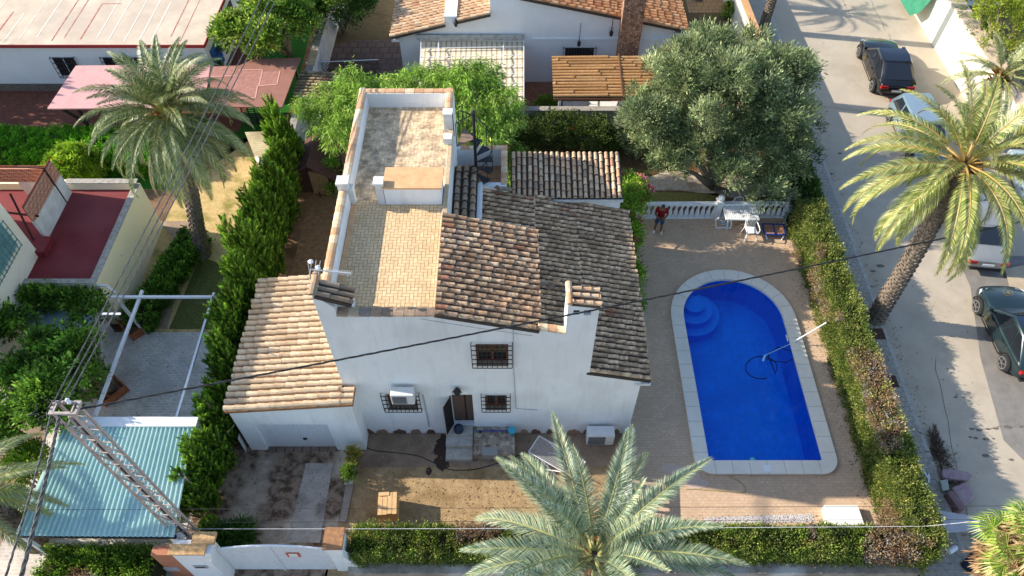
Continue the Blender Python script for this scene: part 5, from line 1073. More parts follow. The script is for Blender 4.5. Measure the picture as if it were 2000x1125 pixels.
# lower-left vine tree over the patio
VB = [(-17.0, 14.6, 2.4, 1.9, 1.3, .8), (-15.6, 13.4, 2.5, 1.5, 1.2, .8), (-16.6, 12.0, 2.5, 1.8, 1.2, .8), (-14.8, 15.2, 2.3, 1.1, .7, .6), (-17.6, 10.8, 2.2, 1.4, .9, .8), (-15.2, 12.1, 2.6, 1.0, 1.0, .6)]
tree('mulberry_tree', 'broad leafy tree over the brown paving at the left edge', (G(228, 765).x, G(228, 765).y, .2), lobes(VB, 34, .62, 4, .6), 620, 40, .26, .075, VINE, r0=.14, asp=.5, lift=.1, tops=[Vector(b[:3]) for b in VB], jit=.35, inner=.25)
tree('wall_vine', 'dark vine hanging on the rear wall of the yellow house', (-17.3, 16.9, 0), [(-17.3, 16.6, 2.0, 1.4, .35, .7), (-15.9, 16.5, 2.0, .9, .3, .55)], 170, 40, .22, .06, VINE, r0=.05, asp=.5, ntr=4)
c = G(35, 905, 2.2); tree('young_shrub_tree', 'yellow green shrub left of the teal carport', (c.x-.3, c.y, 0), [(c.x, c.y+.2, 1.6, .8, .7, .8), (G(65, 885, 1.7).x, G(65, 885, 1.7).y, 1.6, .35, .4, .5), (G(25, 985, 1.7).x, G(25, 985, 1.7).y, 1.4, .7, .6, .8)], 180, 40, .18, .055, [hx('#8fb030'), hx('#a3c040'), hx('#6a9028'), hx('#4c6c1c')], r0=.06, ntr=5)
# top-left trees
c = G(525, 50, 3.2); b0 = G(566, 108)
tree('citrus_tree', 'leafy green tree on the artificial lawn beside the bungalow', (b0.x, b0.y, 0), lobes([(c.x, c.y, 3.2, 2.2, 1.8, 1.2), (c.x+1.8, c.y+1.2, 3.4, 1.9, 1.6, 1.2), (c.x-1.2, c.y-.8, 2.8, 1.2, 1.0, .9), (c.x+.5, c.y+3, 3.4, 2.2, 2, 1.2)], 40, .7, 9), 700, 40, .3, .09, CITR, r0=.14, asp=.42, jit=.3)
b0 = G(671, 62); c = G(672, 8, 2.8); tree('garden_tree', 'dark leafy tree with a pale straight trunk by the garden wall', (b0.x, b0.y, 0), [(c.x, c.y, 3.0, 1.7, 1.4, 1.0), (c.x+.3, c.y+1.5, 3.3, 1.8, 1.5, 1.0)], 300, 44, .3, .08, [hx('#3f5c1f'), hx('#2f481a'), hx('#587a2a')], r0=.1, asp=.42, barkm=M('pale_bark', hx('#a8a097'), hx('#8a8178'), 8, .9))
# top-right tree
c = G(1975, 40, 4); tree('pine_tree', 'rounded yellow green tree in the top right corner', (c.x+.5, c.y, 0), [(c.x+.6, c.y+.5, 3.6, 1.8, 1.7, 1.6), (c.x+1.8, c.y-.6, 3.2, 1.5, 1.5, 1.5), (c.x+.3, c.y+2.6, 3.8, 1.9, 1.6, 1.4)], 420, 44, .3, .07, [hx('#8f9e30'), hx('#a5ae3c'), hx('#6e8026'), hx('#55681e')], r0=.18, asp=.3)
# dark conifer and leafy plants by the driveway
for i, (px, py, lab) in enumerate(((438, 1062, 'dark feathery palm shrub beside the driveway gate'), (470, 1050, 'low dark shrub right of the feathery palm shrub'))):
    c = G(px, py, .4); s = root('fern_shrub', (c.x, c.y, 0), lab, 'shrub', 'shrubs by the driveway gate')
    foliage('foliage', s, [(c.x, c.y, .5, .45, .45, .45)], 60, 26, .25, .13, [hx('#2e4a1c'), hx('#3c5e24'), hx('#4e7030')], LEAFM, asp=.12, lift=.1)
c = G(407, 1025, .7); s = bush('small topiary shrub at the foot of the steel mast', (c.x, c.y, .6), .28, .28, .3, 40, [hx('#6f8a2c'), hx('#86a03a')], name='topiary_shrub')
c = G(355, 990, .7); s = bush('small shrub behind the steel mast by the carport edge', (c.x, c.y, .6), .3, .28, .3, 40, [hx('#6f8a2c'), hx('#5a7424')], name='topiary_shrub')
c = G(395, 978, .4); s = root('dried_flower_head', (c.x, c.y, 0), 'tuft of dried pinkish leaves by the cypress foot', 'dried plant'); foliage('dry_leaves', s, [(c.x, c.y, .3, .3, .25, .15)], 30, 20, .1, .06, [hx('#b5937c'), hx('#9c7c68')], DRYM)
# ================================================================ date palms
def frond(mb, c, az_, el_, L, droopk, lw, ll, colr, nst=34, pet=.16, vee=.35, side=0, rnd=None):
    """rachis curve in the plane az_, starting at elevation el_, curling down with droopk"""
    P = [Vector(c)]; e = el_; st = L/nst
    for i in range(nst):
        t = i/nst; P.append(P[-1]+Vector((cos(az_+side*t)*cos(e), sin(az_+side*t)*cos(e), sin(e)))*st); e -= droopk*(.3+1.5*t)/nst
    return P
def palm_frond_mesh(P, lw, ll, cols, petcol, start=.15, dens=3.2, rnd=random, vee=.4, sag=.25):
    V = []; F = []; Cc = []
    def addq(a, b, c_, d, col): V.extend([a, b, c_, d]); n = len(V); F.append((n-4, n-3, n-2, n-1)); Cc.append(col)
    n = len(P)-1; L = sum((P[i+1]-P[i]).length for i in range(n))
    for i in range(n):
        t = i/n; d = (P[i+1]-P[i]).normalized(); s = d.cross(Vector((0, 0, 1)))
        if s.length < .05: s = Vector((1, 0, 0))
        s.normalize(); w = .032*(1-t)+.008; u = s.cross(d)
        addq(P[i]-s*w, P[i+1]-s*w, P[i+1]+u*w, P[i]+u*w, petcol); addq(P[i]+u*w, P[i+1]+u*w, P[i+1]+s*w, P[i]+s*w, petcol)
        if t < start: continue
        m = max(1, int(round((P[i+1]-P[i]).length*dens*10/1.0)))
        for k in range(m):
            q = P[i].lerp(P[i+1], (k+rnd.random())/m); tt = (t-start)/(1-start); ln = ll*(sin(pi*min(1, .12+.88*tt)**.75)*.85+.15)*rnd.uniform(.85, 1.12)
            for sg in (-1, 1):
                dd = (s*sg*(1-.35*tt)+d*(.75+.6*tt)+u*vee*rnd.uniform(.5, 1.3)+Vector((0, 0, -.1))).normalized(); wv_ = d.cross(dd).normalized().cross(dd)*0+d*(lw*.5)
                mid = q+dd*ln*.5; tip = q+dd*ln+Vector((0, 0, -sag*ln)); c_ = rnd.choice(cols); k_ = rnd.uniform(.75, 1.25); c_ = tuple(min(.9, x*k_) for x in c_)
                addq(q-wv_*.5, mid-wv_, mid+wv_, q+wv_*.5, c_); addq(mid-wv_, tip, tip, mid+wv_, c_)
    me = bpy.data.meshes.new('frond'); me.from_pydata([tuple(v) for v in V], [], F)
    cc = np.repeat(np.array([(*c_, 1) for c_ in Cc], dtype=np.float32), 4, axis=0); a = me.attributes.new('tint', 'FLOAT_COLOR', 'CORNER'); a.data.foreach_set('color', cc.ravel())
    return me
def palm(label, base, crown, nf, L, pal, seed, els=(75, -55), lw=.035, ll=.42, droop=1.1, tr=(.26, .2), dead=0, deadpal=None, group='date palms', boots=True, petcol=None, cull=None, dens=3.2, trunkcol=None, vee=.4, dmax=.5, sag=.25):
    rs = random.Random(seed); base = Vector(base); crown = Vector(crown); r = root('date_palm', base, label, 'palm', group)
    # trunk with rings of leaf scars
    q = MB(); nseg = max(6, int((crown-base).length/.35)); pts = []; d = crown-base
    for i in range(nseg+1): t = i/nseg; pts.append(base+d*t+Vector((.12*sin(t*3), .1*sin(t*2.4), 0))*(1 if (crown-base).length > 3 else .3)*(1-abs(2*t-1)))
    q.tube(pts, [(tr[0]*(1.25 if i == 0 else 1)*(1-i/nseg)+tr[1]*(i/nseg)) for i in range(nseg+1)], 12)
    ll_ = (crown-base).length; nring = int(ll_/.13)
    for i in range(nring):
        t = i/nring; c_ = base+d*t+Vector((.12*sin(t*3), .1*sin(t*2.4), 0))*(1 if ll_ > 3 else .3)*(1-abs(2*t-1)); R = tr[0]*(1-t)+tr[1]*t
        for k in range(9):
            a = 2*pi*(k+(i % 2)*.5)/9+rs.uniform(-.1, .1); o = Vector((cos(a), sin(a), 0)); s = Vector((-sin(a), cos(a), 0)); g = rs.uniform(.55, 1.25); q.col = (g, g, g)
            p0 = c_+o*R*.9; q.add([p0-s*.08, p0+s*.08, p0+s*.05+o*.07+Vector((0, 0, .11)), p0-s*.05+o*.07+Vector((0, 0, .11)), p0+Vector((0, 0, .14))], [[0, 1, 2, 3], [3, 2, 4], [0, 3, 4], [1, 4, 2]])
    q.build('trunk', M('palm_trunk', hx('#877a6c'), hx('#5f5348'), 10, .95, tint=True, bump=.4) if trunkcol is None else trunkcol, r)
    if boots:
        q = MB()
        for k in range(46):
            a = k*2.4; h = -.75*rs.random()+.1; o = Vector((cos(a), sin(a), 0)); g = rs.uniform(.7, 1.4); q.col = (g, g*.8, g*.6); p0 = crown+Vector((0, 0, h))+o*.12
            q.bar(p0, p0+o*rs.uniform(.25, .42)+Vector((0, 0, rs.uniform(.15, .4))), .07, .05)
        q.build('leaf_bases', M('leaf_base', hx('#8f6a48'), hx('#6b4a34'), 10, .9, tint=True), r)
    pc = petcol or hx('#9c9a4e')
    for i in range(nf):
        t = (i+.5)/nf; a = i*2.39996+rs.uniform(-.3, .3); e = radians(els[0]+(els[1]-els[0])*t**.85+rs.uniform(-7, 7)); Lf = L*rs.uniform(.88, 1.08)*(.72+.28*min(1, t*2.5))
        dr = droop*(.5+.7*cos(max(-1.3, min(1.3, e))))*rs.uniform(.8, 1.25)
        isd = i >= nf-dead; P = frond(None, crown+Vector((cos(a)*.1, sin(a)*.1, .12*(1-t))), a, e, Lf, dr, lw, ll, None, side=rs.uniform(-.25, .25))
        if cull and not cull(P): continue
        cols = (deadpal if isd else pal); k_ = rs.uniform(.82, 1.18); cols = [tuple(min(.9, x*k_) for x in c_) for c_ in cols]
        me = palm_frond_mesh(P, lw, ll*(.6 if isd else 1), cols, hx('#8f7348') if isd else pc, rnd=rs, dens=dens, vee=vee*(1 if not isd else .2), sag=sag)
        link_mesh('frond', me, PALML, r)
PALG = [hx('#76864c'), hx('#8f9a68'), hx('#5c6f38'), hx('#b0b088'), hx('#4c5f2e')]
PALB = [hx('#879a7c'), hx('#a5b292'), hx('#66805f'), hx('#cccba6'), hx('#4a6548'), hx('#94a594')]
PALY = [hx('#919a4e'), hx('#b0b266'), hx('#72823a'), hx('#cbc78c'), hx('#5d7230')]
DEADP = [hx('#9c9078'), hx('#b5a98c'), hx('#857a60')]
b = G(397, 497); c = ZY(328, 222, b.y+.1)
palm('tall date palm with a dense grey green crown over the straw lawn', b, c, 100, 3.3, PALG, 3, els=(80, -72), ll=.5, lw=.027, dens=5, droop=1.15, dead=26, deadpal=DEADP+PALG[:2], tr=(.3, .22), sag=.35)
b = G(1708, 625); c = ZY(1884, 322, b.y)
palm('leaning date palm with yellow green fronds beside the street', b, c, 48, 3.9, PALY, 5, els=(78, -38), ll=.5, lw=.026, dens=5.5, droop=1.15, tr=(.34, .24), petcol=hx('#b59a58'))
cc_ = G(1160, 1085, 6.6); palm('large date palm with blue green fronds at the bottom of the garden', (cc_.x-.1, cc_.y-.1, 0), cc_, 44, 3.5, PALB, 8, els=(84, -22), ll=.5, lw=.018, dens=8, droop=.85, tr=(.35, .26), petcol=hx('#b5b57a'), vee=.85)
b = G(1489, 60); palm('palm whose rough dark trunk rises behind the olive tree', b, (b.x, b.y, 9.0), 30, 3.4, PALY, 12, els=(75, -40), droop=1.1, tr=(.24, .2), dens=2.2)
c = G(-75, 960, 4.2); palm('date palm off the left edge with fronds reaching over the carport', (c.x, c.y, 0), c, 26, 2.9, [hx('#8f9a6a'), hx('#a5a878'), hx('#70804c')], 15, els=(60, -40), droop=1.0, ll=.36, tr=(.28, .22))
c = G(1955, 150, 2.6); palm('smaller palm with dull olive fronds behind the street palm', (c.x, c.y, 0), c, 34, 2.6, [hx('#8f9668'), hx('#a8ac82'), hx('#6f7a48')], 18, els=(80, -50), droop=1.1, ll=.4, tr=(.22, .18), dead=8, deadpal=[hx('#c9bb98'), hx('#b5a684')])
# fan palm bottom right
def fan_palm(label, crown, nf, seed, R=.75, pet=1.0):
    rs = random.Random(seed); crown = Vector(crown); r = root('fan_palm', (crown.x, crown.y, 0), label, 'palm'); q = MB(); q.tube([(crown.x, crown.y, 0), crown], [.4, .3], 12); q.build('trunk', M('palm_trunk', (1, 1, 1)), r)
    for i in range(nf):
        t = (i+.5)/nf; a = i*2.39996; e = radians(75-100*t+rs.uniform(-8, 8)); d = Vector((cos(a)*cos(e), sin(a)*cos(e), sin(e))); s = d.cross(Vector((0, 0, 1))).normalized(); u = s.cross(d); p0 = crown+d*.2; p1 = crown+d*pet*rs.uniform(.85, 1.1)
        q = MB(); q.col = hx('#b5a84e'); q.bar(p0, p1, .045, .02); n = 30
        for k in range(n):
            b1 = radians(-115+230*k/(n-1)); dd = d*cos(b1)+s*sin(b1); tip = p1+dd*R*(1-.25*abs(b1)/2)+Vector((0, 0, -.3*R*rs.uniform(.3, 1)))-u*.1; m = p1+dd*R*.55+u*.05*(k % 2); w = (d*-sin(b1)+s*cos(b1))*.02
            g = rs.uniform(.8, 1.2); q.col = tuple(x*g for x in rs.choice([hx('#7f9c34'), hx('#98ac46'), hx('#5f842a'), hx('#b5b866')])); q.add([p1-w*.3, m-w, m+w, p1+w*.3], [[0, 1, 2, 3]]); q.add([m-w, tip, m+w], [[0, 1, 2]])
        q.build('fan_leaf', PALML, r, fix=False)
    foliage('dry_skirt', r, [(crown.x-.1, crown.y-.1, crown.z-1.0, .95, .95, 1.2), (crown.x-.1, crown.y, crown.z-.0, .8, .8, .35)], 190, 26, .25, .2, [hx('#a88f68'), hx('#85694a'), hx('#6b5036'), hx('#bba47c')], DRYM, asp=.13, droop=.9, lift=-.4, inner=0)
c = G(2030, 1075, 4.9); fan_palm('fan palm with a shaggy dry skirt in the bottom right corner', c, 30, 4, R=.62, pet=1.0)

tree('added_shade_tree', 'unseen leafy tree added beyond the left edge to shade the lawn of the bungalow', (-33, 29.5, 0), [(-33, 30.5, 5, 3, 3.0, 2.4), (-33, 27, 4.5, 2.6, 2.4, 2)], 160, 30, .6, .2, CITR, asp=.5)  # out of view, put in only to darken the turf with its shadow
palm('palm beyond the top edge shading the far end of the street', (11.0, 40.3, 0), (11.0, 40.3, 4.0), 26, 2.5, PALY, 22, els=(60, -35), droop=1.0, tr=(.22, .18), dens=2.2)

# fallen leaves in the gutter, on the deck edge, the lawns and the bare soil
def litter(name, label, zones, pal, ls=.03):
    C = []
    for (x0, x1, y0, y1, n, z) in zones: C.append(np.stack([RNG.uniform(x0, x1, n), RNG.uniform(y0, y1, n), np.full(n, z)+RNG.random(n)*.012], axis=1))
    C = np.concatenate(C); N = len(C); D = unit(N); D[:, 2] *= .25; L = ls*(.5+RNG.random(N)); cc = pal_pick(pal, N)*(.7+.6*RNG.random((N, 1)))
    tag(link_mesh(name, quads_mesh(name, C, D, L*.45, L, cc), DRYM, None), label, 'fallen leaves', kind='stuff')
gx = kx(14)
litter('fallen_leaves', 'scattered dry leaves and twigs on the ground, lawns and gutters', [(12.9, gx-.1, 2, 30, 900, .125), (gx, gx+.5, 2, 30, 900, .012), (gx+.5, 20, 2, 30, 260, .012), (11.6, 12.15, 8.5, 22.5, 420, .012), (4.2, 12.1, 8.3, 9.2, 500, .012), (4.2, 12, 21.8, 22.6, 200, .012),
  (-5.3, 4, 8.4, 12.1, 1400, .014), (-9.1, -5.5, 17, 25, 1300, .012), (4.3, 12, 23, 27.6, 1500, .014), (-11, -5.9, 8.2, 11.4, 700, .014), (-15, -10.8, 16.5, 22, 700, .012), (-16, -11, 12.5, 16.5, 200, .014), (-11, 12, 28.3, 31, 500, .014)], [hx('#8f7348'), hx('#6b5234'), hx('#a88c5c'), hx('#4e3e2a')])

for o in bpy.data.objects:
    if o.name.split('.')[0] in ('blooms', 'orange_blooms', 'leaf_litter', 'flowers', 'dry_leaves', 'fruit'): o['kind'] = 'stuff'
# ================================================================ vehicles
def paint(name, c, rough=.3, metal=.3):
    m = M(name, c, tuple(x*.92 for x in c), 2, rough, metal=metal, spec=.5); m.node_tree.nodes['Principled BSDF'].inputs['Coat Weight'].default_value = .6; m.node_tree.nodes['Principled BSDF'].inputs['Coat Roughness'].default_value = .08; return m
TYRE = M('tyre_rubber', (.02, .02, .02), None, rough=.9); RIM = M('alloy_rim', (.38, .38, .38), None, rough=.35, metal=.7); BLK = M('black_trim', (.015, .015, .016), None, rough=.5)
TAILL = M('tail_red', (.35, .01, .01), None, rough=.2, spec=.6); HEADL = M('head_glass', (.6, .62, .65), None, rough=.15, spec=.8); CARGL = M('car_glass', (.012, .014, .018), None, rough=.05, spec=1)
def car(label, fw, rw, W_, H_, pm, shape='suv', roofm=None, light=True, decal=False, group='cars parked along the street', gl=None, cat='car', flip=1):
    """fw, rw: ground points of the left front and left rear wheels"""
    fw = Vector(fw); rw = Vector(rw); d = (fw-rw).normalized(); wb = (fw-rw).length; s = Vector((d.y, -d.x, 0))*flip; mid = (fw+rw)/2+s*(W_/2-.1); fw.z = rw.z = 0
    r = root('parked_car', (0, 0, 0), label, cat, group); hw = W_/2; Lf = wb/2+.85; Lr = wb/2+(.95 if shape == 'sedan' else .78)
    if shape == 'suv': bel = .98; hood = .95; tail = 1.02
    elif shape == 'sedan': bel = .86; hood = .84; tail = .93
    else: bel = .92; hood = .9; tail = .95
    st = [(-Lr, .75, .45, tail-.22), (-Lr+.06, .88, .3, tail-.05), (-Lr+.35, .96, .25, tail), (-wb/2, 1, .22, tail), (-.3, 1, .2, bel), (wb/2-.45, 1, .2, bel), (wb/2, .99, .22, hood+.02), (Lf-.45, .95, .24, hood-.1), (Lf-.1, .84, .28, hood-.25), (Lf, .68, .42, hood-.38)]
    q = MB(); V = []; F = []; n = 9
    for (x, w, zb, zt) in st:
        w = hw*w; zm = (zb+zt)/2
        pr_ = [(-w*.9, zb), (-w, zb+.16), (-w*1.0, zm), (-w*.985, zt-.1), (-w*.9, zt), (0, zt+.045), (w*.9, zt), (w*.985, zt-.1), (w, zm), (w, zb+.16), (w*.9, zb)]
        V += [(x, a, b) for a, b in pr_]
    n = 11
    for i in range(len(st)-1):
        for k in range(n-1): F.append([i*n+k, i*n+k+1, (i+1)*n+k+1, (i+1)*n+k])
        F.append([i*n+n-1, i*n, (i+1)*n, (i+1)*n+n-1])
    F.append(list(range(n))); F.append([(len(st)-1)*n+k for k in range(n)]); q.add(V, F); body = q.build('body', pm, r, smooth=True, sub=2)
    # greenhouse
    if shape == 'suv': lo = (-Lr+.1, wb/2-.55); hi = (-Lr+1.15, wb/2-1.45)
    elif shape == 'sedan': lo = (-wb/2-.25, wb/2-.35); hi = (-wb/2+.55, wb/2-1.15)
    else: lo = (-Lr+.2, wb/2-.15); hi = (-Lr+.6, wb/2-1.0)
    zb = bel-.02; zt = H_; wl_ = hw*.93; wh = hw*.74
    def gp(t, e, k=0):   # t in 0..1 height, e: along 0..1, gives a point on the side
        x = (lo[0]+(hi[0]-lo[0])*t)*(1-e)+(lo[1]+(hi[1]-lo[1])*t)*e; w = (wl_+(wh-wl_)*t)+k; bulge = .04*sin(pi*e); return x, w+bulge, zb+(zt-zb)*t
    q = MB(); V = []; ns = 8; lv = (0, .5, .9, 1.0)
    for ti, t in enumerate(lv):
        inset = .05 if t == 1 else 0
        for e_ in range(ns+1): x, w, z = gp(t, e_/ns); V.append((x, w-inset, z+(.03*sin(pi*e_/ns) if t >= .9 else 0)))
        for e_ in range(ns+1): x, w, z = gp(t, 1-e_/ns); V.append((x, -w+inset, z+(.03*sin(pi*e_/ns) if t >= .9 else 0)))
    m = 2*(ns+1); F = []
    for i in range(len(lv)-1):
        for k in range(m): F.append([i*m+k, i*m+(k+1) % m, (i+1)*m+(k+1) % m, (i+1)*m+k])
    top = (len(lv)-1)*m
    for k in range(ns): F.append([top+k, top+k+1, top+m-2-k, top+m-1-k])
    q.add(V, F); cab = q.build('cabin', pm, r, smooth=True)
    q = MB()
    for k in range(ns): q.quad(*[(v[0], v[1], v[2]+.012) for v in (V[top+k], V[top+k+1], V[top+m-2-k], V[top+m-1-k])])
    q.build('roof', roofm or pm, r, smooth=True)
    G_ = gl or CARGL
    def pane(name, pts): q = MB(); q.add(pts, [list(range(len(pts)))]); return q.build(name, G_, r, fix=False)
    for sd_ in (1, -1):
        for (e0, e1) in ((.05, .34), (.37, .63), (.66, .93)):
            P = []
            for (t, e) in ((.1, e0), (.1, e1), (.86, e1-(0.02 if e1 < .9 else .02)), (.86, e0+(.06 if e0 < .1 else .0))): x, w, z = gp(t, e, .012); P.append((x, sd_*w, z))
            pane('side_window', P)
    def cross(t, e, k, off):  # front/rear screens
        x, w, z = gp(t, e, -.12); return (x+off, k*w, z+.01)
    pane('windscreen', [cross(.08, 1, -1, .02), cross(.08, 1, 1, .02), cross(.94, 1, .98, .02), cross(.94, 1, -.98, .02)])
    pane('rear_window', [cross(.2, 0, 1, -.02), cross(.2, 0, -1, -.02), cross(.92, 0, -.95, -.02), cross(.92, 0, .95, -.02)])
    # wheels
    R = .34
    for (x, sd_) in ((wb/2, 1), (wb/2, -1), (-wb/2, 1), (-wb/2, -1)):
        y0 = sd_*(hw-.2); y1 = sd_*(hw+.025); q = MB(); q.tube([(x, y0, R), (x, y0+(y1-y0)*.1, R), (x, y0+(y1-y0)*.85, R), (x, y1, R)], [R*.93, R, R, R*.9], 24); wh_ = q.build('wheel', TYRE, r, smooth=False)
        q = MB(); q.tube([(x, y1+sd_*.001, R), (x, y1+sd_*.006, R)], R*.68, 24); q.build('rim_disc', BLK, wh_)
        q = MB()
        for k in range(5): a = 2*pi*k/5; q.bar((x, y1+sd_*.015, R), (x+cos(a)*R*.66, y1+sd_*.012, R+sin(a)*R*.66), .06, .02)
        for k in range(24): a = 2*pi*k/24; b = 2*pi*(k+1)/24; q.bar((x+cos(a)*R*.67, y1+sd_*.01, R+sin(a)*R*.67), (x+cos(b)*R*.67, y1+sd_*.01, R+sin(b)*R*.67), .035, .03)
        q.build('rim', RIM, wh_)
        q = MB(); q.tube([(x+cos(t)*(R+.05), sd_*(hw+.004), R+sin(t)*(R+.05)) for t in [pi*k/12 for k in range(13)]], .035, 6); q.build('wheel_arch', BLK, r)
    for sd_ in (1, -1):
        q = MB(); q.box(-Lr-.0, -Lr+.12, min(sd_*hw*.5, sd_*hw*.9), max(sd_*hw*.5, sd_*hw*.9), tail-.3, tail-.14); q.build('tail_light', TAILL, r, bevel=.02)
        q = MB(); P = [(Lf-.16, sd_*hw*.5, hood-.26), (Lf-.3, sd_*hw*.86, hood-.22), (Lf-.5, sd_*hw*.95, hood-.17), (Lf-.3, sd_*hw*.6, hood-.17)]; q.add([(a, b, c+.02) for a, b, c in P]+[(a, b, c-.12) for a, b, c in P], [[0, 1, 2, 3], [4, 5, 6, 7], [0, 1, 5, 4], [1, 2, 6, 5], [2, 3, 7, 6], [3, 0, 4, 7]]); q.build('headlight', HEADL, r)
        q = MB(); q.box(wb/2-.72, wb/2-.55, min(sd_*(hw-.04), sd_*(hw+.14)), max(sd_*(hw-.04), sd_*(hw+.14)), bel-.02, bel+.13); q.build('mirror', pm, r, bevel=.03)
        for x in (.35, -.65): q = MB(); q.box(x-.09, x+.09, min(sd_*(hw-.01), sd_*(hw+.02)), max(sd_*(hw-.01), sd_*(hw+.02)), bel-.17, bel-.14); q.build('handle', BLK, r)
        q = MB()
        for x in (wb/2-.55, -.18, -wb/2+.45): q.bar((x, sd_*(hw+.003), .32), (x, sd_*(hw-.012), bel-.06), .012)
        q.bar((-wb/2+.45, sd_*(hw+.003), .3), (wb/2-.55, sd_*(hw+.003), .3), .03); q.build('door_seam', BLK, r)
    q = MB(); q.box(-Lr-.03, -Lr+.2, -hw*.7, hw*.7, .3, .42); q.build('bumper', BLK, r, bevel=.03); q = MB(); q.box(Lf-.18, Lf+.005, -hw*.5, hw*.5, .3, .5); q.build('bumper', BLK, r, bevel=.03)
    q = MB(); q.box(-Lr-.012, -Lr+.03, -.24, .24, .56, .67); q.build('number_plate', PLASTIC, r)
    if decal:
        DM = M('decal_gold', hx('#75663f'), None); q = MB()
        for (c, ax) in (((.55, hw+.012, .62), 'y'), ((wb/2+.2, 0.0, hood+.035), 'z')):
            for R2 in (.17,): q.tube([(c[0]+cos(t)*R2, c[1]+(0 if ax == 'y' else sin(t)*R2), c[2]+(sin(t)*R2 if ax == 'y' else .0)) for t in [2*pi*k/20 for k in range(21)]], .007, 5)
            for k in range(3): q.bar((c[0]-.1+.03*k, c[1]+(0 if ax == 'y' else -.06+.06*k), c[2]+(-.08+.06*k if ax == 'y' else 0)), (c[0]+.1-.04*k, c[1]+(0 if ax == 'y' else -.04+.06*k), c[2]+(-.04+.06*k if ax == 'y' else 0)), .015)
        q.build('round_emblem', DM, r)
    r.location = (mid.x, mid.y, 0); r.rotation_euler = (0, 0, atan2(d.y, d.x)); return r
car('black sports utility car parked farthest up the street', G(1677, 112), G(1702, 178), 1.86, 1.58, paint('black_paint', (.006, .006, .007), .25, .1), 'suv', decal=True, roofm=M('dark_glass_roof', (.012, .016, .03), None, rough=.1, spec=.8))
q4 = car('grey blue car half hidden under the palm fronds behind the black car', G(1772, 318), G(1735, 238), 1.8, 1.6, paint('grey_blue_paint', hx('#6a808c'), .35, .3), 'hatch', flip=-1, roofm=paint('pale_blue_paint', hx('#8ba0b0'), .35, .3))
q = MB(); rs = random.Random(8)
for k in range(16): x = -.2+k*.05; z = .45+.3*rs.random(); q.bar((x, -.915, z), (x+rs.uniform(-.12, .12), -.918, z+rs.uniform(-.15, .15)), rs.uniform(.04, .09), .01)
o_ = q.build('pink_sticker', M('pink_sticker', hx('#e0a8b0'), hx('#f0e4e4'), 12, .6), None); o_.parent = q4
car('silver saloon car seen from behind under the palm', G(1833, 398), G(1866, 500), 1.78, 1.45, paint('silver_paint', hx('#a5a39c'), .35, .5), 'sedan')
car('dark green sports utility car with a round emblem nearest at the right edge', G(1905, 608), G(1955, 718), 1.92, 1.66, paint('dark_green_paint', hx('#24363a'), .28, .4), 'suv', roofm=M('navy_glass_roof', (.012, .02, .05), None, rough=.1, spec=.8), decal=True)
car('pale car glimpsed through the palm fronds at the right edge', G(1962, 330), G(1992, 420), 1.8, 1.5, paint('pale_paint', hx('#9fb0b5'), .35, .3), 'hatch')
# ================================================================ balustrade
def baluster_me():
    q = MB(); q.box(-.085, .085, -.085, .085, .0, .08); q.lathe([(.05, .08), (.085, .16), (.095, .24), (.075, .36), (.045, .5), (.05, .6), (.06, .66)], (0, 0, 0), 12); q.box(-.07, .07, -.07, .07, .66, .76); return q
def balustrade(label, A, B, n, posts, h=.9, group='white balustrades'):
    A = Vector((*A, 0)); B = Vector((*B, 0)); r = root('balustrade', (A+B)/2, label, 'balustrade', group); d = B-A
    q = MB(); q.bar(A+Vector((0, 0, .84)), B+Vector((0, 0, .84)), .2, .1); q.build('top_rail', WHITE, r, bevel=.015); q = MB(); q.bar(A+Vector((0, 0, .03)), B+Vector((0, 0, .03)), .22, .06); q.build('base_rail', WHITE, r)
    o0 = baluster_me().build('baluster', WHITE, None, smooth=False); me = o0.data; me.transform(Matrix.Translation((0, 0, .04)))
    for i in range(n):
        o = o0 if i == 0 else bpy.data.objects.new('baluster', me)
        if i: COL.objects.link(o)
        p_ = A+d*((i+.5)/n); o.parent = r; o.location = p_-r.location
    for t in posts:
        c = A+d*t; q = MB(); q.box(c.x-.13, c.x+.13, c.y-.13, c.y+.13, 0, 1.0); q.box(c.x-.16, c.x+.16, c.y-.16, c.y+.16, .98, 1.04); q.lathe([(.06, 1.04), (.1, 1.07), (.15, 1.14), (.15, 1.22), (.1, 1.3), (.02, 1.33)], (c.x, c.y, 0), 14); q.build('post', WHITE, r)
balustrade('white balustrade with turned balusters across the far end of the pool deck', (5.4, 22.72), (12.12, 22.78), 28, (.54, .995))
balustrade('short white balustrade beside the front corner of the house', (4.02, 11.75), (3.75, 9.1), 10, (.03,))
# hook lamp on the balustrade end
r = root('shower_pole', (12.2, 22.2, 0), 'thin bent pole leaning by the right end of the balustrade', 'pole'); q = MB(); a = G(1528, 444); q.tube([a, ZY(1545, 400, 22.6), ZY(1543, 385, 22.6), ZY(1538, 379, 22.7), ZY(1533, 388, 22.8)], .022, 6); q.lathe([(.14, 0), (.14, .05), (.03, .08)], a, 10); q.build('tube', STEEL, r)
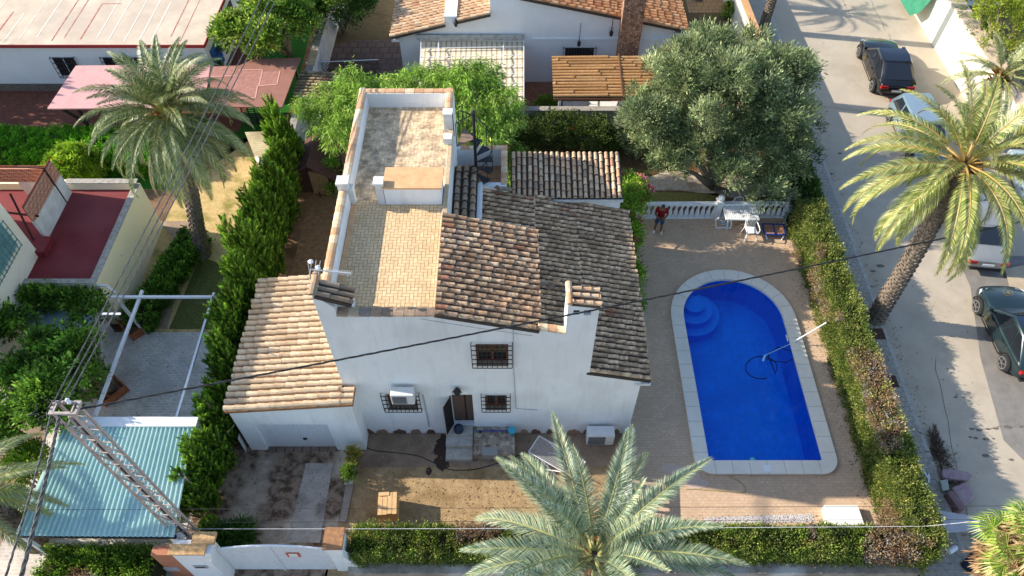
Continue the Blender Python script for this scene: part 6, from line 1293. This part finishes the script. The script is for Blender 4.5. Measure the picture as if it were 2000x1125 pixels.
# ================================================================ plastic furniture
def plastic_chair(loc, rz, label):
    r = root('plastic_chair', (0, 0, 0), label, 'chair', 'white plastic chairs'); q = MB(); q.box(-.23, .23, -.22, .22, .42, .445); q.build('seat', PLASTIC, r, bevel=.012)
    for sx in (-1, 1):
        for sy in (-1, 1): q = MB(); q.bar((sx*.21, sy*.2, .43), (sx*.27, sy*.27, 0), .055, .03); q.build('leg', PLASTIC, r)
        q = MB(); q.tube([(sx*.24, -.24, .42), (sx*.28, -.24, .62), (sx*.28, -.1, .66), (sx*.27, .15, .68), (sx*.22, .25, .74)], .022, 6); q.build('armrest', PLASTIC, r)
    q = MB(); arc = [(-.22, .24, .74), (-.2, .27, .84), (-.1, .29, .9), (0, .3, .92), (.1, .29, .9), (.2, .27, .84), (.22, .24, .74)]; q.tube(arc, .02, 6)
    for k in range(5): x = -.14+.07*k; q.bar((x, .22, .44), (x, .29, .87-abs(x)*.5), .045, .012)
    q.bar((-.22, .23, .44), (-.22, .25, .75), .03, .02); q.bar((.22, .23, .44), (.22, .25, .75), .03, .02); q.build('backrest', PLASTIC, r)
    r.location = loc; r.rotation_euler = (0, 0, rz); return r
c = G(1462, 462); plastic_chair((c.x, c.y, .004), radians(4), 'white plastic chair with its back to the table in front')
c = G(1438, 424); plastic_chair((c.x, c.y+.05, .004), radians(4), 'white plastic chair on the far side of the table against the balustrade')
tb_ = root('plastic_table', (0, 0, 0), 'white slatted plastic table beside the balustrade', 'table')
q = MB()
for k in range(17): x = -.66+k*.0825; q.box(x-.034, x+.034, -.4, .4, .7, .72)
q.box(-.7, .7, -.43, -.4, .66, .725); q.box(-.7, .7, .4, .43, .66, .725); q.box(-.72, -.7, -.43, .43, .66, .725); q.box(.7, .72, -.43, .43, .66, .725); q.build('tabletop', PLASTIC, tb_)
for sx in (-1, 1):
    q = MB(); q.bar((sx*.6, -.38, .68), (sx*.52, -.36, 0), .07, .04); q.build('leg', PLASTIC, tb_); q = MB(); q.bar((sx*.6, .38, .68), (sx*.52, .36, 0), .07, .04); q.build('leg', PLASTIC, tb_)
c = G(1448, 452); tb_.location = (c.x-.1, c.y+.45, .004); tb_.rotation_euler = (0, 0, radians(-1))
# folded sun lounger standing under the table
sl = root('sun_lounger', (0, 0, 0), 'white plastic sun lounger with blue striped slats folded by the table', 'sun lounger')
q = MB(); q.tube([(-.3, 0, .05), (-.42, .0, .55), (-.3, 0, .72)], .03, 6); q.tube([(.35, 0, .05), (.3, 0, .4), (.1, 0, .7)], .03, 6); q.bar((-.3, 0, .06), (.35, 0, .06), .05)
q.build('frame', PLASTIC, sl)
for k in range(7): q = MB(); q.bar((-.36+.06*k, -.03, .62-.07*k), (-.02+.06*k, -.03, .5-.07*k), .035, .015); q.build('slat', M('blue_slat', hx('#4f76a0'), None, rough=.5) if k % 2 else PLASTIC, sl)
for k in range(5): q = MB(); q.lathe([(.05, -.005), (.05, .005)], (.0+.12*(k % 3), -.02-.0, .18+.14*(k//3)), 10); 
c = G(1412, 450); sl.location = (c.x, c.y+.1, 0)
bc = root('folding_chair', (0, 0, 0), 'blue and tan folding beach chair lying open beside the table', 'chair'); BLU = M('blue_frame', hx('#234a9c'), hx('#1d3f88'), 5, .5); q = MB()
for a, b in (((-.45, -.3), (.45, -.3)), ((-.45, .3), (.45, .3)), ((-.45, -.3), (-.45, .3)), ((.45, -.3), (.45, .3)), ((0, -.3), (0, .3))): q.bar((*a, .22), (*b, .22), .06, .04)
q.build('frame', BLU, bc); q = MB(); q.box(-.42, -.03, -.27, .27, .2, .225); q.build('cloth_panel', M('tan_cloth', hx('#a5755e'), hx('#b88468'), 5, .9), bc); q = MB(); q.box(.03, .42, -.27, .27, .2, .225); q.build('cloth_panel', MATS['tan_cloth'], bc)
for sx in (-1, 1): q = MB(); q.bar((sx*.4, -.28, .2), (sx*.3, -.42, .0), .04); q.build('leg', PLASTIC, bc); q = MB(); q.bar((sx*.4, .28, .2), (sx*.3, .3, .0), .04); q.build('leg', PLASTIC, bc)
c = G(1510, 458); bc.location = (c.x, c.y+.1, 0); bc.rotation_euler = (0, 0, radians(-3))
pk_ = root('wooden_stick', G(1342, 437), 'pale stick lying on the deck near the balustrade', 'stick'); q = MB(); q.bar(G(1328, 437, .02), G(1352, 437, .02), .02); q.build('stick', M('pale_stick', hx('#c9b08c'), None), pk_)
# ================================================================ wooden playhouse
ph = root('playhouse', (0, 0, 0), 'dark wooden garden playhouse with a pitched roof and a pale door', 'playhouse'); DW = M('dark_planks', hx('#4a332a'), hx('#38261f'), 5, .85, stretch=(6, 6, .6)); LW = M('pale_planks', hx('#a08560'), hx('#846b4b'), 5, .85, stretch=(6, 6, .6)); RFM = M('brown_shingle', hx('#5d4038'), hx('#4f352e'), 6, .9)
q = MB(); q.prism([(-.85, .1), (.85, .1), (.85, 1.35), (0, 1.95), (-.85, 1.35)], [], XZ, -.8, .9); q.build('wall', DW, ph)
for s in (-1, 1):
    q = MB(); P = [(0, 2.03), (s*1.1, 1.28), (s*1.1, 1.22), (0, 1.96)]; q.prism(P, [], XZ, -1.15, 1.05); q.build('roof', RFM, ph)
q = MB(); q.box(-.12, .68, -.835, -.801, .1, 1.4)
for k in range(6): q.box(-.1+k*.13, -.1+k*.13+.115, -.85, -.836, .14, 1.36)
dr_ = q.build('door', LW, ph); q = MB(); q.box(-.12, .68, -.87, -.851, .1, .2); q.build('crossbar', LW, dr_); q = MB(); q.box(-.12, .68, -.87, -.851, 1.25, 1.33); q.build('crossbar', LW, dr_)
q = MB(); q.tube([(-.58+.14*cos(t)*sin(2*t), -.82, .85+.15*sin(t)) for t in [i*.4 for i in range(17)]], .015, 5); q.build('wire_heart', M('rust_wire', hx('#a5623c'), None), ph)
q = MB(); q.bar((-.85, -1.05, 0), (-.85, -1.05, 1.2), .06); q.bar((.2, -1.0, 0), (.2, -1.0, .3), .05); q.build('porch_post', DW, ph)
c = G(628, 382); ph.location = (c.x-.15, c.y+.9, 0); ph.rotation_euler = (0, 0, radians(-4))
# ================================================================ things in the front garden
cr_ = root('wooden_crate', (0, 0, 0), 'pale wooden crate standing on the dry lawn by the front hedge', 'crate'); CW = M('pale_wood', hx('#d6b384'), hx('#c29c6c'), 4, .85, stretch=(8, 1, 8))
q = MB(); q.box(-.3, .3, -.36, .36, 0, .7); q.build('box', CW, cr_)
for k in range(4): q = MB(); q.box(-.31+k*.155, -.31+k*.155+.14, -.38+(.02 if k == 2 else 0), .36-(.14 if k < 2 else 0), .7, .72); q.build('lid_board', CW, cr_)
q = MB(); q.box(-.3, .05, .25, .37, .725, .74); q.bar((-.31, -.3, .12), (-.31, .3, .6), .02, .06); q.build('batten', CW, cr_)
c = G(757, 1022); cr_.location = (c.x+.05, c.y+.4, .004); cr_.rotation_euler = (0, 0, radians(4))
dk = root('drying_rack', (0, 0, 0), 'white wire clothes drying rack on the lawn behind the front palm', 'drying rack')
q = MB()
for s in (-1, 1): q.tube([(-.9, s*.35, .85), (.9, s*.35, .85)], .015, 6)
q.tube([(-.9, -.35, .85), (-.9, .35, .85)], .015, 6); q.tube([(.9, -.35, .85), (.9, .35, .85)], .015, 6); q.build('frame', METALW, dk); q = MB()
for k in range(12): y = -.3+.6*k/11; q.tube([(-.9, y, .85), (.9, y, .85)], .006, 4)
for k in range(7): x = -.85+k*.12; q.tube([(x, -.35, .85), (x, -.36, .55)], .006, 4)
q.build('lines', METALW, dk)
for s in (-1, 1): q = MB(); q.tube([(-.5, s*.34, .85), (.5, s*.34, 0)], .014, 6); q.tube([(.5, s*.34, .85), (-.5, s*.34, 0)], .014, 6); q.build('leg', METALW, dk)
c = G(1085, 908); dk.location = (c.x, c.y-.1, 0); dk.rotation_euler = (0, 0, radians(-32))
def hose(name, label, pts, r_, mat, cat='hose', z=.02):
    P = [G(p_[0], p_[1], z) for p_ in pts]; Q = []
    for i in range(len(P)-1):
        p0, p1, p2, p3 = P[max(i-1, 0)], P[i], P[i+1], P[min(i+2, len(P)-1)]
        for k in range(8): t = k/8; Q.append(.5*((2*p1)+(p2-p0)*t+(2*p0-5*p1+4*p2-p3)*t*t+(3*p1-p0-3*p2+p3)*t**3))
    Q.append(P[-1]); r = root(name, P[0], label, cat); q = MB(); q.tube(Q, r_, 6); q.build('tube', mat, r); return r
hose('garden_hose', 'black garden hose snaking across the shaded front lawn', [(699, 846), (703, 862), (725, 878), (770, 884), (815, 890), (845, 903), (880, 917), (930, 916), (985, 900), (1020, 886), (1045, 880)], .016, M('black_hose', (.03, .03, .03), None, rough=.5))
hose('pool_hose', 'thin yellowish hose running from the pool coping over the deck', [(1380, 880), (1384, 895), (1398, 915), (1425, 930), (1448, 943), (1456, 955), (1450, 962), (1425, 960), (1380, 957), (1340, 955)], .013, M('yellow_hose', hx('#a89a5e'), None, rough=.6))
def water_hose(pts):
    P = [G(p_[0], p_[1], -.05) for p_ in pts]; r = root('vacuum_hose', P[0], 'dark looping vacuum hose under the pool water', 'hose'); q = MB(); q.tube(P, .022, 6); q.build('tube', M('vacuum_hose_blue', (.004, .03, .12), None, rough=.5), r)
water_hose([(1487+31*cos(t)-0, 718+22*sin(t)) for t in [i*.35+1.2 for i in range(17)]]+[(1500, 692), (1520, 678), (1545, 686), (1550, 700), (1535, 708), (1510, 705), (1495, 700)])
nr_ = root('skimmer_pole', (0, 0, 0), 'long white telescopic pole leaning out of the pool over the coping', 'pool pole'); A = G(1541, 673, -.02); B = ZY(1614, 630, G(1600, 650, .5).y); q = MB(); q.tube([A, B], .022, 8); q.build('pole', PLASTIC, nr_)
hd_ = root('pool_brush', G(1492, 702, -.01), 'small white vacuum head floating in the pool', 'vacuum head'); q = MB(); q.bar(G(1490, 705, .01), G(1494, 694, .01), .07, .04); q.build('head', M('pale_blue_plastic', hx('#9fd0e8'), None, rough=.4), hd_); q = MB(); q.tube([G(1494, 694, 0), G(1541, 673, 0)], .015, 6); q.build('shaft', MATS['pale_blue_plastic'], hd_)
wb_ = root('white_hatch', (0, 0, 0), 'large white slab lid lying on the deck by the hedge corner', 'lid'); a, b, c_, d_ = G(1610, 987, .25), G(1675, 987, .25), G(1688, 1024, .25), G(1617, 1028, .25); q = MB(); q.prism([(v.x, v.y) for v in (a, b, c_, d_)], [], XY, .01, .25); q.build('lid', M('bright_white', (.8, .8, .78), None, rough=.6), wb_)
fl_ = root('scoop_toys', ZY(960, 826, 11.9), 'blue pole and turquoise bucket lying on the stone bench', 'cleaning tools'); q = MB(); A = ZY(928, 824, 12.0); B = ZY(1000, 822, 12.0); A.z = B.z = .56; q.tube([A, B], .018, 6); q.build('pole', M('blue_pole', hx('#2a3f9c'), None), fl_); q = MB(); q.lathe([(.1, .5), (.14, .75), (.13, .76)], (B.x, 11.95, 0), 12); q.build('bucket', M('turquoise', hx('#3fa0b5'), None, rough=.5), fl_); q = MB(); q.lathe([(.02, .5), (.05, .56), (.05, .6)], (A.x+.15, 11.95, 0), 8); q.build('cap', IRON, fl_)
bb = root('rubbish_bag', (d_rc[0]+.12, 11.95, .6), 'dark blue bag standing on the top step beside the door', 'bag'); foliage_ = None; q = MB(); q.lathe([(.1, .6), (.17, .65), (.16, .85), (.08, .98), (.02, 1.02)], (d_rc[0]+.16, 11.98, 0), 9); q.build('bag', M('navy_bag', hx('#26303f'), hx('#323d4f'), 6, .6, bump=.6), bb)
st_ = root('leaning_board', G(480, 868), 'pale board leaning on the left wall of the garage', 'board'); q = MB(); q.bar(G(481, 879), ZY(466, 852, G(481, 879).y+.05), .16, .03); q.build('board', WHITE2, st_)
pt_ = root('pavement_kerb', G(672, 985), 'narrow brick edging between the driveway and the lawn', 'edging'); q = MB(); A = G(683, 950); B = G(670, 1020); q.prism([(A.x-.12, A.y), (A.x+.12, A.y), (B.x+.12, B.y), (B.x-.12, B.y)], [], XY, .005, .07); q.build('edging_bricks', M('edging_clay', hx('#8f8074'), hx('#a39486'), 6, .9), pt_)
# manhole covers on the pavement
for i, (px, py, lab) in enumerate(((1712, 652, 'rusty tree pit cover at the foot of the leaning palm'), (1737, 745, 'brown metal cover on the pavement beside the hedge'))):
    c = G(px, py, .13); r = root('pavement_cover', c, lab, 'cover', None); q = MB(); q.box(c.x-.3, c.x+.3, c.y-.25, c.y+.25, .121, .14); q.build('plate', M('rusty_plate', hx('#5c4030'), hx('#48342a'), 6, .8), r)
# dry palm frond and wet streak on the road edge, broken white bit
r = root('fallen_frond', G(1835, 880), 'brown dead palm frond lying along the kerb', 'palm frond'); P = [G(1840, 920, .1), G(1834, 890, .12), G(1830, 860, .1), G(1826, 832, .08)]; P = [P[0].lerp(P[1], t) for t in (0, .33, .66)]+[P[1].lerp(P[2], t) for t in (0, .33, .66)]+[P[2].lerp(P[3], t) for t in (0, .5, 1)]
me = palm_frond_mesh(P, .04, .38, [hx('#4a3c30'), hx('#5d4c3c'), hx('#392e26')], hx('#5d4c3c'), dens=4, vee=.1, sag=.05); link_mesh('leaflets', me, DRYM, r)
foliage('leaf_litter', r, [(G(1838, 900).x, G(1838, 900).y, .08, .3, 1.2, .06)], 60, 10, .2, .08, [hx('#4a3c30'), hx('#6b5844'), hx('#302820')], DRYM, asp=.15, lift=-.2)['kind'] = 'stuff'
r = root('white_stick', G(1812, 940, .12), 'broken white stick on the pavement', 'stick'); q = MB(); q.bar(G(1802, 917, .14), G(1814, 936, .14), .05, .03); q.bar(G(1814, 926, .14), G(1814, 943, .15), .05, .03); q.build('stick', PLASTIC, r)
# ================================================================ dumped sofa parts
SOF = M('mauve_fabric', hx('#a08a8c'), hx('#8e7679'), 5, .95, bump=.25, bsc=30)
def cushion(label, pts, z0, z1, mat=SOF, name='sofa_cushion', bev=.07, group='dumped sofa cushions', tilt=0, cat='cushion'):
    P = [G(p_[0], p_[1], z1) for p_ in pts]; c = sum(P, Vector())/len(P); r = root(name, (c.x, c.y, z0), label, cat, group); q = MB(); q.prism([(p_.x, p_.y) for p_ in P], [], XY, z0, z1); o = q.build('cushion' if cat == 'cushion' else 'panel', mat, r, bevel=bev); o.modifiers['bevel'].segments = 4; return r
cushion('long rounded mauve sofa cushion lying highest in the dumped pile', [(1840, 917), (1856, 915), (1892, 922), (1900, 928), (1893, 937), (1862, 935), (1842, 932)], .02, .35)
cushion('square mauve cushion beside the small grey drawer', [(1859, 951), (1889, 939), (1906, 968), (1884, 990), (1874, 978)], .02, .3)
cushion('narrow brown mauve cushion below the small grey drawer', [(1849, 961), (1860, 956), (1888, 990), (1884, 996), (1872, 995)], .02, .42, M('brown_mauve', hx('#85696a'), hx('#78605f'), 5, .95))
cushion('mauve sofa seat on the pavement beneath the white board', [(1815, 1018), (1864, 1017), (1866, 1034), (1850, 1041), (1815, 1040)], .13, .5, M('dull_mauve', hx('#857274'), hx('#776568'), 5, .95))
cushion('large white triangular board leaning on the dumped sofa', [(1833, 996), (1900, 1008), (1925, 1034), (1850, 1040), (1842, 1032)], .52, .58, M('pale_board', hx('#bdb8bd'), hx('#aaa4aa'), 3, .7), 'white_board', .01, None, cat='board')
r = root('drawer', G(1843, 948), 'small grey green drawer dumped between the sofa cushions', 'drawer'); P = [G(*v, .3) for v in ((1836, 938), (1851, 936), (1854, 956), (1842, 959))]; q = MB(); q.prism([(v.x, v.y) for v in P], [], XY, .02, .3); q.build('box', M('grey_green', hx('#a5a797'), hx('#96988a'), 4, .7), r)
r = root('cloth_bundle', G(1875, 1075), 'dark blue bundle on the pavement below the dumped sofa', 'bundle'); q = MB(); q.bar(G(1885, 1112, .15), G(1912, 1080, .25), .35, .2); q.build('bundle', M('navy_cloth', hx('#252f3f'), hx('#1d2531'), 5, .9, bump=.5), r, bevel=.08); 
r = root('white_bottle', G(1858, 1076, .13), 'white plastic bottle on the tiled pavement', 'bottle'); q = MB(); q.tube([G(1853, 1078, .2), G(1866, 1070, .2), G(1869, 1068, .2)], [.09, .09, .04], 10); q.build('bottle', PLASTIC, r)
# ================================================================ steel mast and cables
mt = root('steel_mast', (0, 0, 0), 'tall steel lattice mast carrying the power cables beside the teal carport', 'mast')
mc = G(395, 1073); mx_, my_ = mc.x, mc.y; Hm = 9.35; wx_, wy_ = .46, .3
MST = M('mast_paint', hx('#b5a9a0'), hx('#9c9088'), 5, .7)
q = MB()
def mw(z): t = z/Hm; return wx_*(1-.12*t)/2, wy_*(1-.12*t)/2
for sx in (-1, 1):
    for sy in (-1, 1): a = mw(0); b = mw(Hm); q.bar((mx_+sx*a[0], my_+sy*a[1], 0), (mx_+sx*b[0], my_+sy*b[1], Hm), .055)
q.build('upright', MST, mt); q = MB(); nb = 14
for k in range(nb):
    z0 = Hm*k/nb; z1 = Hm*(k+1)/nb; a = mw(z0); b = mw(z1); f = 1 if k % 2 else -1
    for s in (-1, 1):
        q.bar((mx_-f*a[0], my_+s*a[1], z0), (mx_+f*b[0], my_+s*b[1], z1), .04, .02); q.bar((mx_+s*b[0], my_-b[1], z1), (mx_+s*b[0], my_+b[1], z1), .035, .02)
        q.bar((mx_-b[0], my_+s*b[1], z1), (mx_+b[0], my_+s*b[1], z1), .035, .02)
q.build('bracing', MST, mt)
q = MB(); b = mw(Hm); q.box(mx_-b[0]-.1, mx_+b[0]+.12, my_-b[1]-.04, my_-b[1]+.02, Hm-.08, Hm); q.box(mx_-b[0]-.1, mx_+b[0]+.12, my_+b[1]-.02, my_+b[1]+.04, Hm-.08, Hm); q.box(mx_-b[0]-.1, mx_-b[0]-.04, my_-b[1]+.02, my_+b[1]-.02, Hm-.08, Hm); q.box(mx_+b[0]+.06, mx_+b[0]+.12, my_-b[1]+.02, my_+b[1]-.02, Hm-.08, Hm)
q.build('crosshead', MST, mt)
q = MB(); q.tube([(mx_+.0, my_-.05, .2), (mx_+.0, my_-.05, Hm-.3)], .055, 10); q.build('conduit', M('conduit_grey', hx('#a39a95'), None, rough=.6), mt); q = MB(); q.tube([(mx_+.09, my_-.1, .4), (mx_+.06, my_-.1, 4), (mx_+.08, my_-.1, Hm-.4), (mx_+.3, my_, Hm+.1)], .02, 6); q.build('riser_cable', CABLE, mt)
c = ZY(350, 1042, my_-.2); q = MB(); q.box(c.x-.14, c.x+.14, my_-.35, my_-.22, c.z-.14, c.z+.14); q.build('junction_box', METALW, mt)
q = MB(); rs = random.Random(6)
for k in range(9):
    P = [Vector((mx_-.3+rs.uniform(-.25, .1), my_+rs.uniform(-.1, .2), Hm+rs.uniform(-.1, .2)))]
    for j in range(6): P.append(P[-1]+Vector((rs.uniform(-.12, .08), rs.uniform(-.15, .1), rs.uniform(-.25, .05))))
    q.tube(P, .014, 5)
q.build('cable_loops', CABLE, mt)
q = MB(); q.lathe([(.03, 0), (.05, .05), (.03, .1), (.05, .15), (.02, .2)], (mx_+.1, my_+.1, Hm), 8); q.build('insulator', PLASTIC, mt)
def cable(label, A, B, sag, r_, mat=CABLE, twist=0, name='power_cable', ext=0, group=None):
    A = Vector(A); B = Vector(B); n = 40; B = A+(B-A)*(1+ext); P = [A.lerp(B, i/n)-Vector((0, 0, sag*4*(i/n)*(1-i/n))) for i in range(n+1)]; r = root(name, A, label, 'cable', group); q = MB()
    if twist:
        L = (B-A).length; m = int(L*7); 
        for s in range(3):
            Q = []
            for i in range(m+1): t = i/m; p_ = A.lerp(B, t)-Vector((0, 0, sag*4*t*(1-t))); a = t*L*twist+s*2.094; Q.append(p_+Vector((0, cos(a), sin(a)))*r_*.9 if abs((B-A).x) > abs((B-A).y) else p_+Vector((cos(a), 0, sin(a)))*r_*.9)
            q.tube(Q, r_*.62, 5)
    else: q.tube(P, r_, 6)
    q.build('strand', mat, r); return r
T0 = Vector((mx_+.25, my_, Hm-.1))
e = ZY(2005, 423, 16.0); cable('black twisted power cable crossing the whole picture above the house front', T0, e, .28, .019, twist=5, ext=.35)
for i, (px, lab) in enumerate(((503, 'leftmost of the three twisted cables running up past the bungalow'), (521, 'middle of the three twisted cables running up past the bungalow'), (533, 'rightmost of the three twisted cables running up past the bungalow'))):
    e = ZY(px, 0, 24.0); cable(lab, (mx_-.25+.14*i, my_+.1, Hm+.05), e, .2, .014, CABLEG, twist=6, ext=.3, group='twisted cables running away from the mast')
e1 = ZY(8, 1115, 3.6); e2 = ZY(38, 1115, 3.6); cable('thinner of the two grey cables dropping to the bottom left corner', (mx_-.3, my_-.1, Hm-.1), e1, .1, .015, CABLEG, twist=6, ext=.4); cable('thicker of the two grey cables dropping to the bottom left corner', (mx_-.1, my_-.15, Hm-.1), e2, .1, .027, CABLEG, twist=6, ext=.4)
A = ZY(385, 1033, my_); B = ZY(1805, 1028, my_); cable('pale telephone wire stretched low across the front hedge', A, B, .06, .008, M('pale_wire', (.6, .6, .6), None), name='telephone_wire'); B2 = ZY(2010, 1008, my_-.1); cable('pale telephone wire continuing past the hedge corner', B, B2, .0, .008, MATS['pale_wire'], name='telephone_wire')
for (y1, y2, y3, lab) in ((996, 1000, 988, 'upper thin black wire above the front hedge'), (1022, 1021, 1014, 'lower thin black wire above the front hedge')):
    cable(lab, ZY(-40, y1, 8.3), ZY(2040, y3, 8.3), .0, .007, name='telephone_wire')
gw = root('guy_wire', (0, 0, 0), 'thin stay wire between the cypresses and the garage corner', 'cable'); q = MB(); q.tube([G(402, 890, 1.0), G(458, 830, 2.4)], .01, 5); q.build('wire', CABLEG, gw)
pb = root('cable_bird_guard', ZY(240, 644, 12), 'white spacer clamped on the twisted cables', 'cable spacer'); 
q = MB(); t_ = .28; sA = Vector((mx_-.25, my_+.1, Hm+.05)); sE = ZY(503, 0, 24.0); sB = Vector((mx_+.03, my_+.1, Hm+.05)); sF = ZY(533, 0, 24.0)
pA = sA.lerp(sA+(sE-sA)*1.3, .12); pB = sB.lerp(sB+(sF-sB)*1.3, .12); pb.location = pA; q.bar(pA+Vector((0, 0, -.1)), pB+Vector((.15, 0, -.1)), .05, .03); q.build('spacer', PLASTIC, pb)
# ================================================================ person
def skin_mesh(name, verts, edges, radii, mat, parent, sub=2):
    me = bpy.data.meshes.new(name); me.from_pydata(verts, edges, []); o = bpy.data.objects.new(name, me); COL.objects.link(o)
    sk = o.modifiers.new('s', 'SKIN'); sk.use_smooth_shade = True
    for i, rr in enumerate(radii):
        v = me.skin_vertices[0].data[i]; v.radius = rr if isinstance(rr, tuple) else (rr, rr); v.use_root = (i == 0)
    sb = o.modifiers.new('u', 'SUBSURF'); sb.levels = sb.render_levels = sub
    dg = bpy.context.evaluated_depsgraph_get(); m2 = bpy.data.meshes.new_from_object(o.evaluated_get(dg)); bpy.data.objects.remove(o)
    for p_ in m2.polygons: p_.use_smooth = True
    m2.materials.clear(); m2.name = name
    return link_mesh(name, m2, mat, parent, off=False)
pe = root('person', (0, 0, 0), 'person in a red t-shirt and denim shorts looking down at something in their hands', 'person')
SKIN = M('skin', hx('#8a5a42'), hx('#7d503a'), 6, .6); RED = M('red_cotton', hx('#8f1518'), hx('#7a1013'), 6, .9); DEN = M('denim', hx('#3a5570'), hx('#2f4760'), 14, .9); HAIR = M('dark_hair', (.012, .01, .009), None, rough=.7)
V = [(0, 0, .93), (0, 0, 1.08), (0, -.0, 1.28), (0, -.02, 1.42), (0, -.06, 1.5), (0, -.1, 1.58), (0, -.12, 1.68),
     (-.1, 0, .88), (-.12, -.02, .5), (-.14, .02, .09), (-.15, -.12, .05), (.1, 0, .88), (.12, -.04, .5), (.13, .0, .09), (.15, -.13, .05),
     (-.19, 0, 1.4), (-.26, -.04, 1.14), (-.1, -.26, 1.1), (-.04, -.31, 1.12), (.19, 0, 1.4), (.26, -.04, 1.14), (.12, -.26, 1.1), (.05, -.31, 1.12)]
E = [(0, 1), (1, 2), (2, 3), (3, 4), (4, 5), (5, 6), (0, 7), (7, 8), (8, 9), (9, 10), (0, 11), (11, 12), (12, 13), (13, 14), (3, 15), (15, 16), (16, 17), (17, 18), (3, 19), (19, 20), (20, 21), (21, 22)]
R = [(.15, .11), (.14, .1), (.16, .11), (.13, .09), .055, .085, .075, .095, .062, .045, .035, .095, .062, .045, .035, .065, .045, .034, .036, .065, .045, .034, .036]
bd = skin_mesh('body', V, E, R, SKIN, pe)
# five short fingers and a thumb on each hand, closed round the phone
q = MB()
for sx in (-1, 1):
    for k in range(4): b_ = Vector((sx*.05-sx*.012*k, -.325, 1.15-.022*k)); q.tube([b_, b_+Vector((-sx*.03, -.035, .012)), b_+Vector((-sx*.055, -.03, .03))], [.009, .008, .006], 6)
    b_ = Vector((sx*.06, -.3, 1.16)); q.tube([b_, b_+Vector((-sx*.02, -.02, .035)), b_+Vector((-sx*.035, -.035, .05))], [.01, .009, .007], 6)
q.build('fingers', SKIN, bd, off=False)
q = MB(); q.box(-.04, .04, -.345, -.335, 1.12, 1.24); ph_ = q.build('phone', GLASSD, pe, off=False)
skin_mesh('shirt', [(0, 0, .98), (0, 0, 1.1), (0, -.0, 1.28), (0, -.02, 1.42), (0, -.04, 1.46), (-.19, 0, 1.4), (-.24, -.03, 1.22), (.19, 0, 1.4), (.24, -.03, 1.22)], [(0, 1), (1, 2), (2, 3), (3, 4), (3, 5), (5, 6), (3, 7), (7, 8)], [(.18, .14), (.17, .13), (.19, .135), (.16, .11), .08, .085, .07, .085, .07], RED, pe)
skin_mesh('shorts', [(0, 0, .98), (0, 0, .88), (-.1, 0, .84), (-.12, -.015, .52), (.1, 0, .84), (.12, -.03, .52)], [(0, 1), (1, 2), (2, 3), (1, 4), (4, 5)], [(.17, .13), (.16, .13), .115, .095, .115, .095], DEN, pe)
skin_mesh('hair', [(0, -.08, 1.66), (0, -.1, 1.74)], [(0, 1)], [.1, .088], HAIR, pe)
q = MB(); 
for sx in (-1, 1): q.lathe([(.02, -.03), (.026, 0), (.012, .03)], (sx*.09, -.11, 1.62), 6)
q.lathe([(.015, -.02), (.02, 0), (.008, .03)], (0, -.195, 1.6), 6); q.build('ears_and_nose', SKIN, bd, off=False)
for (a, rz) in (((-.15, -.05, .05), -.1), ((.15, -.06, .05), .25)):
    skin_mesh('shoe', [(a[0], a[1]+.09, .06), (a[0], a[1], .055), (a[0]+sin(rz)*.1, a[1]-.14, .045)], [(0, 1), (1, 2)], [.055, .055, .045], PLASTIC, pe)
c = G(1284, 452); pe.location = (c.x, c.y, .004); pe.rotation_euler = (0, 0, radians(-10)); pe.scale = (1, 1, .98)
